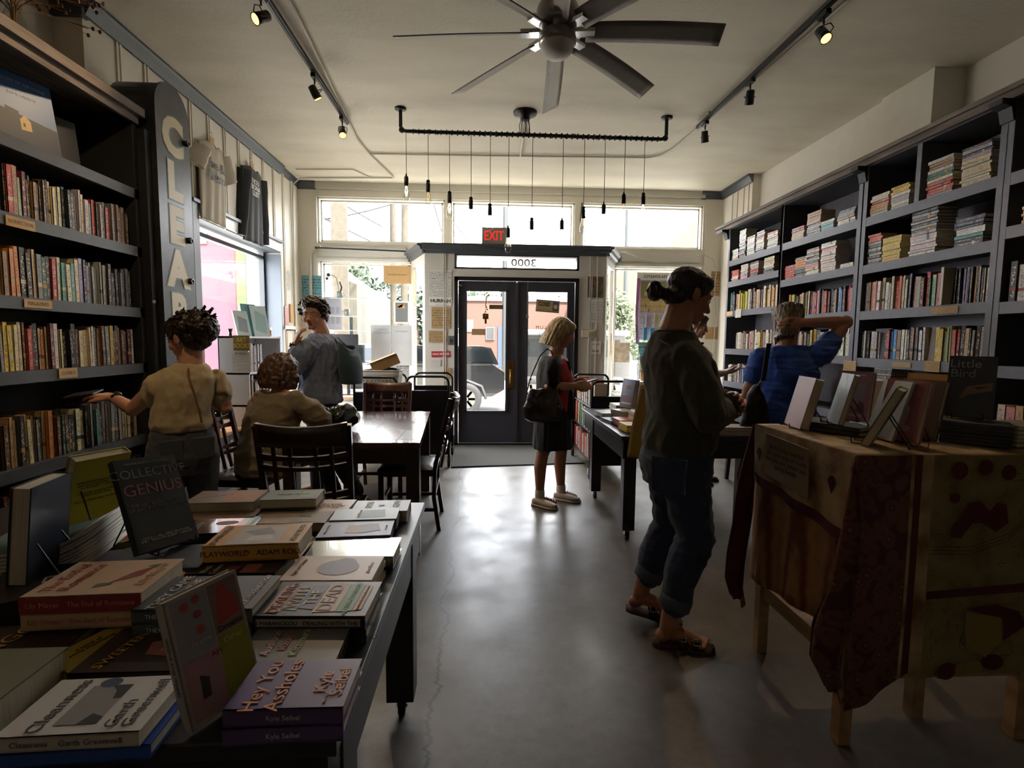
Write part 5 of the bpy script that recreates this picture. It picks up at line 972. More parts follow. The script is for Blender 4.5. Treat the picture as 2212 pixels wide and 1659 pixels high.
# ------------------------------------------------------------------ people
from mathutils import noise as _nz
def V3(*a): return Vector(a)
def secs(mb, S, n=28, mi=0, e=2.3):
    """closed lofted volume; S: (centre, side vector, forward vector, half width, half depth)"""
    rings = []
    for c, s, f, hw, hd in S:
        c, s, f = Vector(c), Vector(s).normalized(), Vector(f).normalized(); rg = []
        for j in range(n):
            a = 2*PI*j/n; ca, sa = math.cos(a), math.sin(a); k = (abs(ca)**e+abs(sa)**e)**(-1/e); rg.append(c+s*hw*ca*k+f*hd*sa*k)
        rings.append(rg)
    vs = [v for r in rings for v in r]; k = len(rings)
    fs = [(i*n+j, i*n+(j+1) % n, (i+1)*n+(j+1) % n, (i+1)*n+j) for i in range(k-1) for j in range(n)]
    fs += [tuple(range(n))[::-1], tuple((k-1)*n+j for j in range(n))]; mb.add(vs, fs, mi, True)
def limb(mb, pts, rs, n=14):
    """rounded tapered limb, finely interpolated"""
    P = [Vector(p) for p in pts]; Q, R = [], []
    for i in range(len(P)-1):
        for t in range(5): q = t/5; Q.append(P[i].lerp(P[i+1], q)); R.append(rs[i]+(rs[i+1]-rs[i])*q)
    Q.append(P[-1]); R.append(rs[-1]); mb.tube(Q, R, n); mb.ell(P[0], rs[0]*.98, 12, 8); mb.ell(P[-1], rs[-1]*.98, 12, 8)
    for i in range(1, len(P)-1): mb.ell(P[i], rs[i], 12, 8)
def remesh(mb, name, mats, parent, voxel=.006, smooth=6, fold=None, matfn=None, cut=None):
    me = bpy.data.meshes.new(name); me.from_pydata(mb.v, [], mb.f); o = bpy.data.objects.new(name, me); COL.objects.link(o)
    r = o.modifiers.new('r', 'REMESH'); r.mode = 'VOXEL'; r.voxel_size = voxel; r.use_smooth_shade = True
    s = o.modifiers.new('s', 'SMOOTH'); s.factor = .5; s.iterations = smooth
    dg = bpy.context.evaluated_depsgraph_get(); m2 = bpy.data.meshes.new_from_object(o.evaluated_get(dg)); bpy.data.objects.remove(o); m2.name = name
    n = len(m2.vertices)
    if fold:
        co = np.empty(n*3); m2.vertices.foreach_get('co', co); no = np.empty(n*3); m2.vertices.foreach_get('normal', no); co = co.reshape(-1, 3); no = no.reshape(-1, 3)
        for amp, sc, off in fold:
            d = np.array([_nz.noise(Vector((c[0]*sc[0]+off, c[1]*sc[1], c[2]*sc[2]))) for c in co]); d = (1-np.abs(d)*2.2) if amp < 0 else d; co = co+no*(d*abs(amp))[:, None]
        m2.vertices.foreach_set('co', co.ravel())
    m2.materials.clear()
    for q in (mats if isinstance(mats, (list, tuple)) else [mats]): m2.materials.append(q)
    mi = [0]*len(m2.polygons)
    if matfn: mi = [matfn(p.center) for p in m2.polygons]
    m2.polygons.foreach_set('material_index', mi); m2.polygons.foreach_set('use_smooth', [True]*len(mi)); m2.update()
    o = bpy.data.objects.new(name, m2); COL.objects.link(o); o.parent = parent; return o
def skinmat(name, col):
    m = mat(name, col, .5, noise=.08, nscale=25, bump=.1, bscale=200); p = m.node_tree.nodes['Principled BSDF']; p.inputs['Subsurface Weight'].default_value = .15; p.inputs['Subsurface Radius'].default_value = (.01, .004, .002); p.inputs['Subsurface Scale'].default_value = 1.; return m
def hairmat(name, a, b, sc=60.):
    m, p, N, L = nodemat(name); tc = N('TexCoord'); mp = N('Mapping'); mp.inputs['Scale'].default_value = (1, 1, .18); n = N('TexNoise', Scale=sc, Detail=4.); L(tc.outputs['Object'], mp.inputs[0]); L(mp.outputs[0], n.inputs['Vector'])
    r = ramp(N, [(.35, a), (.65, b)]); L(n.outputs['Fac'], r.inputs[0]); L(r.outputs[0], p.inputs['Base Color']); p.inputs['Roughness'].default_value = .42; bm = N('Bump', Strength=.8, Distance=.006); L(n.outputs['Fac'], bm.inputs['Height']); L(bm.outputs[0], p.inputs['Normal']); return m
SKIN = skinmat('light skin', '#c69478'); SKINT = skinmat('tanned skin', '#a8755a'); LIP = mat('lips', '#9a5048', .4)
def clothm(name, col, noise=.06, bsc=500, rough=.9): return mat(name, col, rough, noise=noise, nscale=60, bump=.35, bscale=bsc, sheen=.2)
EYEW = mat('eye white', '#d8d2cc', .2); EYED = mat('eye iris', '#2c2420', .15)
def frame(c, f, u=(0, 0, 1)):
    f = Vector(f).normalized(); u = Vector(u); u = (u-u.dot(f)*f).normalized(); s = f.cross(u)
    return Matrix.Translation(c) @ Matrix((s, f, u)).transposed().to_4x4()
def head(mb, F, sc=1., ears=True):
    X0 = mb.X; mb.X = F @ Matrix.Scale(sc, 4)
    mb.ell((0, -.012, .035), (.074, .092, .080), 20, 14); mb.ell((0, .028, -.02), (.059, .060, .084), 20, 14); mb.ell((0, .030, -.066), (.047, .050, .040), 16, 10); mb.ell((0, .070, -.092), (.020, .016, .015))
    mb.ell((0, .068, .026), (.048, .020, .014)); mb.tube([(0, .084, .018), (0, .094, -.005), (0, .106, -.028)], [.008, .008, .011], 10); mb.ell((0, .106, -.030), (.013, .012, .010)); mb.ell((.009, .096, -.034), (.008, .010, .007)); mb.ell((-.009, .096, -.034), (.008, .010, .007))
    for s in (-1, 1):
        mb.ell((s*.034, .058, -.025), (.024, .024, .026)); mb.tube([(s*.017, .077, .014), (s*.031, .081, .018), (s*.046, .070, .010)], .005, 8)
        if ears: mb.ell((s*.075, -.008, -.005), (.010, .019, .030), rot=(0, 0, 0)); mb.ell((s*.080, -.014, .008), (.009, .014, .018))
    mb.tube([(-.023, .076, -.060), (-.01, .088, -.055), (0, .089, -.057), (.01, .088, -.055), (.023, .076, -.060)], [.004, .006, .006, .006, .004], 8); mb.tube([(-.019, .076, -.066), (0, .087, -.068), (.019, .076, -.066)], [.004, .007, .004], 8)
    mb.X = X0
def eyes(F, sc, parent):
    for s in (-1, 1):
        m = MB(); m.X = F @ Matrix.Scale(sc, 4); m.ell((s*.031, .0725, .002), (.0125, .0125, .0095), 14, 10); e = m.obj('eye', EYEW, parent)
        m = MB(); m.X = F @ Matrix.Scale(sc, 4); m.ell((s*.031, .0815, .002), (.0052, .0045, .0052), 12, 8); m.obj('iris', EYED, e)
def brows(F, sc, parent, hm):
    for s in (-1, 1):
        m = MB(); m.X = F @ Matrix.Scale(sc, 4); m.tube([(s*.016, .086, .026), (s*.032, .084, .032), (s*.048, .074, .026)], [.003, .0035, .002], 6); m.obj('eyebrow', hm, parent)
def lipfn(F, sc):
    I = (F @ Matrix.Scale(sc, 4)).inverted()
    def f(c):
        p = I @ c; return 1 if (abs(p.x) < .022 and .07 < p.y < .12 and -.073 < p.z < -.050 and abs(p.x)*.3 < .006) else 0
    return f
def hand(mb, F, curl=.35, spread=0., side=1, thumb=(.055, .075, -.02)):
    """F: wrist frame (x = thumb side, y = fingers, z = back of the hand)"""
    X0 = mb.X; mb.X = F
    K = [(.033, .088, .070), (.011, .094, .078), (-.011, .090, .072), (-.032, .080, .056)]
    for x, y, l in K: mb.tube([(x*.55, 0, 0), (x*.9, y*.6, .002), (x, y, 0)], [.016, .0145, .0115], 10)
    mb.ell((0, .045, -.003), (.036, .048, .014))
    for i, (x, y, l) in enumerate(K):
        p = Vector((x, y, 0)); a = 0.; pts = [p.copy()]; c = curl*(1+.12*i)
        for j, fr in enumerate((.45, .31, .24)):
            a += c*(1.0 if j else .8); p = p+Vector((x*spread*fr, math.cos(a)*l*fr, -math.sin(a)*l*fr)); pts.append(p.copy())
        mb.tube(pts, [.0100, .0092, .0085, .0072], 10); mb.ell(pts[-1], .0074, 10, 6)
        for q in pts[1:3]: mb.ell(q, .0095, 10, 6)
    t = Vector(thumb); mb.tube([(.018, .012, -.002), (.040, .042, -.010), tuple(t)], [.0165, .0125, .0095], 10); mb.ell(tuple(t), .0098, 10, 6); mb.tube([tuple(t), tuple(t+Vector((.0, .02, -.008)))], [.0098, .0078], 10); mb.ell(tuple(t+Vector((.0, .02, -.008))), .0078, 10, 6)
    mb.X = X0
def hframe(w, d, back, side=1):
    """wrist point, finger direction, back-of-hand direction; side +1 mirrors the thumb"""
    d = Vector(d).normalized(); b = Vector(back); b = (b-b.dot(d)*d).normalized(); x = d.cross(b)*side
    return Matrix.Translation(w) @ Matrix((x, d, b)).transposed().to_4x4()
def person(label, loc): return thing('person', label, 'person', loc)
def shoe(par, heel, toe, m, sole=None, w=.046, h=.075, name='shoe'):
    h0, t0 = Vector(heel), Vector(toe); d = (t0-h0).normalized(); s = d.cross(Vector((0, 0, 1))); L_ = (t0-h0).length
    mb = MB(); S_ = []
    for k, (t, hw, hh) in enumerate([(0, .026, .045), (.12, .036, h*.62), (.35, .037, h*.60), (.6, .043, .042), (.85, .043, .032), (1.0, .026, .024)]):
        c = h0+d*L_*t; S_.append((c+Vector((0, 0, .012+hh/2)), s, (0, 0, 1), hw*w/.046, hh/2+.004))
    secs(mb, S_, 18); o = remesh(mb, name, m, par, .005, 4)
    mb = MB(); S_ = [(h0+d*L_*t+Vector((0, 0, .010)), s, (0, 0, 1), hw*w/.046, .011) for t, hw in ((-.03, .024), (.1, .038), (.35, .036), (.62, .046), (.88, .044), (1.04, .024))]
    secs(mb, S_, 18, e=3.); mb.obj('sole', sole or m, o); return o

# ---- 1: woman in cream puff sleeve blouse reaching to the left bookcase
def woman_cream():
    O = V3(-1.70, 2.93, 0); P = person('person in cream puff sleeve blouse reaching a dark notebook towards the black bookcase', O)
    HM = hairmat('dark brown hair', '#120c0b', '#2b1c18')
    f = V3(-.62, .78, 0).normalized(); s = V3(.78, .62, 0)
    q = lambda x, y, z: V3(x, y, z)-O
    hc = q(-1.665, 2.95, 1.375); FH = frame(hc, (-.90, .22, -.22)); b = MB(); head(b, FH, 1.06)
    nb = q(-1.64, 2.94, 1.23); limb(b, [hc+V3(.025, 0, -.05), nb], [.056, .066])
    SE = [((0, 0, .80), .155, .115), ((0, 0, .88), .125, .10), ((.01, -.01, .97), .115, .092), ((.02, -.01, 1.08), .125, .10), ((.04, 0, 1.17), .13, .085), ((.055, 0, 1.225), .08, .062)]
    secs(b, [(c, s, f, w, d) for c, w, d in SE]); secs(b, [(c, s, f, w, d) for c, w, d in (((0, 0, .62), .12, .10), ((0, 0, .72), .165, .125), ((0, 0, .80), .155, .115))])
    sL, eL, wL = q(-1.735, 2.86, 1.16), q(-1.93, 2.88, .985), q(-2.065, 2.93, 1.045)
    limb(b, [sL, eL, wL], [.048, .040, .026]); hand(b, hframe(wL, (-1, .12, .12), (0, -.1, 1), -1), .28, side=-1)
    sR, eR, wR = q(-1.555, 3.03, 1.15), q(-1.53, 3.07, .97), q(-1.68, 3.12, 1.02); limb(b, [sR, eR, wR], [.046, .037, .026]); hand(b, hframe(wR, (-1, .0, .15), (.1, .3, 1), 1), .6)
    for sg in (-1, 1):
        h = V3(0, 0, .74)+s*.085*sg; limb(b, [h, V3(0, .01, .42)+s*.085*sg, V3(0, 0, .08)+s*.09*sg], [.085, .052, .036]); limb(b, [V3(0, 0, .05)+s*.09*sg, V3(0, 0, .03)+s*.09*sg+f*.14], [.035, .028])
    remesh(b, 'body', [SKIN, LIP], P, .005, 4, matfn=lipfn(FH, 1.06)); eyes(FH, 1.06, P); brows(FH, 1.06, P, HM)
    h = MB(); h.X = FH @ Matrix.Scale(1.06, 4); h.ell((0, -.022, .048), (.094, .108, .086), 20, 14); h.ell((0, .035, .080), (.074, .06, .038)); h.ell((0, .062, .056), (.066, .03, .028)); h.ell((.0, -.115, .035), (.085, .066, .082)); h.ell((0, -.06, -.015), (.084, .06, .062))
    rg = random.Random(2)
    for _ in range(70):
        a = rg.uniform(0, 2*PI); e = rg.uniform(-.2, 1.2); p = Vector((.09*math.cos(a)*math.cos(e), -.04+.11*math.sin(a)*math.cos(e), .05+.085*math.sin(e)))
        if p.y > .05 and p.z < .06: continue
        d = Vector((rg.gauss(0, 1), rg.gauss(-.6, 1), rg.gauss(.4, 1))).normalized(); h.tube([p, p+d*.015, p+d*.022+Vector((0, -.01, .004))], [.013, .009, .004], 6)
    for _ in range(10): p = Vector((rg.uniform(-.04, .04), -.16, .07+rg.uniform(-.02, .05))); h.tube([p, p+Vector((0, -.015, .012)), p+Vector((rg.uniform(-.02, .02), -.025, .016))], [.010, .007, .003], 6)
    remesh(h, 'hair', HM, P, .004, 1, fold=[(.006, (60, 60, 60), 0)])
    m = MB(); m.X = FH
    for dz in (0, .02, .035): m.ell((.03, -.17+dz*.2, .035+dz), (.010, .008, .012))
    m.obj('hair_clip', mat('orange hair clip', '#c8502a', .35), P); m = MB(); m.X = FH; m.ell((-.078, -.008, -.042), .005); m.obj('earring', CHROME, P)
    c = MB(); CR = clothm('cream cotton blouse', '#c9b48e'); SE2 = [((0, 0, .865), .142, .125), ((0, -.005, .90), .147, .13), ((0, -.01, .96), .138, .122), ((.02, -.01, 1.07), .142, .12), ((.04, -.01, 1.155), .142, .098), ((.052, 0, 1.215), .098, .074), ((.055, 0, 1.235), .075, .062)]
    secs(c, [(a, s, f, w, d) for a, w, d in SE2]); limb(c, [sL+V3(.02, 0, .0), sL+V3(-.03, .0, -.05), sL+V3(-.08, .01, -.105)], [.055, .078, .060]); limb(c, [sR, sR+V3(.010, .02, -.07), sR+V3(.01, .03, -.125)], [.050, .060, .050])
    remesh(c, 'blouse', CR, P, .006, 5, fold=[(-.007, (14, 14, 9), 3), (.003, (40, 40, 30), 0)])
    c = MB(); JN = clothm('grey wash denim', '#4a4c55', .12)
    secs(c, [(a, s, f, w, d) for a, w, d in (((0, 0, .62), .145, .12), ((0, 0, .72), .178, .145), ((0, 0, .80), .165, .132), ((0, 0, .89), .145, .115))])
    for sg in (-1, 1): limb(c, [V3(0, 0, .72)+s*.085*sg, V3(0, .01, .42)+s*.085*sg, V3(0, 0, .11)+s*.09*sg], [.098, .068, .056])
    j = remesh(c, 'jeans', JN, P, .007, 4, fold=[(-.004, (12, 12, 20), 1)])
    m = MB()
    for sg in (-1, 1): X0 = Matrix.Translation(V3(0, 0, .775)+s*.075*sg-f*.139) @ Matrix((s, f, V3(0, 0, 1))).transposed().to_4x4(); m.X = X0; m.prism([(-.055, .055), (.055, .055), (.052, -.045), (0, -.062), (-.052, -.045)], -.004, .012, 'Y')
    m.obj('back_pocket', JN, j)
    for sg in (-1, 1): shoe(P, V3(0, 0, .0)+s*.09*sg-f*.07, V3(0, 0, 0)+s*.095*sg+f*.18, mat('dark shoe leather', '#1c1a1a', .5))
    m = MB(); a = wL+V3(.012, 0, 0); m.X = frame(wL+V3(.018, -.0, -.006), (wL-eL)); m.lathe([(.030, -.010), (.033, -.009), (.033, .009), (.030, .010)], (0, 0, 0), 18, 0, 'Y'); m.ell((0, 0, .034), (.016, .018, .006)); m.obj('wristwatch', BLACK, P)
    m = MB(); m.tube([q(-1.625, 2.885, 1.235), q(-1.60, 2.83, 1.18), q(-1.565, 2.82, 1.08), q(-1.55, 2.835, .98), q(-1.545, 2.84, .92)], .006, 6); m.obj('back_seam_cord', mat('tan cord', '#7d5c3c', .7), P)
    m = MB(); m.box((0, 0, 0), (.15, .10, .009)); o = m.obj('notebook', mat('dark notebook cover', '#241d1b', .5), loc=tuple(O+wL+V3(-.165, .01, .018)), bevel=.002); o.rotation_euler = (.15, -.15, .12); tag(o, 'dark thin notebook held out towards the black bookcase', 'notebook')
    t = thing('plastic_cup', 'clear plastic drink cup with white lid and straw held by the person in cream', 'cup', tuple(O+wR+V3(-.10, .03, -.03)))
    m = MB(); m.lathe([(.026, -.06), (.036, .05)], (0, 0, 0), 18); m.obj('cup_body', glassmat('clear plastic', (.8, .75, .7)), t); m = MB(); m.lathe([(.038, .05), (.038, .056), (.03, .062), (.01, .066), (0, .066)], (0, 0, 0), 18); m.obj('lid', mat('white plastic', '#d8d8d6', .4), t); m = MB(); m.tube([(0, 0, .0), (-.012, 0, .12)], .0035, 8); m.obj('straw', mat('white plastic', '#d8d8d6', .4), t)
woman_cream()
# ---- 2: seated woman in olive tee
def woman_seated():
    O = V3(-1.45, 3.56, 0); P = person('person in olive grey tee seated with her back to us at the reading table', O); q = lambda x, y, z: V3(x, y, z)-O
    HM = hairmat('wavy brown hair', '#24160e', '#6a4630'); f = V3(.45, .89, 0).normalized(); s = V3(.89, -.45, 0)
    hc = q(-1.39, 3.60, 1.155); FH = frame(hc, (.45, .85, -.12)); b = MB(); head(b, FH, .95); limb(b, [hc+V3(-.01, -.02, -.06), q(-1.40, 3.55, 1.02)], [.048, .056])
    TS = [(q(-1.47, 3.50, .50), .19, .15), (q(-1.47, 3.49, .60), .18, .14), (q(-1.45, 3.50, .73), .155, .125), (q(-1.42, 3.52, .86), .165, .125), (q(-1.40, 3.53, .96), .17, .10), (q(-1.40, 3.54, 1.02), .09, .065)]
    secs(b, [(c, s, f, w, d) for c, w, d in TS])
    sL, eL, wL = q(-1.56, 3.60, .96), q(-1.62, 3.72, .78), q(-1.46, 3.90, .79); sR, eR, wR = q(-1.235, 3.46, .96), q(-1.10, 3.53, .80), q(-1.10, 3.78, .785)
    limb(b, [sL, eL, wL], [.052, .042, .027]); limb(b, [sR, eR, wR], [.054, .045, .028]); hand(b, hframe(wR, (.1, 1, 0), (0, 0, 1), 1), .25); hand(b, hframe(wL, (.6, .8, 0), (0, 0, 1), -1), .3)
    LG_ = [((-.06, .06, .53), (.33, .25, .56), (.42, .52, .16)), ((-.14, .1, .53), (.10, .50, .55), (.25, .55, .12))]
    for a, k, n in LG_: limb(b, [V3(*a), V3(*k), V3(*n)], [.085, .056, .036]); limb(b, [V3(*n)+V3(0, 0, -.04), V3(*n)+V3(.09, .05, -.10)], [.034, .026])
    remesh(b, 'body', [SKIN, LIP], P, .0055, 4, matfn=lipfn(FH, .95)); eyes(FH, .95, P)
    h = MB(); h.X = FH; h.ell((0, -.02, .03), (.098, .112, .10), 20, 14); rg = random.Random(4)
    for k in range(110):
        a = rg.uniform(PI*.98, PI*2.02); r0 = .085; z0 = rg.uniform(.03, .12); pts = []; ph = rg.uniform(0, 6); R0 = .098
        for i in range(7):
            t = i/6; z = z0-(z0+.125)*t; rr = R0*(1+.32*math.sin(PI*min(1, t*.8)))*(math.sqrt(max(.05, 1-max(0, (z-.0)/.13)**2)) if z > 0 else 1); pts.append((rr*math.cos(a)*1.0+.006*math.sin(ph+t*9), -.015+rr*1.05*math.sin(a)*1.0+.008*math.cos(ph+t*8), z))
        h.tube(pts, [.013, .015, .015, .015, .014, .012, .005], 6)
    remesh(h, 'hair', HM, P, .0045, 1, fold=[(.007, (45, 45, 45), 0)])
    c = MB(); OL = clothm('olive grey jersey', '#86795f'); secs(c, [(a, s, f, w, d) for a, w, d in [(q(-1.47, 3.49, .485), .215, .18), (q(-1.475, 3.48, .58), .215, .175), (q(-1.455, 3.49, .72), .182, .15), (q(-1.43, 3.51, .86), .19, .148), (q(-1.41, 3.53, .955), .188, .122), (q(-1.40, 3.54, 1.005), .12, .085)]])
    limb(c, [sR+V3(-.03, 0, 0), sR+V3(.045, .02, -.055), eR+V3(-.02, -.02, .03)], [.070, .078, .070]); limb(c, [sL+V3(.03, 0, 0), sL+V3(-.02, .04, -.07), eL+V3(.01, -.03, .04)], [.068, .075, .068])
    remesh(c, 'tee', OL, P, .007, 6, fold=[(-.014, (7, 7, 13), 5), (.004, (30, 30, 30), 0)])
    c = MB(); BJ = clothm('dark indigo denim', '#20242e', .1)
    secs(c, [(a, s, f, w, d) for a, w, d in [(q(-1.47, 3.50, .47), .20, .17), (q(-1.47, 3.50, .58), .20, .16)]])
    for a, k, n in LG_: limb(c, [V3(*a), V3(*k), V3(*n)], [.10, .074, .056])
    remesh(c, 'jeans', BJ, P, .008, 4, fold=[(-.005, (15, 15, 15), 1)])
    for a, k, n in LG_: shoe(P, V3(n[0], n[1]-.04, 0.0), V3(n[0]+.17, n[1]+.12, 0), mat('black canvas shoe', '#18181a', .7), mat('white rubber sole', '#cfcdc6', .6))
woman_seated()
# ---- 3: woman in blue denim blouse, hand at her mouth
def woman_denim():
    O = V3(-1.47, 4.50, 0); P = person('person in pale blue denim blouse, hand at mouth, looking back at us', O); q = lambda x, y, z: V3(x, y, z)-O
    HM = hairmat('black curly hair', '#0e0a09', '#2e1e18'); f = V3(-.90, -.30, 0).normalized(); s = V3(-.30, .90, 0).normalized()
    hc = q(-1.462, 4.45, 1.575); FH = frame(hc, (-.04, -1, -.03)); b = MB(); head(b, FH, 1.08); limb(b, [hc+V3(.035, .02, -.05), q(-1.40, 4.47, 1.42)], [.060, .070])
    SE = [(V3(.03, 0, .80), .19, .15), (V3(.035, 0, .90), .20, .165), (V3(.04, 0, 1.02), .175, .15), (V3(.05, 0, 1.18), .18, .155), (V3(.06, 0, 1.34), .175, .12), (V3(.07, 0, 1.42), .095, .08)]
    secs(b, [(c, s, f, w-.015, d-.015) for c, w, d in SE])
    sL = q(-1.46, 4.33, 1.32); eL = q(-1.60, 4.25, 1.09); wL = q(-1.555, 4.27, 1.335); limb(b, [sL, eL, wL], [.054, .046, .029]); hand(b, hframe(wL, (.32, -.12, .93), (-.75, -.55, .2), 1), .42, thumb=(.05, .065, -.015))
    sR = q(-1.35, 4.64, 1.32); eR = q(-1.42, 4.73, 1.05); wR = q(-1.60, 4.62, 1.02); limb(b, [sR, eR, wR], [.054, .044, .029]); hand(b, hframe(wR, (-1, -.3, 0), (0, .5, .8), -1), .4)
    for sg in (-1, 1): limb(b, [V3(.02, 0, .80)+s*.09*sg, V3(0, 0, .45)+s*.09*sg, V3(0, 0, .08)+s*.09*sg], [.09, .055, .038]); limb(b, [V3(0, 0, .05)+s*.09*sg, V3(0, 0, .03)+s*.09*sg+f*.14], [.035, .028])
    remesh(b, 'body', [SKIN, LIP], P, .005, 4, matfn=lipfn(FH, 1.06)); eyes(FH, 1.06, P); brows(FH, 1.06, P, HM)
    h = MB(); h.X = FH @ Matrix.Scale(1.14, 4); rg = random.Random(8); h.ell((0, -.032, .055), (.094, .095, .082), 20, 14); h.ell((0, -.075, -.0), (.09, .055, .085)); h.ell((0, .01, .085), (.08, .07, .05))
    for _ in range(240):
        a = rg.uniform(0, 2*PI); e = rg.uniform(-.9, 1.4); p = Vector((.102*math.cos(a)*math.cos(e), -.025+.108*math.sin(a)*math.cos(e), .045+.092*math.sin(e)))
        if p.y > .035 and p.z < .085: continue
        if p.z < .03 and p.y > .01: continue
        r = rg.uniform(.009, .014); k = [p+Vector((math.cos(t)*r, math.sin(t)*r*.6, math.sin(t)*r)) for t in (0, 1.2, 2.4, 3.6, 4.8)]; h.tube(k, [.008, .009, .009, .008, .004], 6)
    remesh(h, 'hair', HM, P, .004, 0, fold=[(.005, (70, 70, 70), 0)])
    c = MB(); DB = clothm('pale blue chambray', '#7f90b0', .10); secs(c, [(V3(.03, 0, .84), s, f, .215, .185)]+[(a, s, f, w+.012, d+.012) for a, w, d in SE[1:5]]+[(V3(.068, 0, 1.415), s, f, .125, .10)])
    limb(c, [sL+V3(.03, .02, .0), sL+V3(-.045, -.045, -.075), eL+V3(.015, .01, .045)], [.080, .104, .075]); limb(c, [sR, sR+V3(-.02, .04, -.08), eR+V3(.01, 0, .05)], [.074, .094, .068])
    remesh(c, 'blouse', DB, P, .006, 5, fold=[(-.013, (22, 22, 6), 2), (.005, (45, 45, 30), 0)])
    c = MB(); JN = clothm('dark blue denim', '#25304a', .1); secs(c, [(a, s, f, w, d) for a, w, d in ((V3(.02, 0, .66), .16, .13), (V3(.02, 0, .78), .195, .16), (V3(.03, 0, .88), .185, .155))])
    for sg in (-1, 1): limb(c, [V3(.02, 0, .75)+s*.09*sg, V3(0, 0, .45)+s*.09*sg, V3(0, 0, .11)+s*.09*sg], [.105, .075, .062])
    remesh(c, 'jeans', JN, P, .008, 4)
    for sg in (-1, 1): shoe(P, s*.09*sg-f*.07, s*.095*sg+f*.18, mat('dark shoe leather', '#1c1a1a', .5))
    m = MB(); m.X = frame(wL+V3(-.002, 0, -.012), wL-eL); m.lathe([(.032, -.013), (.036, -.011), (.036, .011), (.032, .013)], (0, 0, 0), 18, 0, 'Y'); m.box((0, 0, .036), (.034, .036, .008)); m.obj('wristwatch', BLACK, P)
    t = thing('tote_bag', 'teal blue woven tote bag hanging at the back of the person in denim blouse', 'bag', (-1.185, 4.47, 1.02)); TB = clothm('teal woven fabric', '#3c5664', .2, 250)
    def bag(u, v): a = 2*PI*u; w = .062+.025*math.sin(PI*(1-v))+.018*(1-v); return (w*math.cos(a)+.035*(1-v), (.12+.02*math.sin(PI*v))*math.sin(a)*(1-.1*v), -.02+.33*v-.03*math.cos(a)*(v > .8)+.015*math.sin(a*2)*v)
    m = MB(); m.sheet(bag, 28, 14, 0, .004); m.add([bag(i/28, 0) for i in range(28)], [tuple(range(28))]); m.obj('bag_body', TB, t); m = MB(); m.tube([(-.05, -.03, .30), (-.10, -.04, .37), (-.16, -.02, .385), (-.20, .03, .34)], .008, 6, flat=.5); m.tube([(-.02, .05, .30), (-.09, .06, .37), (-.15, .06, .37)], .008, 6, flat=.5); m.obj('strap', TB, t)
woman_denim()
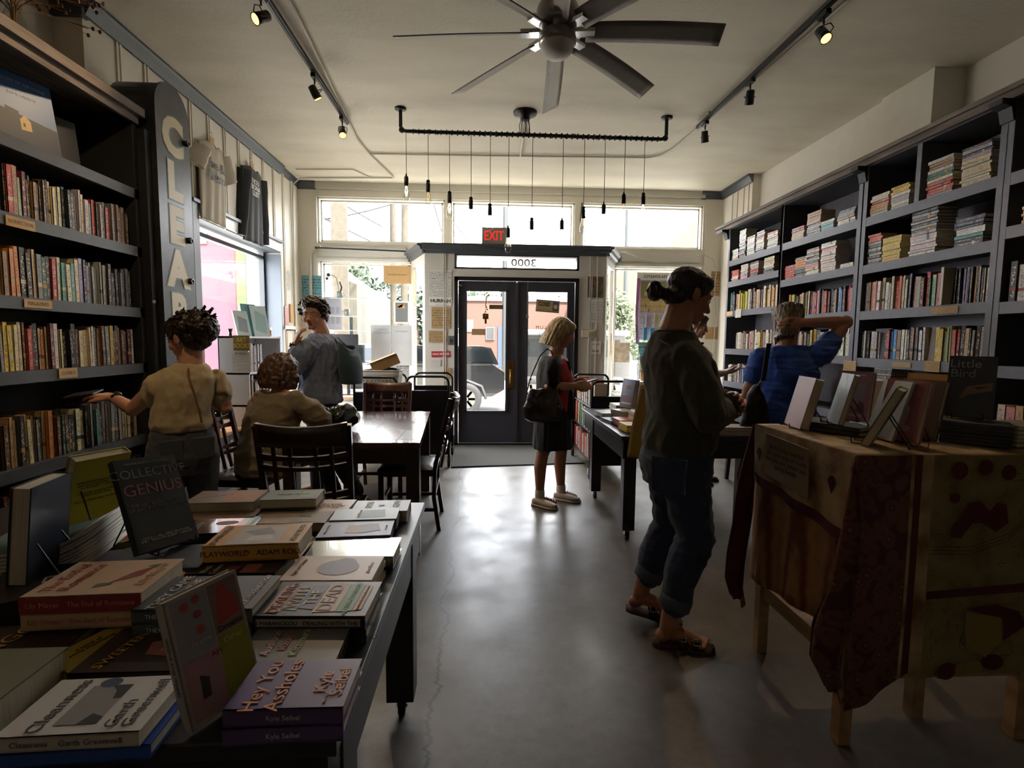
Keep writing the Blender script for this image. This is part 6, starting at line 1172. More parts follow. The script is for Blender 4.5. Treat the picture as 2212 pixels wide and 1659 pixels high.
# ---- 4: blonde woman by the doors
def woman_blonde():
    O = V3(.57, 4.24, 0); P = person('person with blonde bob, dark vest and red top reading a phone by the doors', O); q = lambda x, y, z: V3(x, y, z)-O
    HM = hairmat('blonde hair', '#8a7350', '#cbb58a', 70); f = V3(.97, -.1, 0).normalized(); s = V3(-.1, -.97, 0).normalized()
    hc = q(.640, 4.23, 1.450); FH = frame(hc, (.93, -.12, -.30)); b = MB(); head(b, FH, 1.0); limb(b, [hc+V3(-.03, 0, -.05), q(.595, 4.24, 1.29)], [.056, .066])
    SE = [(V3(.0, 0, .70), .165, .13), (V3(0, 0, .80), .165, .135), (V3(.02, 0, .93), .15, .125), (V3(.03, 0, 1.08), .165, .14), (V3(.015, 0, 1.20), .175, .105), (V3(.02, 0, 1.27), .09, .07)]
    secs(b, [(c, s, f, w-.015, d-.015) for c, w, d in SE])
    sN, eN, wN = q(.55, 4.10, 1.20), q(.52, 4.06, 1.02), q(.735, 4.07, 1.02); sF, eF, wF = q(.56, 4.38, 1.20), q(.55, 4.42, 1.02), q(.75, 4.30, 1.03)
    limb(b, [sN, eN, wN], [.052, .044, .027]); limb(b, [sF, eF, wF], [.050, .042, .027]); hand(b, hframe(wN, (1, .1, .12), (.0, -.8, .35), 1), .5, thumb=(.045, .07, -.01)); hand(b, hframe(wF, (1, -.15, .1), (.0, .8, .3), -1), .5)
    # legs: near leg forward on the left foot, far leg behind
    L1 = [V3(-.0, -.07, .70), q(.485, 4.18, .44), q(.468, 4.19, .10)]; L2 = [V3(.02, .08, .70), q(.665, 4.33, .44), q(.670, 4.34, .10)]
    for L_ in (L1, L2):
        limb(b, [L_[0], L_[1]+V3(0, 0, .0), L_[1].lerp(L_[2], .32)+V3(-.012, 0, 0), L_[2]], [.085, .052, .053, .034]); limb(b, [L_[2]+V3(0, 0, -.05), L_[2]+V3(.12, -.01, -.075)], [.033, .026])
    remesh(b, 'body', [SKINT, LIP], P, .005, 4, matfn=lipfn(FH, 1.0)); eyes(FH, 1., P)
    h = MB(); h.X = FH; h.ell((0, -.018, .045), (.088, .105, .086), 20, 14); rg = random.Random(6); h.ell((0, .045, .075), (.066, .05, .034))
    for k in range(130):
        a = rg.uniform(PI*.86, PI*2.14); z0 = rg.uniform(.03, .10); pts = []
        for i in range(7):
            t = i/6; z = z0-(z0+.135)*t; rr = .088*(1+.22*t)*(math.sqrt(max(.1, 1-(max(0, z)/.13)**2))); pts.append((rr*math.cos(a)*1.02, -.02+rr*1.1*math.sin(a)-(.02*t), z))
        h.tube(pts, [.012, .012, .011, .010, .009, .007, .003], 6)
    for k in range(10): x = rg.uniform(-.04, .055); h.tube([(x*.8, .05, .09), (x, .082, .06), (x*1.1, .088, .035)], [.008, .007, .003], 6)
    remesh(h, 'hair', HM, P, .0042, 1, fold=[(.004, (80, 80, 30), 0)])
    c = MB(); RD = clothm('red jersey top', '#a02a30'); secs(c, [(a, s, f, w+.004, d+.004) for a, w, d in SE[1:5]]+[(V3(.03, 0, 1.235), s, f, .10, .09)]); remesh(c, 'red_top', RD, P, .007, 4, fold=[(-.005, (12, 12, 8), 1)])
    c = MB(); VT = clothm('black linen vest', '#1b1b20', .1)
    secs(c, [(a+V3(-.030, 0, 0), s, f, w+.020, d-.002) for a, w, d in SE[1:5]]+[(V3(-.01, 0, 1.255), s, f, .11, .075)]); limb(c, [sN, sN+V3(-.01, -.02, -.08), sN+V3(-.012, -.02, -.155)], [.062, .072, .070]); limb(c, [sF, sF+V3(0, .02, -.08), sF+V3(.0, .03, -.15)], [.062, .070, .068])
    for sg in (-1, 1): c.box(tuple(V3(.095, .095*sg, .98)), (.10, .035, .48), rot=(0, -.10, .0))
    remesh(c, 'vest', VT, P, .007, 4, fold=[(-.006, (14, 14, 8), 4)])
    c = MB(); SK = clothm('navy skirt', '#14151f', .08); secs(c, [(a, s, f, w, d) for a, w, d in ((V3(.005, 0, .485), .175, .165), (V3(.0, 0, .62), .175, .155), (V3(0, 0, .74), .172, .148), (V3(0, 0, .86), .158, .138), (V3(.01, 0, .93), .150, .125))]); remesh(c, 'skirt', SK, P, .007, 3, fold=[(-.007, (22, 22, 3), 4)])
    WS = mat('white running shoe', '#b9aea0', .6, noise=.08, nscale=60); WO = mat('white rubber sole', '#cfcdc6', .6)
    for L_, tx in ((L1, (.10, -.13)), (L2, (.125, -.10))):
        a = L_[2]; o = shoe(P, V3(a.x-.055, a.y+.01, 0), V3(a.x+tx[0]+.02, a.y+tx[1], 0), WS, WO, .048, .085, 'sneaker')
        m = MB()
        for k in range(4): m.tube([(a.x+.055+k*.022, a.y-.03+tx[1]*(.2+.1*k), .078-k*.007), (a.x+.055+k*.022, a.y+.02+tx[1]*(.2+.1*k), .080-k*.007)], .0035, 6)
        m.obj('laces', mat('white lace', '#d8d4cc', .8), o); m = MB(); m.lathe([(.040, .045), (.042, .09), (.040, .13), (.036, .135)], (a.x, a.y, 0), 16); m.obj('sock', mat('white sock', '#cfcbc4', .9, bump=.3, bscale=300), P)
    m = MB(); m.X = FH
    for sg in (-1, 1): m.tube([(sg*.031+.022*math.cos(t), .093-.012*abs(math.cos(t))*(math.cos(t)*sg > 0), .0+.018*math.sin(t)) for t in [2*PI*i/14 for i in range(14)]], .0016, 6, closed=True); m.tube([(sg*.053, .082, .004), (sg*.075, .03, .006), (sg*.078, -.01, .002)], .0018, 6)
    m.tube([(-.009, .096, .004), (0, .098, .007), (.009, .096, .004)], .0016, 6); m.obj('glasses', mat('dark red glasses', '#4a1c1c', .3), P)
    m = MB(); m.box((0, 0, 0), (.14, .075, .010)); o = m.obj('smartphone', BLACK, loc=(.865, 4.165, 1.055), bevel=.003); o.rotation_euler = (0, -.28, .0); tag(o, 'black smartphone held in front of the blonde person', 'phone')
    t = thing('shoulder_bag', 'slouchy dark brown leather shoulder bag of the blonde person', 'bag', (.465, 4.02, .90)); LB_ = mat('dark brown leather', '#241c1a', .28, noise=.15, nscale=12, coat=.3)
    m = MB(); secs(m, [(V3(x_, 0, z_), (1, 0, 0), (0, 1, 0), w_, d_) for x_, z_, w_, d_ in ((0, -.155, .125, .045), (-.005, -.14, .145, .06), (0, -.05, .150, .062), (.0, .04, .125, .045), (.01, .10, .10, .022))]); bo = remesh(m, 'bag_body', LB_, t, .006, 6, fold=[(-.012, (11, 11, 8), 6)])
    m = MB(); m.tube([(-.13, -.04, .02), (-.06, -.06, -.03), (.03, -.065, -.045), (.11, -.05, .02)], .006, 8); m.tube([(.12, -.05, -.04), (.12, -.055, -.11)], .004, 6); m.obj('piping', LB_, bo)
    m = MB(); m.tube([(-.14, -.01, .05), (-.10, .0, .20), (-.03, .02, .36), (.03, .05, .42), (.07, .08, .40), (.13, .03, .2), (.13, 0, .05)], .007, 8, flat=.4); m.obj('strap', LB_, t); m = MB(); m.ell((-.105, -.01, .18), .010); m.ell((.12, -.055, -.03), .008); m.obj('metal_ring', CHROME, t)
woman_blonde()
# ---- 5: woman in olive sweatshirt and jeans, foreground
def woman_olive():
    O = V3(.89, 2.27, 0); P = person('person in olive sweatshirt and rolled jeans, low bun, arms folded', O); q = lambda x, y, z: V3(x, y, z)-O
    HM = hairmat('dark brown sleek hair', '#0f0a09', '#251a17', 80); f = V3(.97, .18, 0).normalized(); s = V3(.18, -.97, 0).normalized()
    hc = q(.925, 2.29, 1.590); FH = frame(hc, (.93, .10, -.36)); b = MB(); head(b, FH, 1.03); limb(b, [hc+V3(-.035, 0, -.03), q(.872, 2.28, 1.50), q(.85, 2.27, 1.42)], [.066, .064, .074])
    SE = [(q(.885, 2.27, .86), .165, .13), (q(.895, 2.27, .95), .155, .125), (q(.905, 2.27, 1.05), .145, .125), (q(.90, 2.27, 1.18), .165, .13), (q(.87, 2.27, 1.30), .175, .115), (q(.85, 2.27, 1.385), .10, .08)]
    secs(b, [(c, s, f, w-.012, d-.012) for c, w, d in SE])
    sN, eN, wN = q(.865, 2.12, 1.315), q(.935, 2.06, 1.075), q(1.12, 2.24, 1.085); sF, eF, wF = q(.86, 2.42, 1.315), q(.96, 2.47, 1.09), q(1.10, 2.26, 1.12)
    limb(b, [sN, eN, wN], [.052, .044, .028]); limb(b, [sF, eF, wF], [.052, .044, .028]); hand(b, hframe(wN, (.25, 1, .15), (1, -.2, .3), 1), .35); hand(b, hframe(wF, (.2, -1, .1), (1, 0, .3), -1), .35)
    LA = [q(.885, 2.20, .84), q(.955, 2.19, .50), q(.835, 2.175, .09)]; LB2 = [q(.885, 2.34, .84), q(.915, 2.38, .50), q(.775, 2.40, .13)]
    for L_ in (LA, LB2): limb(b, [L_[0], L_[1], L_[1].lerp(L_[2], .35)+V3(-.02, 0, 0), L_[2]], [.09, .056, .054, .036])
    # feet: bare, near foot flat with toes, far foot heel lifted
    for a, d, lift in ((LA[2], V3(.93, -.25, 0).normalized(), 0.), (LB2[2], V3(.93, -.25, 0).normalized(), .04)):
        sd = d.cross(V3(0, 0, 1)); z0 = lift; b.ell(a+V3(-.02, 0, -.035), (.036, .032, .030)); limb(b, [a+V3(0, 0, -.01), a+d*.07+V3(0, 0, -.028), a+d*.13+V3(0, 0, -.050-lift*.4)], [.036, .032, .025])
        for k in range(5): w = (k-2)*.0175; base = a+d*(.13)+sd*w+V3(0, 0, -.056-lift*.5); L3 = .050-.006*k; b.tube([base, base+d*L3*.6, base+d*L3], [.013, .0105 if k else .0125, .0075 if k else .010], 8); b.ell(base+d*L3, .0085 if k else .011, 8, 6)
    remesh(b, 'body', [SKINT, LIP], P, .0048, 4, matfn=lipfn(FH, 1.03)); eyes(FH, 1.03, P); brows(FH, 1.03, P, HM)
    h = MB(); h.X = FH @ Matrix.Scale(1.03, 4); h.ell((0, -.022, .040), (.081, .100, .082), 24, 16); h.ell((0, .022, .070), (.072, .062, .040)); h.ell((0, -.035, .01), (.0815, .070, .06)); h.ell((0, -.06, -.02), (.076, .052, .055)); h.ell((0, -.10, -.035), (.03, .05, .028))
    h.ell((0, -.155, -.045), (.040, .036, .040)); h.ell((.0, -.165, -.030), (.034, .030, .034)); h.tube([(.0, -.13, -.02), (.03, -.16, -.05), (.0, -.185, -.05), (-.03, -.16, -.035), (0, -.14, -.02)], .014, 8)
    remesh(h, 'hair', HM, P, .0045, 2, fold=[(.0025, (90, 90, 90), 0)])
    m = MB(); m.X = FH @ Matrix.Scale(1.03, 4); m.tube([(.07, -.19, -.035), (-.05, -.11, -.06)], .0022, 6); m.tube([(.05, -.08, -.075), (-.02, -.13, -.05)], .0018, 6); m.obj('hair_stick', mat('wood hair stick', '#6a4a34', .5), P)
    c = MB(); OG = clothm('dark olive fleece', '#403f30', .08); secs(c, [(q(.885, 2.27, .885), s, f, .158, .135), (q(.89, 2.27, .925), s, f, .175, .155)]+[(a, s, f, w+.018, d+.020) for a, w, d in SE[2:5]]+[(q(.85, 2.27, 1.385), s, f, .112, .096), (q(.85, 2.27, 1.425), s, f, .088, .082)])
    limb(c, [sN+V3(0, .03, .0), sN.lerp(eN, .5)+V3(0, -.01, 0), eN, wN+V3(.0, 0, 0)], [.080, .076, .070, .046]); limb(c, [sF+V3(0, -.03, 0), sF.lerp(eF, .5), eF, wF], [.080, .076, .070, .046])
    tp = remesh(c, 'sweatshirt', OG, P, .006, 6, fold=[(-.007, (13, 13, 7), 7), (.003, (28, 28, 28), 0)])
    m = MB(); m.tube([q(.85, 2.27, 1.430)+s*.084*math.cos(t)+f*.078*math.sin(t)+V3(0, 0, -.022*max(0, math.sin(t))) for t in [2*PI*i/24 for i in range(24)]], .008, 8, closed=True); m.obj('collar', OG, tp)
    c = MB(); JN = clothm('indigo denim', '#2c3a58', .18); secs(c, [(a, s, f, w, d) for a, w, d in ((q(.885, 2.27, .74), .15, .14), (q(.88, 2.27, .84), .172, .150), (q(.885, 2.27, .92), .158, .130), (q(.89, 2.27, .97), .148, .122))])
    for L_, z in ((LA, .20), (LB2, .235)): t = (L_[1].z-z)/(L_[1].z-L_[2].z); e = L_[1].lerp(L_[2], t); limb(c, [L_[0]+V3(0, 0, -.03), L_[1], L_[1].lerp(e, .5)+V3(-.015, 0, 0), e], [.112, .082, .078, .062])
    jn = remesh(c, 'jeans', JN, P, .0065, 4, fold=[(-.007, (9, 9, 16), 9), (.002, (40, 40, 40), 0)])
    for L_, z in ((LA, .20), (LB2, .235)):
        t = (L_[1].z-z)/(L_[1].z-L_[2].z); e = L_[1].lerp(L_[2], t); dd = (L_[1]-L_[2]).normalized(); m = MB(); m.X = frame(e+dd*.01, dd); m.lathe([(.060, -.028), (.070, -.026), (.072, .026), (.064, .03)], (0, 0, 0), 24, 0, 'Y'); m.obj('rolled_cuff', mat('faded denim inside', '#55606e', .9, bump=.4, bscale=400), jn)
    m = MB(); m.X = Matrix.Translation(q(.80, 2.135, .80)) @ Matrix.Rotation(-.75, 4, 'Z') @ Matrix.Rotation(.0, 4, 'X'); m.prism([(-.075, .08), (.075, .08), (.072, -.07), (0, -.095), (-.072, -.07)], -.006, .03, 'Y'); m.obj('back_pocket', JN, jn)
    m = MB(); m.tube([q(.80, 2.13, 1.36), q(.765, 2.2, 1.39), q(.80, 2.30, 1.42)], .005, 8, flat=.4); m.obj('bag_strap', mat('dark strap', '#1a1716', .6), P)
    # sandals
    for a, d, lift in ((LA[2], V3(.93, -.25, 0).normalized(), 0.), (LB2[2], V3(.93, -.25, 0).normalized(), .04)):
        sd = d.cross(V3(0, 0, 1)); SS = [(a+d*t+V3(0, 0, -a.z+zz+lift*max(0, 1-(t+.06)/.2)), sd, (0, 0, 1), w, .013) for t, w, zz in ((-.065, .022, .013), (-.04, .036, .013), (.04, .034, .013), (.11, .044, .013), (.17, .046, .013), (.205, .026, .013))]
        m = MB(); secs(m, SS, 20, e=3); o = m.obj('sandal', mat('cork sandal sole', '#4a3024', .8, noise=.2, nscale=80), P)
        for t, col in ((.065, 0), (.125, 1)):
            cc = a+d*t+V3(0, 0, -a.z+.018+lift*max(0, 1-(t+.06)/.2)); hh = .052 if not col else .038
            m = MB(); m.sheet(lambda u, v: cc+sd*(.046*math.cos(PI*u))+V3(0, 0, hh*math.sin(PI*u)**.7)+d*(v-.5)*.042, 18, 2, 0, .003); m.obj('strap', mat('dark green leather strap', '#1d2422', .4), o)
            m = MB(); b0 = cc+sd*.030+V3(0, 0, hh*.83); m.X = frame(b0, d, sd*.75+V3(0, 0, .65)); m.tube([(-.013, -.014, .004), (.013, -.014, .004), (.013, .014, .004), (-.013, .014, .004)], .0026, 6, closed=True); m.obj('buckle', mat('pale gold buckle', '#c9b8a0', .3, .8), o)
woman_olive()
# ---- 6: person in white tee behind her
def person_white():
    O = V3(2.11, 4.93, 0); P = person('person in white tee with glasses, mostly hidden behind the olive sweatshirt, holding a white tablet', O); q = lambda x, y, z: V3(x, y, z)-O
    HM = hairmat('light brown hair', '#3a2a1c', '#6e5236'); f = V3(.75, -.6, 0).normalized(); s = V3(-.6, -.75, 0).normalized()
    hc = q(2.065, 4.90, 1.545); FH = frame(hc, (.80, -.55, -.25)); b = MB(); head(b, FH, 1.); limb(b, [hc+V3(-.03, .02, -.05), q(2.04, 4.93, 1.38)], [.050, .058])
    SE = [(V3(0, 0, .80), .16, .12), (V3(0, 0, .95), .145, .115), (V3(0, 0, 1.12), .165, .125), (V3(-.01, 0, 1.27), .18, .105), (V3(-.05, 0, 1.35), .09, .07)]; secs(b, [(c, s, f, w-.01, d-.01) for c, w, d in SE])
    sR, eR, wR = V3(-.06, -.16, 1.27), V3(.0, -.24, 1.06), V3(.17, -.22, 1.10); sL, eL, wL = V3(.08, .12, 1.27), V3(.16, .10, 1.06), V3(.24, -.08, 1.10)
    for a, c, w, sd in ((sR, eR, wR, 1), (sL, eL, wL, -1)): limb(b, [a, c, w], [.048, .038, .026]); hand(b, hframe(w, (.8, -.2, .2), (0, -.3 if sd > 0 else .3, -1), -sd), .35)
    for sg in (-1, 1): limb(b, [V3(0, 0, .8)+s*.08*sg, V3(0, 0, .45)+s*.08*sg, V3(0, 0, .08)+s*.09*sg], [.08, .052, .036]); limb(b, [V3(0, 0, .05)+s*.09*sg, V3(0, 0, .03)+s*.09*sg+f*.14], [.034, .027])
    remesh(b, 'body', [SKIN, LIP], P, .0055, 4, matfn=lipfn(FH, 1.)); eyes(FH, 1., P)
    h = MB(); h.X = FH; h.ell((0, -.022, .045), (.086, .104, .082), 20, 14); h.ell((0, .04, .085), (.062, .05, .03)); h.ell((0, -.06, -.03), (.08, .06, .07))
    for sg in (-1, 1): h.tube([(sg*.07, .04, .05), (sg*.085, .03, -.02), (sg*.085, .03, -.09)], [.01, .010, .005], 6)
    remesh(h, 'hair', HM, P, .005, 2, fold=[(.004, (60, 60, 60), 0)])
    c = MB(); secs(c, [(a, s, f, w+.012, d+.012) for a, w, d in SE[:4]]+[(V3(-.045, 0, 1.345), s, f, .11, .08)])
    for a, e in ((sR, eR), (sL, eL)): limb(c, [a, a.lerp(e, .35), a.lerp(e, .72)], [.064, .070, .066])
    remesh(c, 'tee', clothm('white cotton tee', '#cfc4ba'), P, .007, 5, fold=[(-.008, (12, 12, 9), 2)])
    c = MB(); secs(c, [(V3(0, 0, .70), s, f, .15, .125), (V3(0, 0, .84), s, f, .165, .13)])
    for sg in (-1, 1): limb(c, [V3(0, 0, .74)+s*.08*sg, V3(0, 0, .45)+s*.08*sg, V3(0, 0, .07)+s*.09*sg], [.095, .075, .070])
    remesh(c, 'trousers', clothm('black trousers', '#141416'), P, .008, 4)
    for sg in (-1, 1): shoe(P, s*.09*sg-f*.07, s*.10*sg+f*.2, mat('black shoe leather', '#121212', .4))
    m = MB(); m.X = FH
    for sg in (-1, 1): m.tube([(sg*.031+.024*math.cos(t), .092-.010*(math.cos(t)*sg > .3), .0+.020*math.sin(t)) for t in [2*PI*i/14 for i in range(14)]], .0018, 6, closed=True); m.tube([(sg*.055, .082, .004), (sg*.078, -.01, .004)], .0018, 6)
    m.tube([(-.008, .096, .004), (.008, .096, .004)], .0018, 6); m.obj('glasses', CHROME, P)
    m = MB(); m.tube([V3(-.05, 0, 1.375)+s*.08*math.cos(t)+f*.075*math.sin(t) for t in [2*PI*i/20 for i in range(20)]], .012, 8, closed=True); m.obj('scarf', mat('dark neckerchief', '#2a2320', .8), P)
    m = MB(); m.box((0, 0, 0), (.20, .15, .010)); o = m.obj('tablet', mat('pale tablet', '#c4c4c4', .25), loc=tuple(O+V3(.26, -.20, 1.135)), bevel=.003); o.rotation_euler = (.1, -.3, -.25); tag(o, 'pale tablet held flat by the person in white tee', 'tablet')
person_white()
# ---- 7: woman in blue, hand on the back of her head
def woman_blue():
    O = V3(2.17, 3.53, 0); P = person('person in royal blue top seen from behind, hand behind the head', O); q = lambda x, y, z: V3(x, y, z)-O
    HM = hairmat('light brown hair blue top', '#3a2a1e', '#8a7258'); f = V3(.45, .89, 0).normalized(); s = V3(.89, -.45, 0).normalized()
    hc = q(2.175, 3.56, 1.535); FH = frame(hc, (.55, .80, -.25), (-.25, 0, 1)); b = MB(); head(b, FH, 1.06); limb(b, [hc+V3(-.015, -.03, -.05), q(2.14, 3.52, 1.39)], [.058, .068])
    SE = [(V3(-.02, 0, .78), .185, .15), (V3(-.01, 0, .90), .18, .15), (V3(0, 0, 1.02), .16, .135), (V3(.0, 0, 1.17), .178, .145), (V3(-.01, 0, 1.29), .165, .11), (V3(-.02, 0, 1.37), .095, .078)]; secs(b, [(c, s, f, w-.012, d-.012) for c, w, d in SE])
    sR, eR, wR = q(2.335, 3.44, 1.31), q(2.545, 3.50, 1.535), q(2.185, 3.425, 1.525); limb(b, [sR, eR, wR], [.056, .050, .030]); hand(b, hframe(wR, (-1, .05, .0), (.1, -1, .2), -1), .30, thumb=(.04, .06, -.02))
    sL, eL, wL = q(2.00, 3.60, 1.28), q(1.935, 3.62, 1.06), q(2.0, 3.80, .98); limb(b, [sL, eL, wL], [.052, .044, .028]); hand(b, hframe(wL, (.4, .9, .1), (-.5, 0, .8), 1), .4)
    for sg in (-1, 1): limb(b, [V3(-.01, 0, .80)+s*.09*sg, V3(0, 0, .45)+s*.09*sg, V3(0, 0, .08)+s*.09*sg], [.088, .055, .038]); limb(b, [V3(0, 0, .05)+s*.09*sg, V3(0, 0, .03)+s*.09*sg+f*.14], [.035, .028])
    remesh(b, 'body', [SKINT, LIP], P, .005, 4, matfn=lipfn(FH, 1.02)); eyes(FH, 1.02, P)
    h = MB(); h.X = FH @ Matrix.Scale(1.06, 4); h.ell((0, -.022, .045), (.088, .105, .086), 22, 16); rg = random.Random(12)
    for k in range(90):
        a = rg.uniform(PI*1.0, PI*2.0); z0 = rg.uniform(.02, .10); x0 = .086*math.cos(a); ph = rg.uniform(0, 6); pts = [(x0*(1-.35*t)-.045*t*t+.008*math.sin(ph+7*t), -.02+.105*math.sin(a)*(1+.05*t)-.015*t+.006*math.cos(ph+6*t), z0-(z0+.11+.03*rg.random())*t) for t in (0, .2, .4, .6, .8, 1)]
        h.tube(pts, [.011, .012, .011, .010, .008, .003], 6)
    remesh(h, 'hair', HM, P, .0045, 1, fold=[(.004, (70, 70, 30), 0)])
    c = MB(); BL = clothm('royal blue ribbed jersey', '#24489a', .06); secs(c, [(V3(-.02, 0, .66), s, f, .185, .15), (V3(-.02, 0, .78), s, f, .198, .162)]+[(a, s, f, w+.010, d+.010) for a, w, d in SE[1:5]]+[(V3(-.02, 0, 1.36), s, f, .12, .09)])
    limb(c, [sR+V3(-.04, 0, -.02), sR+V3(.0, 0, 0), sR.lerp(eR, .38)], [.075, .078, .068]); limb(c, [sL, sL.lerp(eL, .4), sL.lerp(eL, .68)], [.070, .068, .060])
    remesh(c, 'top', BL, P, .006, 4, fold=[(-.007, (6, 6, 26), 3), (-.006, (16, 16, 10), 8)])
    c = MB(); secs(c, [(V3(0, 0, .60), s, f, .15, .13), (V3(-.01, 0, .72), s, f, .182, .15)])
    for sg in (-1, 1): limb(c, [V3(0, 0, .68)+s*.09*sg, V3(0, 0, .45)+s*.09*sg, V3(0, 0, .10)+s*.09*sg], [.098, .072, .056])
    remesh(c, 'trousers', clothm('dark navy trousers', '#181b26'), P, .008, 4)
    for sg in (-1, 1): shoe(P, s*.09*sg-f*.07, s*.10*sg+f*.2, mat('black shoe leather', '#121212', .4))
    t = thing('sling_bag', 'black sling bag with wide strap hanging from the shoulder of the person in blue', 'bag', (1.90, 3.46, .92)); BB = mat('black nylon', '#141215', .6, noise=.1)
    m = MB(); secs(m, [(V3(0, 0, z), (1, 0, 0), (0, 1, 0), w, .035) for z, w in ((-.17, .075), (-.14, .10), (.0, .085), (.10, .055), (.17, .012))]); remesh(m, 'bag_body', BB, t, .006, 4, fold=[(-.008, (12, 12, 12), 2)])
    m = MB(); m.sheet(lambda u, v: Vector((.03, -.03, .20)).lerp(Vector((.105, .055, .375)), min(1, v*1.0))+Vector(((u-.5)*.035, 0, v*.085+.012*math.sin(PI*v)))*1, 4, 12, 0, .004); m.obj('strap', BB, t); m = MB(); m.tube([(.0, 0, .16), (.02, -.02, .20)], .004, 6); m.obj('clip', CHROME, t)
woman_blue()
# handbag on the reading table
t = thing('handbag', 'dark green patent leather handbag resting on the reading table', 'bag', (-1.03, 3.66, .745)); GB = mat('dark green patent leather', '#16241e', .15, coat=.6)
m = MB(); m.ell((0, 0, .075), (.125, .085, .075), 24, 14); m.ell((.03, 0, .11), (.075, .05, .06)); m.ell((-.08, -.02, .05), (.06, .06, .05)); remesh(m, 'bag_body', GB, t, .005, 5, fold=[(-.018, (14, 14, 14), 3)])
m = MB(); m.tube([(-.09, -.05, .12), (-.13, -.07, .16), (-.10, -.08, .175), (-.06, -.06, .14)], .006, 8); m.tube([(-.06, -.08, .13), (-.11, -.10, .07), (-.10, -.11, .03), (-.05, -.10, .06), (-.045, -.08, .12)], .005, 8); m.obj('handle', GB, t)
# ------------------------------------------------------------------ ceiling things
WARM = mat('glowing halogen', '#ffb04a', .5, emit='#ffa640', estr=9); DULL = mat('unlit lamp glass', '#6a6a66', .2)
def track(lab, x0, x1, y0, y1):
    m = MB(); m.beam((x0, y0, 3.515), (x1, y1, 3.515), .036, .03); m.beam((x0, y0, 3.497), (x1, y1, 3.497), .012, .008)
    for y in (y0+.3, (y0+y1)/2, y1-.25): t_ = (y-y0)/(y1-y0); m.cyl((x0+(x1-x0)*t_, y, 3.52), (x0+(x1-x0)*t_, y, 3.56), .008, 8)
    return tag(m.obj('track_rail', BLACK), lab, 'track')
track('black ceiling lighting track on the left side of the room', -1.40, -1.375, .9, 5.32); track('black ceiling lighting track on the right side of the room', 2.21, 2.10, .9, 5.16)
def spot(lab, x, y, aim, lit):
    t = thing('track_spotlight', lab, 'lamp', (x, y, 3.49), 0, 'track spotlights')
    m = MB(); m.bb((-.018, -.045, -.03), (.018, .045, .0)); m.cyl((0, 0, -.03), (0, 0, -.07), .007, 8); m.obj('mount', BLACK, t)
    a = Vector(aim).normalized(); c = Vector((0, 0, -.135)); F = frame(c, a, (0, .01, 1)); m = MB(); m.X = F; m.lathe([(.018, -.055), (.030, -.05), (.034, .02), (.036, .05), (.032, .05), (.030, .046)], (0, 0, 0), 20, 0, 'Y')
    m.obj('lamp_head', BLACK, t); m = MB(); m.X = F; m.tube([(.038, 0, 0), (.038, 0, .05), (0, 0, .068), (-.038, 0, .05), (-.038, 0, 0)], .0035, 6); m.obj('yoke', BLACK, t)
    m = MB(); m.X = F; m.lathe([(0, .047), (.031, .047)], (0, 0, 0), 20, 0, 'Y'); m.ell((0, .046, 0), (.018, .004, .018)); m.obj('lamp_lens', WARM if lit else DULL, t)
    if lit:
        l = bpy.data.lights.new('lamp_light', 'SPOT'); l.energy = 34; l.color = (1, .72, .42); l.spot_size = 1.5; l.spot_blend = .6; l.shadow_soft_size = .03; o = bpy.data.objects.new('lamp_light', l); COL.objects.link(o); o.parent = t; o.location = c+a*.06; o.rotation_euler = a.to_track_quat('-Z', 'Y').to_euler()
for i, (x, y, a, lit, w) in enumerate([(-1.39, 3.40, (-.55, -.62, -.60), 1, 'lit track spotlight nearest us on the left track'), (-1.38, 4.36, (.45, .3, -.9), 1, 'lit track spotlight in the middle of the left track'), (-1.375, 5.14, (.2, -.55, -.85), 1, 'lit track spotlight at the window end of the left track'),
        (2.15, 3.33, (.1, -.55, -.8), 1, 'lit track spotlight nearest us on the right track'), (2.12, 4.18, (.15, .5, -.85), 0, 'unlit track spotlight in the middle of the right track'), (2.10, 4.98, (.2, .3, -.9), 0, 'unlit track spotlight at the window end of the right track')]): spot(w, x, y, a, lit)
for x, y in ((-1.39, 1.7),): spot('added fill spotlight on the rear stretch of the '+('left' if x < 0 else 'right')+' track, out of view above', x, y, (-.4, .55, -.8), 1)  # extra fill spot, added out of view to brighten the left side
# added fill lights, unseen behind the camera, lifting the shadows on the left
for i, (x, y) in enumerate(((-1.5, -1.6), (-1.5, -3.3))):
    t = thing('added_fill_light', 'added fill light, unseen on the ceiling behind the camera, '+['nearer', 'farther'][i]+' one', 'lamp', (x, y, ZC), 0, 'added rear fill lights')
    m = MB(); m.lathe([(.07, 0), (.07, -.03), (.02, -.05), (.02, -.12)], (0, 0, 0), 18); m.obj('ceiling_rose', BRASS, t); m = MB(); m.ell((0, 0, -.24), (.15, .15, .12), 20, 12); m.obj('globe', mat('added fill light glow', '#fff0d8', .3, emit='#ffe8cc', estr=3.2), t)
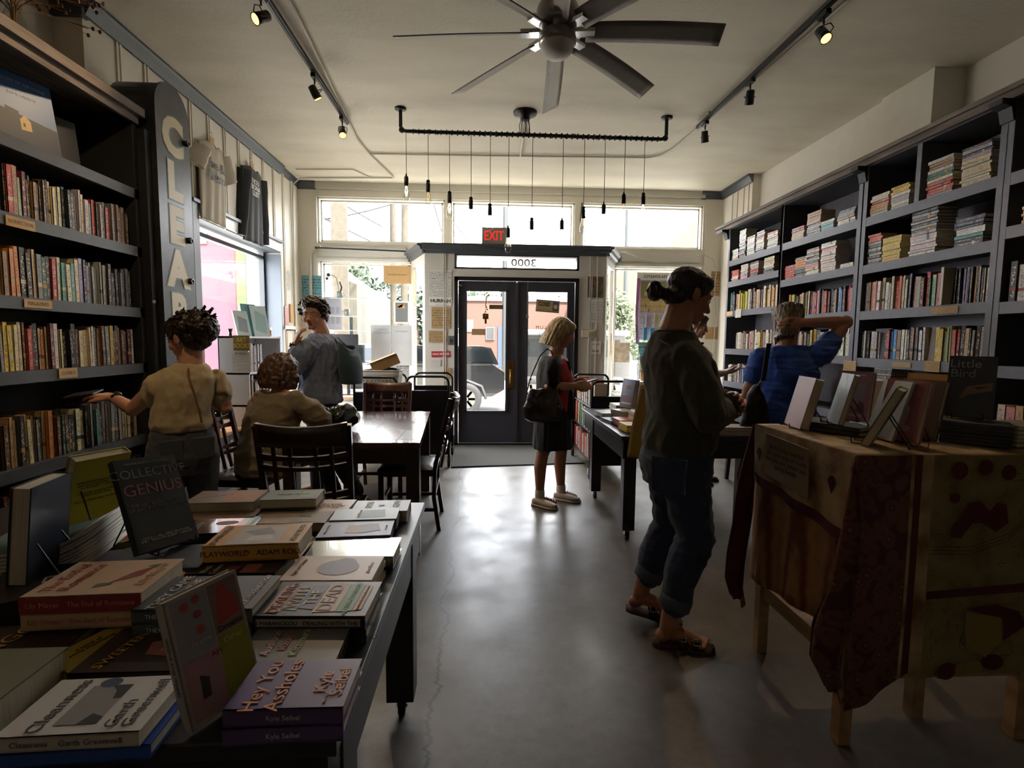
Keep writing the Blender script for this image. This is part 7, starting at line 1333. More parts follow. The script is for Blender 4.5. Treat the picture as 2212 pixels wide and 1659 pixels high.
# ---- ceiling fan
t = thing('ceiling_fan', 'large eight blade brushed metal ceiling fan with a frosted dome light', 'fan', (.42, 3.18, 3.20)); NK = mat('brushed nickel', '#8b8781', .3, .9); BLD = mat('brushed blade', '#77716a', .45, .4, noise=.08, nscale=20)
m = MB(); m.lathe([(.05, .36), (.075, .33), (.10, .30), (.03, .28), (.03, .20), (.10, .19), (.125, .14), (.13, .05), (.11, .02), (.06, .01)], (0, 0, 0), 28); m.obj('motor_housing', NK, t)
m = MB(); m.lathe([(.10, .01), (.112, -.02), (.112, -.05), (.10, -.06)], (0, 0, 0), 28); m.obj('light_ring', NK, t); m = MB(); m.lathe([(.10, -.055), (.094, -.09), (.07, -.118), (.035, -.132), (0, -.136)], (0, 0, 0), 28); m.obj('dome', mat('frosted glass dome', '#c9c6bd', .5), t)
for k in range(8):
    a = math.radians(-6+45*k); ca, sa = math.cos(a), math.sin(a)
    def bl(u, v, ca=ca, sa=sa):
        r = .17+.80*u; w = (.052+.022*u-.012*u*u); y = (v-.5)*2*w+.02*u*u; z = -.02-(v-.5)*.055-.022*u*u; return (r*ca-y*sa, r*sa+y*ca, z+.03)
    m = MB(); m.sheet(bl, 14, 4, 0, .006); b = m.obj('blade', BLD, t)
    m = MB(); m.X = Matrix.Rotation(a, 4, 'Z'); m.bb((.09, -.03, .0), (.22, .03, .022)); m.cyl((.14, -.015, .022), (.14, -.015, .03), .008, 8); m.cyl((.14, .015, .022), (.14, .015, .03), .008, 8); m.obj('blade_bracket', CHROME, b)
# ---- pipe chandelier
PY = 5.06; t = thing('pipe_light_bar', 'black iron pipe bar hung from the ceiling with wires wrapped round it', 'lamp', (0, PY, 0)); IR = mat('black iron pipe', '#161617', .45, .5)
PZ = 3.352
m = MB(); m.tube([(-.81, 0, 3.55), (-.81, 0, PZ+.04), (-.795, 0, PZ+.01), (-.76, 0, PZ), (1.70, 0, PZ), (1.735, 0, PZ+.01), (1.75, 0, PZ+.04), (1.75, 0, 3.55)], .017, 12); m.ell((-.80, 0, PZ+.01), .028); m.ell((1.74, 0, PZ+.01), .028)
m.lathe([(.055, 3.56), (.055, 3.548), (.03, 3.54)], (-.81, 0, 0), 18); m.lathe([(.055, 3.56), (.055, 3.548), (.03, 3.54)], (1.75, 0, 0), 18); m.obj('pipe', IR, t)
m = MB(); m.lathe([(.115, 3.56), (.11, 3.54), (.05, 3.525), (.045, 3.49), (.0, 3.49)], (.37, 0, 0), 24); m.obj('canopy', IR, t)
CORD = mat('black fabric cord', '#161413', .8); rg = random.Random(3); m = MB()
for k in range(9): x = .37+(k-4)*.009; x2 = .37+(k-4)*.012; m.tube([(x, .01*(k % 3-1), 3.50), (x2+rg.uniform(-.01, .01), .01*(k % 2), 3.44), (x2, 0, PZ+.015)], .0035, 5)
for k in range(46):
    x = -.70+2.36*k/45; m.tube([(x+.012*math.sin(a*.5), .0225*math.cos(a), PZ+.0225*math.sin(a)) for a in [2*PI*i/8 for i in range(8)]], .0042 if abs(x-.4) > .7 else .006, 5, closed=True)
for s in (-1, 1): m.tube([(.37+s*1.05*i/24, .018*math.cos(i*1.9), PZ+.018*math.sin(i*1.9)) for i in range(25)], .0065, 5)
m.obj('wrapped_cords', CORD, t)
BULBG = glassmat('clear bulb glass', (.9, .92, .92), 1.6)
_t = BULBG.node_tree; _lw = _t.nodes.new('ShaderNodeLayerWeight'); _lw.inputs['Blend'].default_value = .35; _cr = _t.nodes.new('ShaderNodeValToRGB'); _cr.color_ramp.elements[0].color = (.93, .95, .95, 1); _cr.color_ramp.elements[1].color = (.12, .13, .14, 1); _cr.color_ramp.elements[0].position = .35
_t.links.new(_lw.outputs['Facing'], _cr.inputs[0]); _t.links.new(_cr.outputs[0], [n for n in _t.nodes if n.type == 'BSDF_TRANSPARENT'][0].inputs[0]); FIL = mat('dim filament', '#c9a070', .4, emit='#ffbf70', estr=1.2); FILH = mat('bright filament', '#ffd9a0', .4, emit='#ffc477', estr=26)
BL_ = [(-.761, 2.695, .190, 1), (-.554, 2.644, .225, 0), (-.350, 2.544, .243, 1), (-.145, 2.496, .236, 0), (.039, 2.438, .228, 1), (.217, 2.234, .239, 0), (.447, 2.314, .239, 0), (.743, 2.320, .230, 1), (.951, 2.431, .239, 0), (1.152, 2.479, .240, 0), (1.348, 2.581, .231, 0), (1.542, 2.577, .235, 1)]
nm = ['leftmost of the twelve', 'second from the left end', 'third from the left end', 'fourth from the left end', 'overlapping the exit sign', 'lowest hanging of the twelve', 'just right of the lowest one', 'fifth from the right end', 'fourth from the right end', 'third from the right end', 'second from the right end', 'rightmost of the twelve']
for i, (x, zb, _h, lit) in enumerate(BL_):
    t = thing('pendant_bulb', f'bare {"glowing" if lit else "unlit"} teardrop bulb on a black cord, {nm[i]}', 'lamp', (x, PY, zb), 0, 'pendant filament bulbs')
    m = MB(); m.tube([(0, 0, .25), (.002, 0, .27), (0, 0, PZ-zb-.012)], .0028, 6); m.ell((0, 0, .25), (.018, .014, .018) if i not in (0, 5, 7, 9, 10) else (.008, .008, .02)); m.obj('cord', CORD, t)
    m = MB(); m.lathe([(.0, .245), (.014, .243), (.02, .23), (.021, .155), (.017, .15)], (0, 0, 0), 16); m.obj('socket', IR, t)
    m = MB(); m.lathe([(.015, .158), (.017, .13), (.024, .095), (.0315, .055), (.030, .032), (.020, .012), (.006, .002), (0, 0)], (0, 0, 0), 20); m.obj('bulb', BULBG, t)
    m = MB(); m.tube([(-.004, 0, .15), (-.012, 0, .10), (-.006, .006, .06), (0, 0, .10), (.006, -.006, .06), (.012, 0, .10), (.004, 0, .15)], .0022, 5); m.obj('filament', FILH if lit else FIL, t)
# conduits
CND = mat('painted conduit', '#c4c0b3', .5)
def conduit(lab, pts, r=.011, n=8): m = MB(); m.tube(pts, r, n); tag(m.obj('conduit', CND), lab, 'pipe', 'white conduits on ceiling and wall')
conduit('white conduit crossing the ceiling behind the pendant bulbs', [(-1.36, 6.24, 3.545), (-.3, 6.20, 3.545), (1.9, 6.10, 3.545), (2.02, 6.02, 3.545), (2.09, 5.85, 3.545), (2.12, 5.5, 3.545), (2.28, 3.3, 3.545), (2.38, .9, 3.545)])
conduit('white conduit running beside the left track', [(-1.26, .9, 3.545), (-1.27, 3.7, 3.545), (-1.40, 5.8, 3.545), (-1.37, 6.24, 3.545), (-1.24, 7.10, 3.545)])
conduit('short white conduit from the pipe bar back to the cross conduit', [(.39, 5.10, 3.55), (.40, 6.18, 3.545)])
conduit('white conduit elbow going down in the left front corner', [(-1.25, 7.12, 3.545), (-2.40, 7.22, 3.545), (-2.50, 7.20, 3.53), (-2.575, 7.16, 3.45), (-2.585, 7.15, 3.2), (-2.59, 7.14, 1.3)], .010)
conduit('thin ceiling conduit near the left front corner', [(-2.44, 6.89, 3.55), (-1.70, 6.83, 3.55), (-1.55, 7.15, 3.55)], .007)
conduit('fat white pipe elbow left of the front left window', [(-2.46, 7.41, 1.5), (-2.46, 7.41, 2.52), (-2.44, 7.40, 2.60), (-2.38, 7.39, 2.65), (-2.30, 7.38, 2.66)], .022, 10)
m = MB(); m.tube([(-2.34, 7.34, 2.645), (-1.12, 7.34, 2.62)], .012, 10); m.ell((-2.35, 7.34, 2.645), .02); tag(m.obj('curtain_rod', BLACK), 'black rod above the front left window', 'rod')
m = MB(); m.tube([(1.95, 7.42, 2.66), (2.0, 7.40, 2.675), (2.25, 7.40, 2.58), (2.5, 7.40, 2.53), (2.8, 7.40, 2.56), (3.0, 7.40, 2.62), (3.2, 7.41, 2.66), (3.33, 7.41, 2.6), (3.38, 7.41, 2.45), (3.36, 7.41, 2.2), (3.40, 7.41, 1.8), (3.36, 7.41, .9)], .006, 6); tag(m.obj('white_cable', mat('white cable', '#cfccc2', .5)), 'loose white cable swagged over the front right window', 'cable')
m = MB(); m.tube([(1.37, 7.40, 3.36), (1.34, 7.36, 3.1), (1.42, 7.36, 2.95), (1.40, 7.36, 2.72)], .006, 6); m.tube([(1.37, 7.40, 3.36), (1.45, 7.36, 3.0), (1.44, 7.36, 2.72)], .005, 6); tag(m.obj('black_cable', CORD), 'dark cable hanging between the middle and right transoms', 'cable')
# exit sign
t = thing('exit_sign', 'grey box with red EXIT letters standing on the door bay cornice', 'sign', (.105, 6.66, 2.605)); m = MB(); m.bb((-.155, -.03, 0), (.155, .03, .215)); m.obj('sign_box', mat('grey sign housing', '#8b8780', .5), t, bevel=.004); text('lettering', 'EXIT', .165, mat('red exit letters', '#c8362e', .4, emit='#ff3020', estr=.5), t, (0, -.032, .105), (PI/2, 0, 0), sx=.75, bold=.003)
# ------------------------------------------------------------------ papers and signs
def writing(name, paper, inkc, rows=14., dens=.5):
    m, p, N, L = nodemat(name); tc = N('TexCoord'); sp = N('SeparateXYZ'); L(tc.outputs['Generated'], sp.inputs[0])
    def M(op, a, b=None):
        n = N('Math', operation=op)
        for i, v in enumerate((a, b)):
            if v is None: continue
            if isinstance(v, float): n.inputs[i].default_value = v
            else: L(v, n.inputs[i])
        return n.outputs[0]
    z = M('MULTIPLY', sp.outputs['Z'], rows); fr_ = M('FRACT', z); line = M('MULTIPLY', M('GREATER_THAN', fr_, .30), M('LESS_THAN', fr_, .72)); mg = M('MULTIPLY', M('GREATER_THAN', sp.outputs['Z'], .07), M('LESS_THAN', sp.outputs['Z'], .93))
    h = M('ADD', sp.outputs['X'], sp.outputs['Y']); mh = M('MULTIPLY', M('GREATER_THAN', M('FRACT', M('MULTIPLY', h, .5)), .04), M('GREATER_THAN', .96, M('FRACT', M('MULTIPLY', h, .5))))
    cb = N('CombineXYZ'); L(M('MULTIPLY', h, rows*2.4), cb.inputs['X']); L(M('MULTIPLY', M('FLOOR', z), 7.3), cb.inputs['Y']); L(M('MULTIPLY', fr_, 2.), cb.inputs['Z']); n = N('TexNoise', Scale=1., Detail=2.); L(cb.outputs[0], n.inputs['Vector'])
    k = M('MULTIPLY', M('MULTIPLY', line, mg), M('GREATER_THAN', n.outputs['Fac'], dens)); mx = N('MixRGB'); mx.inputs[1].default_value = (*srgb(paper), 1); mx.inputs[2].default_value = (*srgb(inkc), 1); L(k, mx.inputs[0]); L(mx.outputs[0], p.inputs['Base Color']); p.inputs['Roughness'].default_value = .8; return m
WW = writing('typed white paper', '#d6d2c8', '#3a3836', 18.); WK = writing('handwritten kraft paper', '#a5875c', '#4a3820', 9.); WF = writing('faint grey print', '#cfccc4', '#8a8884', 12.); WT = writing('teal print with symbols', '#6fa0a8', '#22383c', 11., .52); WP = writing('pink typed sheet', '#cfa8a8', '#6a4a4a', 14.)
def paper(name, lab, cat, x, z, w, h, y=6.685, m_=WW, ry=0., txt=(), t=.0012, grp=None):
    m = MB(); m.bb((-w/2, 0, -h/2), (w/2, t, h/2)); o = m.obj(name, m_, loc=(x, y-t-.001, z)); o.rotation_euler = (0, ry, 0); tag(o, lab, cat, grp)
    for s, sz, c, u, v, kw in txt: text('lettering', s, sz, ink(c), o, (u, -.0012, v), (PI/2, 0, 0), **kw)
    return o
def paperx(name, lab, cat, y, z, w, h, x=XL+.003, m_=WK, rx=0., txt=(), side=1, t=.0012):
    m = MB(); m.bb((0, -w/2, -h/2), (t*side, w/2, h/2)); o = m.obj(name, m_, loc=(x, y, z)); o.rotation_euler = (rx, 0, 0); tag(o, lab, cat)
    for s, sz, c, u, v, kw in txt: text('lettering', s, sz, ink(c), o, (t*side*1.6, u, v), (PI/2, 0, PI/2*side), **kw)
    return o
paper('poster', 'white typeset manifesto poster ending in the large word HURRAH', 'poster', -.578, 2.10, .285, .36, m_=WW)
paper('poster', 'foot strip of the manifesto poster with the word HURRAH', 'poster', -.578, 1.875, .285, .09, m_=PAPER, txt=[('HURRAH', .062, '#1d1b1a', 0, .01, dict(bold=.0018, sx=1.05)), ('the why cheap art manifesto', .011, '#1d1b1a', 0, -.035, {})])
o = paper('note', 'large brown handwritten note below the HURRAH poster', 'note', -.573, 1.669, .244, .277, m_=WK); o = paper('note', 'small wide brown handwritten card left of the light switch', 'note', -.612, 1.427, .238, .153, m_=WK)
t = thing('light_switch', 'grey metal light switch plate on the pier left of the doors', 'switch', (-.448, 6.688, 1.379)); m = MB(); m.bb((-.036, -.006, -.058), (.036, 0, .058)); m.obj('plate', mat('steel plate', '#8f9090', .35, .8), t, bevel=.002); m = MB(); m.bb((-.006, -.018, -.012), (.006, -.006, .012)); m.obj('toggle', BLACK, t)
paper('bumper_sticker', 'red bumper sticker with white letters on the left pier', 'sticker', -.577, 1.200, .24, .075, m_=mat('red sticker', '#a5242c', .5), txt=[('I FOCK WITH NPR', .036, '#e6ddd6', 0, 0, dict(sx=.75, bold=.001))], ry=-.02)
paper('note', 'small white note under the red bumper sticker', 'note', -.637, 1.088, .12, .09, m_=WF); paper('note', 'small brown note near the left door frame above the book truck', 'note', -.49, .944, .10, .151, m_=WK)
paper('poster', 'dark photo poster of red poppies right of the doors', 'poster', 1.439, 2.094, .205, .272, m_=mat('poppy field photo', '#54503c', .5, noise=.5, nscale=18))
m = MB()
for x, z in ((-.06, .06), (-.02, .075), (.02, .05), (.05, .06), (.0, .03)): m.add([(1.439+x+.016*math.cos(a*PI/4), 6.682, 2.10+z+.014*math.sin(a*PI/4)) for a in range(8)], [tuple(range(8))])
pp = m.obj('poppy_blooms', ink('#a8342c')); pp.parent = bpy.data.objects['poster.002']; pp.matrix_parent_inverse = Matrix.Translation((-1.439, -(6.685-.0022), -2.094))
paper('notice', 'white typed notice below the poppy poster', 'notice', 1.447, 1.781, .205, .299, m_=WF); paper('notice', 'small white drawing sheet with black lettering below the keypad', 'notice', 1.458, 1.303, .146, .17, m_=PAPER, txt=[('Go Gud', .032, '#2a2826', 0, .045, {}), ('DuSti', .040, '#1d1b1a', 0, -.045, dict(bold=.001))])
t = thing('alarm_keypad', 'ivory alarm keypad on the pier right of the doors', 'keypad', (1.355, 6.688, 1.485)); m = MB(); m.bb((-.088, -.02, -.05), (.088, 0, .05)); m.obj('case', mat('ivory plastic case', '#cfc6a8', .45), t, bevel=.004); m = MB()
for i in range(4):
    for j in range(4): m.bb((.005+i*.018, -.024, -.035+j*.018), (.018+i*.018, -.02, -.023+j*.018))
m.obj('keys', mat('tan keys', '#8a7a50', .5), t)
o = paper('closed_sign', 'small tilted tin sign reading CLOSED on the right door glass', 'sign', .816, 1.837, .31, .155, y=6.70, m_=mat('tan tin sign', '#a08c60', .5), ry=.07, txt=[('CLOSED', .068, '#1d1b1a', -.045, .022, dict(bold=.003, sx=.62)), ('Please come again', .022, '#5a3c24', -.045, -.045, {})])
m = MB(); m.bb((.065, -.0014, -.055), (.14, -.0005, .06)); m.obj('picture_panel', mat('navy print', '#3a4a66', .5), o); m = MB(); m.add([(.103+.026*math.cos(a*PI/8), -.002, .0+.03*math.sin(a*PI/8)) for a in range(16)], [tuple(range(16))]); m.obj('round_print', ink('#c49a6a'), o); m = MB(); m.bb((-.155, -.0016, .066), (.155, -.0005, .0775)); m.bb((-.155, -.0016, -.0775), (.155, -.0005, -.066)); m.obj('border', ink('#2a2620'), o)
paper('door_note', 'small brown label high on the left door glass', 'note', .142, 1.819, .18, .055, y=6.70, m_=mat('dark kraft', '#5f5130', .7)); paper('door_note', 'small brown label with writing low on the left door glass', 'note', -.087, 1.493, .175, .080, y=6.70, m_=WK)
t = thing('wind_chime', 'hanging cluster of small brass bells on the left door glass', 'chime', (.007, 6.68, 1.80)); m = MB(); m.tube([(0, 0, .26), (0, 0, -.12)], .003, 6); rg = random.Random(2)
m.obj('string', CORD, t); m = MB()
for k in range(12): z = .20-.027*k; m.lathe([(.004, .014), (.012, .0), (.014, -.008)], (rg.uniform(-.02, .02), rg.uniform(-.004, .004), z), 10)
m.obj('bells', BRASS, t); m = MB(); m.bb((-.04, -.006, -.14), (.035, .006, -.07)); m.bb((-.015, -.01, -.20), (.012, .01, -.13)); m.obj('pendant', BRASS, t)
# window papers
paper('cardboard_sign', 'brown cardboard sign hung high in the front left window', 'sign', -1.258, 2.306, .39, .25, y=7.46, m_=CARD, txt=[('CAROLS & UNDONE', .03, '#5a4426', .0, 0, dict(sx=-1.))])
m = MB(); m.bb((-.11, 0, -.16), (.11, .002, .16)); m.bb((-.088, -.001, -.138), (.088, 0, .138), 1); m.add([(-.06+.12*i/11*1.0, -.0015, .085+.035*math.sin(i)) for i in range(12)], [tuple(range(12))], 2); tag(m.obj('window_poster', [PAPER, mat('slate poster print', '#67696a', .6), ink('#c08a3c')], loc=(-1.204, 7.47, 1.775)), 'small grey event poster with an orange fish taped in the left window', 'poster')
for x, lab, s in ((-1.50, 'grey see-through concert poster, left one of the pair low in the left window', 'DERMOT\nKENNEDY'), (-1.205, 'grey see-through poster with a white star, right one of the low pair', 'MIDNIGHT SUN')):
    paper('window_poster', lab, 'poster', x, 1.30, .285, .58, y=7.47, m_=mat('backlit poster paper', '#a4a6a6', .8, noise=.06, nscale=5), txt=[(s, .05 if 'DER' in s else .024, '#8b8d8c', 0, .20, dict(sx=-1., bold=.002))])
paper('window_poster', 'grey see-through poster with six portrait squares at the left of the left window', 'poster', -2.179, 1.748, .25, .46, y=7.47, m_=mat('backlit lilac paper', '#9d9aa2', .8))
m = MB()
for i in range(3):
    for j in (0, 1): m.bb((-2.179-.10+i*.072, 7.466, 1.60+j*.14), (-2.179-.045+i*.072, 7.467, 1.70+j*.14))
o = m.obj('portrait_squares', mat('poster squares', '#86848a', .8)); tag(o, 'six small portrait prints stuck below the teal chart in the window', 'poster')
paper('print_chart', 'teal chart covered in rows of small dark symbols on the left front post', 'poster', -2.455, 2.06, .275, .425, y=7.43, m_=WT)
# angled bay side papers
for lab, z, h, mm, dx in (('pale pink sheet on the slanted left side of the door bay', 1.62, .42, WP, 0.), ('white sheet low on the slanted left side of the door bay', 1.10, .45, WF, .0), ('cream board high on the slanted left side of the door bay', 2.10, .44, mat('cream board', '#b5a686', .7), 0.)):
    m = MB(); m.bb((-.09, -.001, -h/2), (.09, .001, h/2)); o = m.obj('bay_notice', mm, loc=(-.962, 7.045, z)); o.rotation_euler = (0, 0, math.atan2(.76, -.28)); tag(o, lab, 'notice')
for lab, z, h, mm in (('white notice on the slanted right side of the door bay', 1.9, .34, WF), ('cream notice low on the slanted right side of the door bay', 1.35, .30, WK)):
    m = MB(); m.bb((-.08, -.001, -h/2), (.08, .001, h/2)); o = m.obj('bay_notice', mm, loc=(1.755, 7.045, z)); o.rotation_euler = (0, 0, math.atan2(.76, .30)); tag(o, lab, 'notice')
# right window display
m = MB(); m.bb((0, 0, 0), (.52, .004, .98)); m.bb((0, -.002, .87), (.52, 0, .98), 1); m.bb((.06, -.002, .60), (.52, 0, .85), 2); m.bb((.07, -.002, .42), (.52, 0, .60), 3)
o = m.obj('window_banner', [mat('lilac banner', '#a79aa4', .7), PAPER, mat('olive banner print', '#7e7a48', .7), mat('ochre banner print', '#b08e48', .7)], loc=(2.22, 7.46, 1.42)); tag(o, 'tall banner in the right window with mirrored athletics lettering', 'banner'); text('lettering', 'AYTA ATHLETICS', .055, ink('#3a3c42'), o, (.29, -.004, .92), (PI/2, 0, 0), sx=-.9, bold=.001); text('lettering', 'ONE YEAR', .085, ink('#c9c08a'), o, (.29, -.004, .67), (PI/2, 0, 0), sx=-.9, bold=.001)
m = MB(); m.tube([(0, -.1, .0), (0, 0, .45), (.02, 0, .95)], [.05, .03, .045], 10, flat=.3); tag(m.obj('fabric_streamer', mat('magenta and violet cloth', '#8f5a84', .8, noise=.4, nscale=6), loc=(2.20, 7.38, 1.35)), 'narrow pink and violet streamer beside the window banner', 'streamer')
m = MB()
for i in range(8): m.tube([(i*.062, 0, 0), (i*.062, 0, .64)], .0035, 6)
for i in range(9): m.tube([(0, -.004, i*.08), (.434, -.004, i*.08)], .0035, 6)
for x in (0, .434): m.tube([(x, 0, .0), (x, 0, -.488)], .005, 6); m.tube([(x, -.08, -.486), (x, .08, -.486)], .004, 6)
tag(m.obj('wire_grid', mat('grey wire', '#55575a', .4, .6), loc=(2.19, 7.18, 1.33)), 'grey wire display grid standing in the right window', 'rack')
for k, (x, z, c, w) in enumerate(((2.27, 1.50, '#3f7fb0', .05), (2.37, 1.49, '#4aa0d0', .06), (2.47, 1.52, '#3c8a58', .05), (2.31, 1.68, '#b0a4b8', .07), (2.43, 1.70, '#c0b48a', .07))):
    m = MB(); m.bb((-w/2, 0, -.09), (w/2, .012, .09)); tag(m.obj('greeting_card_pack', mat('card pack %d' % k, c, .5), loc=(x, 7.155, z)), ['deep blue', 'bright blue', 'green', 'lilac', 'cream'][k]+' card pack hanging on the wire grid', 'card')
for k, x in enumerate((2.245, 2.30)):
    m = MB(); m.tube([(0, -.01, .03), (0, -.03, .02), (0, -.02, -.03)], .008, 6); tag(m.obj('grid_hook', BLACK, loc=(x, 7.15, 1.90-.07*k)), ['upper', 'lower'][k]+' black hook clipped on the wire grid', 'hook')
t = thing('wire_card_basket', 'black wire basket of tan cards on the right window counter', 'basket', (2.30, 7.08, .845)); m = MB()
for i in range(9): m.tube([(-.13+i*.0325, -.08, .14), (-.13+i*.0325, .02, .0), (-.13+i*.0325, .09, .22)], .003, 5)
m.tube([(-.13, -.08, .14), (.13, -.08, .14), (.13, .09, .22), (-.13, .09, .22)], .004, 6, closed=True); m.obj('wire_frame', BLACK, t); m = MB(); m.box((0, .03, .12), (.20, .02, .26), rot=(-.35, 0, 0)); m.obj('card_stack', CARD, t)
paper('window_poster', 'small poster with yellow and orange pictures low in the right window', 'poster', 2.023, 1.227, .237, .291, y=7.46, m_=mat('mixed poster print', '#b39e86', .7, noise=.35, nscale=14))
m = MB(); m.sheet(lambda u, v: (.36*u-.10*v*(1-u), -.06*v, .52*v), 8, 8, 0, .002); tag(m.obj('symbol_cloth', WT, loc=(2.24, 7.13, .86)), 'light teal sheet of dark symbols leaning on the window counter', 'cloth')
paper('note', 'tall brown handwritten sheet on the right front column', 'note', 3.385, 2.25, .14, .36, y=7.43, m_=WK); paper('note', 'wide brown card below it on the right front column', 'note', 3.37, 1.526, .22, .18, y=7.43, m_=mat('plain kraft card', '#a5875c', .8))
# glass shelves with mugs in the left window
for z, lab in ((1.950, 'top'), (1.703, 'middle'), (1.508, 'bottom')):
    m = MB(); m.bb((-2.16, 7.22, z-.008), (-1.64, 7.38, z)); tag(m.obj('glass_shelf', mat('frosted glass shelf', '#c9d2cc', .2)), f'{lab} narrow glass shelf hung in the front left window', 'shelf', 'glass shelves in the left window')
def mug(x, z, lab):
    t = thing('mug', lab, 'mug', (x, 7.30, z)); MG = mat('grey glazed mug', '#6f7670', .3); m = MB(); m.lathe([(.030, 0), (.036, .004), (.038, .095), (.034, .095), (.032, .01), (0, .008)], (0, 0, 0), 20); m.obj('cup', MG, t)
    m = MB(); s = 1 if x < -2 else -1; m.tube([(s*.036, 0, .075), (s*.062, 0, .07), (s*.066, 0, .04), (s*.036, 0, .025)], .005, 8); m.obj('handle', MG, t)
mug(-2.03, 1.951, 'grey mug with a plant on the top glass shelf'); mug(-1.935, 1.704, 'grey mug with a small emblem on the middle glass shelf')
m = MB(); m.tube([(0, 0, .02), (-.02, 0, .14), (-.04, 0, .25), (-.10, 0, .29), (-.16, 0, .27)], .004, 6); m.tube([(0, 0, .02), (.03, 0, .12), (.0, .01, .20)], .012, 6, flat=.3); m.ell((-.15, 0, .29), (.025, .01, .025)); m.ell((-.17, 0, .24), (.02, .01, .02)); tag(m.obj('potted_sprig', LG, loc=(-2.03, 7.30, 1.98)), 'curling green sprig growing from the mug on the top glass shelf', 'plant')
t = thing('monitor', 'small black screen seen from behind on the window bench', 'monitor', (-1.88, 7.08, .62)); m = MB(); m.bb((-.145, 0, .54), (.145, .03, .83)); m.obj('screen', BLACK, t, bevel=.004); m = MB(); m.bb((-.02, .03, .0), (.02, .05, .6)); m.bb((-.10, -.04, 0), (.10, .10, .012)); m.obj('stand', BLACK, t)
# things on the white bookcase
t = thing('art_sign', 'dark gold painted sign reading ART BOOKS on the white bookcase end', 'sign', (-2.315, 4.992, 1.335)); m = MB(); m.bb((-.075, -.006, -.072), (.075, 0, .072)); m.obj('board', mat('dark gold board', '#7a6a2c', .6), t); text('lettering', 'ART\nBOOKS', .062, ink('#d0b44a'), t, (0, -.0075, 0), (PI/2, 0, 0), sx=.78, bold=.001)
paper('event_sheet', 'white event sheet with black side lettering under the ART BOOKS sign', 'notice', -2.325, 1.15, .165, .20, y=4.995, m_=WF, txt=[('MURALS', .03, '#26262a', -.0, .085, {})])
SC2 = 1.0
standbook(-2.42, 5.30, 1.404, 1.15, .25, 0, .17, .26, .012, '#bcc8c4', 'pale grey book with a photo leaning on the white bookcase by the window', pics=[('#7c8488', [(-.06, -.08), (.05, -.10), (.06, .04), (-.04, .08)])])
standbook(-2.44, 5.52, 1.404, 1.2, .18, 0, .20, .34, .02, '#3c6a6c', 'tall dark teal book leaning behind on the white bookcase'); standbook(-2.37, 5.60, 1.404, 1.15, .22, 0, .20, .33, .012, '#b4c6c2', 'tall pale blue green picture book leaning on the white bookcase', pics=[('#8fa8a8', [(-.08, -.1), (.06, -.14), (.08, .06), (-.05, .12)])])
m = MB(); m.lathe([(.028, 0), (.03, .1), (.028, .1), (.026, .006), (0, .005)], (0, 0, 0), 18); o = m.obj('candle_glass', glassmat('candle glass'), loc=(-2.36, 5.73, 1.401)); tag(o, 'small glass with an orange candle on the white bookcase', 'candle'); m = MB(); m.lathe([(.0, .008), (.024, .008), (.024, .07), (0, .07)], (0, 0, 0), 16); m.obj('wax', mat('orange wax', '#c86a24', .5), o)
m = MB(); m.lathe([(.02, 0), (.012, .03), (.02, .06), (.026, .07), (.0, .07)], (0, 0, 0), 16); tag(m.obj('small_vase', BLACK, loc=(-2.45, 5.06, 1.401)), 'tiny black vase on the window end of the white bookcase', 'vase')
paperx('notice', 'white typed notice on the left wall between window and corner', 'notice', 6.97, 2.15, .20, .28, m_=WW); paperx('booklet', 'pale pink booklet in the left wall rack', 'booklet', 6.90, 1.66, .13, .29, m_=WP, t=.012); paperx('booklet', 'brown booklet in the left wall rack', 'booklet', 7.06, 1.72, .12, .24, m_=CARD, t=.02)
m = MB(); m.bb((0, -.18, 0), (.035, .18, .012)); m.bb((.03, -.18, 0), (.035, .18, .06)); tag(m.obj('wall_rack', TRIMW, loc=(XL, 6.97, 1.49)), 'slim white literature rack on the left wall', 'rack')
# kraft shelf labels
for lab, y, z, w, h, s in (('NONFICTION', 2.70, 1.935, .16, .05, 'second'), ('MAGAZINES', 2.77, 1.545, .165, .042, 'third'), ('CLASSICS', 2.93, 1.180, .125, .055, 'fourth')): paperx('shelf_label', f'kraft label on the edge of the {s} shelf, black bookcase', 'label', y, z, w, h, x=-2.296, m_=KRAFT, txt=[(lab, .026, '#6a5230', 0, 0, dict(sx=.85))])
for lab, y, z, w, h, mm in (('cream label on the window end of the third grey shelf', 6.30, 1.75, .16, .05, KRAFT), ('small white note hanging from the third shelf by the windows', 6.08, 1.74, .14, .10, WW), ('tall kraft card on the first post of the grey bookcases', 5.25, 1.66, .10, .18, WK), ('kraft label under the navy books, third shelf of the middle bookcase', 3.28, 1.615, .20, .045, WK),
        ('upper kraft card hanging at the double post of the grey bookcases', 4.13, 1.20, .15, .085, WK), ('lower kraft card hanging at the double post of the grey bookcases', 4.13, 1.105, .15, .085, WK), ('kraft label on the fourth shelf edge of the middle bookcase', 3.60, 1.235, .17, .035, WK), ('pale kraft card with four drawings on the middle bookcase', 3.34, 1.235, .12, .075, WK)):
    m = MB(); m.bb((-.0015, -w/2, -h/2), (0, w/2, h/2)); tag(m.obj('shelf_label', mm, loc=(3.066, y, z)), lab, 'label')
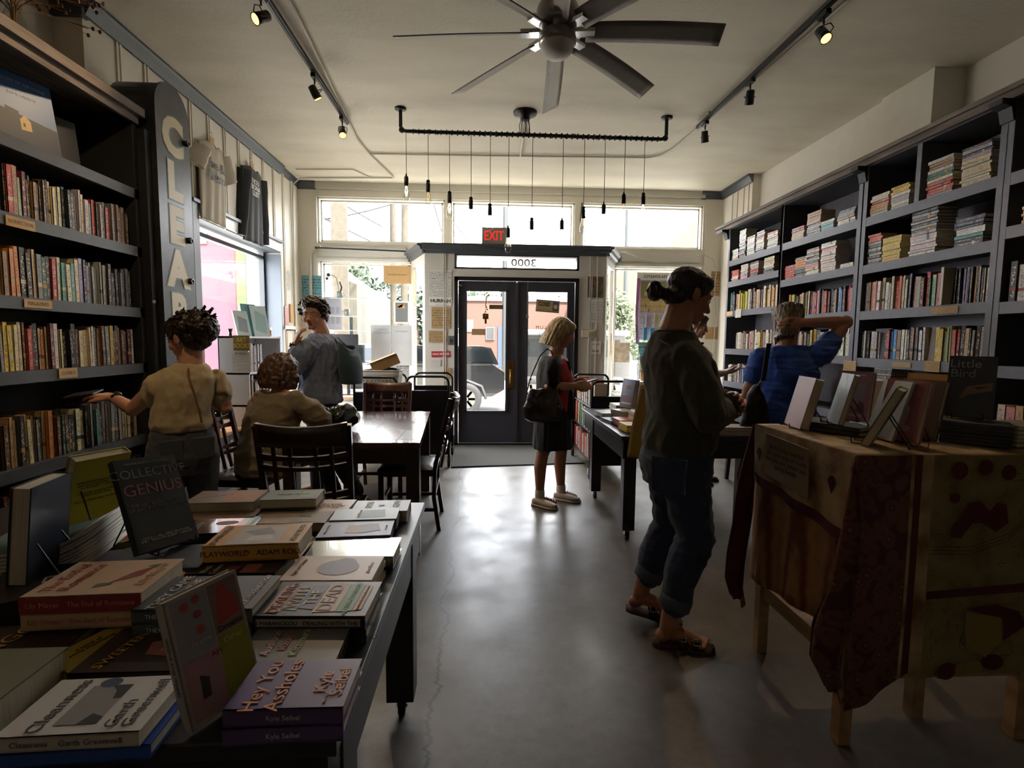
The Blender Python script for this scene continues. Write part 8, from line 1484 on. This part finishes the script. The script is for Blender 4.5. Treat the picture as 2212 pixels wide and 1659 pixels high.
# ------------------------------------------------------------------ garments on the left wall
def garment(name, lab, yc, ztop, W, Hh, sleeve, m_, txt, tz, tc, tsz, hang):
    t = thing(name, lab, 'shirt', (XL+.03, yc, ztop))
    def body(u, v): y = (u-.5)*W*(1+.05*v); d = .035*math.sin(PI*u)**.6*(1-.3*v)+.007*math.sin(u*22+v*2)*v; z = -Hh*v-.05*abs(2*u-1)**1.6*(1-v)+(.0 if abs(u-.5) > .16 else -.045*(1-v)**6*math.cos((u-.5)/.16*PI/2)); return (d, y, z)
    m = MB(); m.sheet(body, 40, 20, 0, -.012); m.obj('body', m_, t)
    for s in (-1, 1):
        a = Vector((.010, s*W*.40, -.075)); b = Vector((.015, s*(W*.5+sleeve[0]), -.06-sleeve[1])); m = MB(); k = 14; m.tube([a.lerp(b, i/6)+Vector((.004*math.sin(i*2), 0, 0)) for i in range(7)], [sleeve[2]*(1-.45*i/6*(sleeve[1] > .3)) for i in range(7)], 12, flat=.25); m.obj('sleeve', m_, t)
    m = MB(); m.tube([(.01, (u-.5)*.15, -.012-.055*math.cos((u-.5)*PI)) for u in [i/12 for i in range(13)]], .006, 6); m.obj('neckband', m_, t)
    m = MB(); m.tube([(.012, -.14, -.05), (.012, 0, .03), (.012, .14, -.05)], .005, 6); m.tube([(.012, 0, .03), (.012, .0, .07), (.012, .02, .085), (.012, .0, .105), (.012, -.012, .09)], .0028, 6); m.obj('hanger', CHROME, t)
    m = MB(); m.bb((.016, -.035, -.015), (.018, .04, .06)); m.obj('price_card', KRAFT, t)
    text('lettering', txt, tsz, ink(tc), t, (.052, 0, tz), (PI/2, 0, PI/2), bold=.0015, line=.85)
garment('tee_shirt', 'white tee printed Eve & Adam hanging on the left wall', 5.10, 3.20, .44, .74, (.09, .22, .09), mat('white cotton tee wall', '#b8ae9c', .9, noise=.03), 'Eve &\nAdam', -.26, '#1d1b1a', .125, 0)
garment('sweatshirt', 'black long sleeved shirt with white lettering hanging on the left wall', 5.93, 3.25, .48, .82, (.05, .72, .09), mat('black cotton', '#151416', .9, sheen=.2), 'NOU\nBONA\nI.LIST', -.22, '#cfcac0', .075, 0)
# ------------------------------------------------------------------ marquee sign CLEAR
t = thing('marquee_sign', 'tall black metal sign box with round top and cream letters C L E A R', 'sign', (-2.215, 3.86, 0)); MM = mat('weathered black enamel', '#33363a', .35, .3, noise=.25, nscale=14)
r = .19; prof = [(-r, .02), (r, .02), (r, 2.95)]+[(r*math.cos(a), 2.95+r*math.sin(a)) for a in [PI*i/16 for i in range(1, 16)]]+[(-r, 2.95)]
m = MB(); m.prism(prof, -.30, 0, 'X'); m.obj('box', MM, t, bevel=.006)
m = MB(); m.prism([(y*1.04, (z-2.95)*1.04+2.95 if z > 2.95 else z) for y, z in prof], -.012, .004, 'X'); m.obj('face_rim', MM, t)
for k, c in enumerate('CLEAR'):
    z = 2.78-.307*k; text('letter_outline', c, .335, mat('faded green paint', '#4f6858', .5), t, (.0055, -.01, z), (PI/2, 0, PI/2), bold=.028, sx=1.0); text('letter', c, .335, mat('cream sign paint', '#cfc2a0', .5), t, (.0065, -.01, z), (PI/2, 0, PI/2), bold=.019, sx=1.0)
for z, y in ((2.80, .14), (2.10, .13), (1.80, .12)): m = MB(); m.lathe([(.022, 0), (.022, .025), (.012, .026), (.012, .012), (0, .012)], (.005, y, z), 14, 0, 'X'); m.obj('bulb_socket', BLACK, t)
m = MB(); m.ell((0, 0, 0), (.012, .008, .012)); tag(m.obj('round_knob', mat('ivory plastic', '#b9b4a4', .5), loc=(-2.24, 3.604, 1.62)), 'small ivory round knob on the black panel beside the sign', 'knob')
# black filler panel between bookcase and sign, low sill and BIN board
m = MB(); m.bb((-2.61, 3.605, 0), (-2.25, 3.66, 2.75)); tag(m.obj('filler_panel', SHELFLB), 'black upright panel between the left bookcase and the letter sign', 'panel')
t = thing('painted_board', 'navy sign board with white red-edged letters BIN standing under the side window', 'sign', (-2.34, 4.10, 0)); m = MB(); m.bb((-.02, 0, 0), (0, 1.0, .50)); m.obj('board', mat('navy sign paint', '#22242e', .5), t)
text('letter_outline', 'BIN', .52, mat('dark red paint', '#6a2430', .5), t, (.0015, .42, .24), (PI/2, 0, PI/2), bold=.016, sx=.75); text('lettering', 'BIN', .52, mat('white sign paint', '#bcb8b4', .5), t, (.0025, .42, .24), (PI/2, 0, PI/2), bold=.004, sx=.75)
m = MB(); m.bb((-2.61, 4.08, .51), (-2.30, 4.98, .535)); tag(m.obj('window_ledge', woodmat('orange pine', '#a06c3c', '#c08a50', .5)), 'orange pine ledge above the navy BIN board', 'ledge')
t = thing('potted_plant', 'small leafy potted plant on the orange ledge by the side window', 'plant', (-2.45, 4.72, .536)); m = MB(); m.lathe([(.04, 0), (.055, .09), (.05, .09), (.0, .08)], (0, 0, 0), 18); m.obj('pot', mat('terracotta', '#9a5a3c', .8), t); foliage(random.Random(5), [((0, 0, .17), (.09, .09, .09))], 90, .035).obj('leaves', LY, t)
# dried flowers on top of the black bookcase
t = thing('flower_vase', 'glass vase with dried brown flowers on top of the black bookcase', 'vase', (-2.43, 2.90, 2.875)); m = MB(); m.lathe([(.04, 0), (.055, .05), (.05, .12), (.03, .17), (.035, .19)], (0, 0, 0), 20); m.obj('vase', glassmat('vase glass', (.85, .85, .8), 1.5), t)
rg = random.Random(21); DR = mat('dried stems', '#6b4a2c', .9); m = MB(); fl = MB()
for k in range(34):
    a = rg.uniform(0, 2*PI); l = rg.uniform(.2, .42); sp_ = rg.uniform(.1, .42); p = [Vector((0, 0, .02))]
    for i in range(1, 6): q_ = i/5; p.append(Vector((math.cos(a)*sp_*q_*q_*.8, math.sin(a)*sp_*q_*q_*1.0, .12+l*q_*(1.1-.3*q_))))
    m.tube(p, .0022, 4)
    for _ in range(3): b = p[-1]+Vector((rg.uniform(-.04, .04), rg.uniform(-.05, .05), rg.uniform(-.03, .02))); m.tube([p[-2], b], .0014, 4); fl.ell(b, (.009, .009, .012), 6, 5)
m.obj('stems', DR, t); fl.obj('dried_blossoms', mat('dried blossoms', '#5c4028', .9), t)['kind'] = 'stuff'
# door mat
t = thing('door_mat', 'grey ribbed door mat in front of the doors', 'mat', (0, 0, 0)); m = MB(); m.prism([(-.36, 5.46), (1.13, 5.64), (1.10, 6.60), (-.385, 6.53)], 0.0, .012, 'Z'); m.obj('mat_body', mat('grey carpet', '#4f4e4c', .95, noise=.2, nscale=90, bump=.5, bscale=200), t)
m = MB(); m.tube([(-.36, 5.46, .007), (1.13, 5.64, .007), (1.10, 6.60, .007), (-.385, 6.53, .007)], .008, 6, closed=True); m.obj('rubber_edge', RUB, t)
# ------------------------------------------------------------------ turning the waiting books into objects
def mesh_from(name, vs, fs, mi, mats, bc, bl):
    me = bpy.data.meshes.new(name); me.from_pydata(vs, [], fs)
    for q in mats: me.materials.append(q)
    me.polygons.foreach_set('material_index', mi)
    a = me.attributes.new('bc', 'FLOAT_COLOR', 'POINT'); a.data.foreach_set('color', [x for c in bc for x in c])
    b = me.attributes.new('bl', 'FLOAT_VECTOR', 'POINT'); b.data.foreach_set('vector', [x for c in bl for x in c]); me.update(); return me
BF = [(0, 1, 3, 2), (4, 6, 7, 5), (0, 4, 5, 1), (2, 3, 7, 6), (0, 2, 6, 4), (1, 5, 7, 3)]
def corners(a, b): return [Vector((x, y, z)) for x in (a[0], b[0]) for y in (a[1], b[1]) for z in (a[2], b[2])]
def emit_books(cap):
    def size(b):
        c = b['M'] @ Vector((-b['d']/2, 0, b['h']/2)); v = CAMR.transposed() @ (c-Vector((0, 0, H_CAM))); D = -v.z
        if D < .1: return -1
        px, py = 1106+FPX*v.x/D, 829.5-FPX*v.y/D
        if not (-20 < px < 2232 and -20 < py < 1680): return -1
        ax = b['M'].to_3x3() @ Vector((1, 0, 0)); vw = abs(ax.dot((c-Vector((0, 0, H_CAM))).normalized()))
        return b['imp']+b['t']*b['h']/D**2*max(.1, vw)
    L = sorted(BK, key=size, reverse=True); seen = {}
    big, rest = L[:cap], L[cap:]
    V, Fc, MI, BC, BL = [], [], [], [], []
    for b in big:
        base = b['base'] or b['M']; G = base.inverted() @ b['M']; bx, pg = cover_geo(b['t'], b['h'], b['d'], b['hard'])
        vs, fs, bc, bl = [], [], [], []
        for q in bx:
            k = len(vs)
            for v in corners(*q): vs.append(G @ v); bl.append(((v.x+b['d'])/b['d'], v.y/b['t']+.5, v.z/b['h'])); bc.append((*b['col'], b['rnd']))
            fs += [tuple(k+i for i in f) for f in BF]
        if b['extra'] and b['extra'].get('kind'): bl = [(0, 0, 0)]*len(bl)
        cvm = BOOKM if not b.get('shiny') else mat('glossy wrap '+b['label'][:8], '#b9beba' if b['col'][0] > .1 else '#1a1a1b', .16, .95 if b['col'][0] > .1 else .1, coat=1.)
        me = mesh_from('book', vs, fs, [0]*len(fs), [cvm], bc, bl); o = bpy.data.objects.new(b['name'], me); COL.objects.link(o); o.matrix_world = base
        lab = b['label']
        if lab in seen: seen[lab] += 1; lab = lab+f', {nth(seen[b["label"]])} such'
        else: seen[lab] = 1
        tag(o, lab, 'book', b['group'])
        k = corners(*pg); me = bpy.data.meshes.new('pages'); me.from_pydata([G @ v for v in k], [], BF); me.materials.append(PAGEM); p = bpy.data.objects.new('pages', me); COL.objects.link(p); p.parent = o
        ex = b['extra']
        if ex and ex.get('kind'):
            w, d, t = ex['w'], ex['d'], ex['t']; fl = ex['kind'] == 'flat'
            for i, pc in enumerate(ex['pics']):
                if pc[0] == 'spine':
                    m = MB(); m.bb((-w*(.5 if pc[1] == '#8a2c34' else .46), -d/2-.0006, -t*(.97 if pc[1] == '#8a2c34' else .72)), (w*(.5 if pc[1] == '#8a2c34' else .46), -d/2, -t*(.03 if pc[1] == '#8a2c34' else .2))); m.obj('spine_panel', ink(pc[1]), o); continue
                m = MB(); e = .0003+.00012*i
                m.add([(x, y, e) if fl else (x, -e, y+d/2) for x, y in pc[1]], [tuple(range(len(pc[1])))]); m.obj('cover_picture', ink(pc[0]), o)
            for s, sz, c, u, v, r in ex['texts']:
                if fl: text('title', s, sz, ink(c), o, (u, v, .0012), (0, 0, math.radians(r)))
                else: text('title', s, sz, ink(c), o, (u, -.0014, v+d/2), (PI/2, -math.radians(r), 0))
            if ex['spine']:
                s, sz, c = ex['spine']
                if fl: text('spine_title', s, sz, ink(c), o, (0, -d/2-.0012, -t/2), (PI/2, 0, 0))
                else: text('spine_title', s, sz, ink(c), o, (-w/2-.0008, t/2, d/2), (PI/2, PI/2, -PI/2))
            for s, sz, c in ex.get('back', ()): text('back_text', s, sz, ink(c), o, (0, t+.0008, d/2), (PI/2, 0, PI))
    for b in rest:
        bx, pg = cover_geo(b['t'], b['h'], b['d'], b['hard'])
        for q, mi in [(x, 0) for x in bx]+[(pg, 1)]:
            k = len(V)
            for v in corners(*q): V.append(b['M'] @ v); BL.append(((v.x+b['d'])/b['d'], v.y/b['t']+.5, v.z/b['h'])); BC.append((*b['col'], b['rnd']))
            Fc += [tuple(k+i for i in f) for f in BF]; MI += [mi]*6
    me = mesh_from('books', V, Fc, MI, [BOOKM, PAGEM], BC, BL); o = bpy.data.objects.new('books', me); COL.objects.link(o); tag(o, 'the many smaller books filling the farther shelves on both walls', 'books', kind='stuff')
    print('BOOKS', len(BK), 'individual', len(big))
emit_books(300)
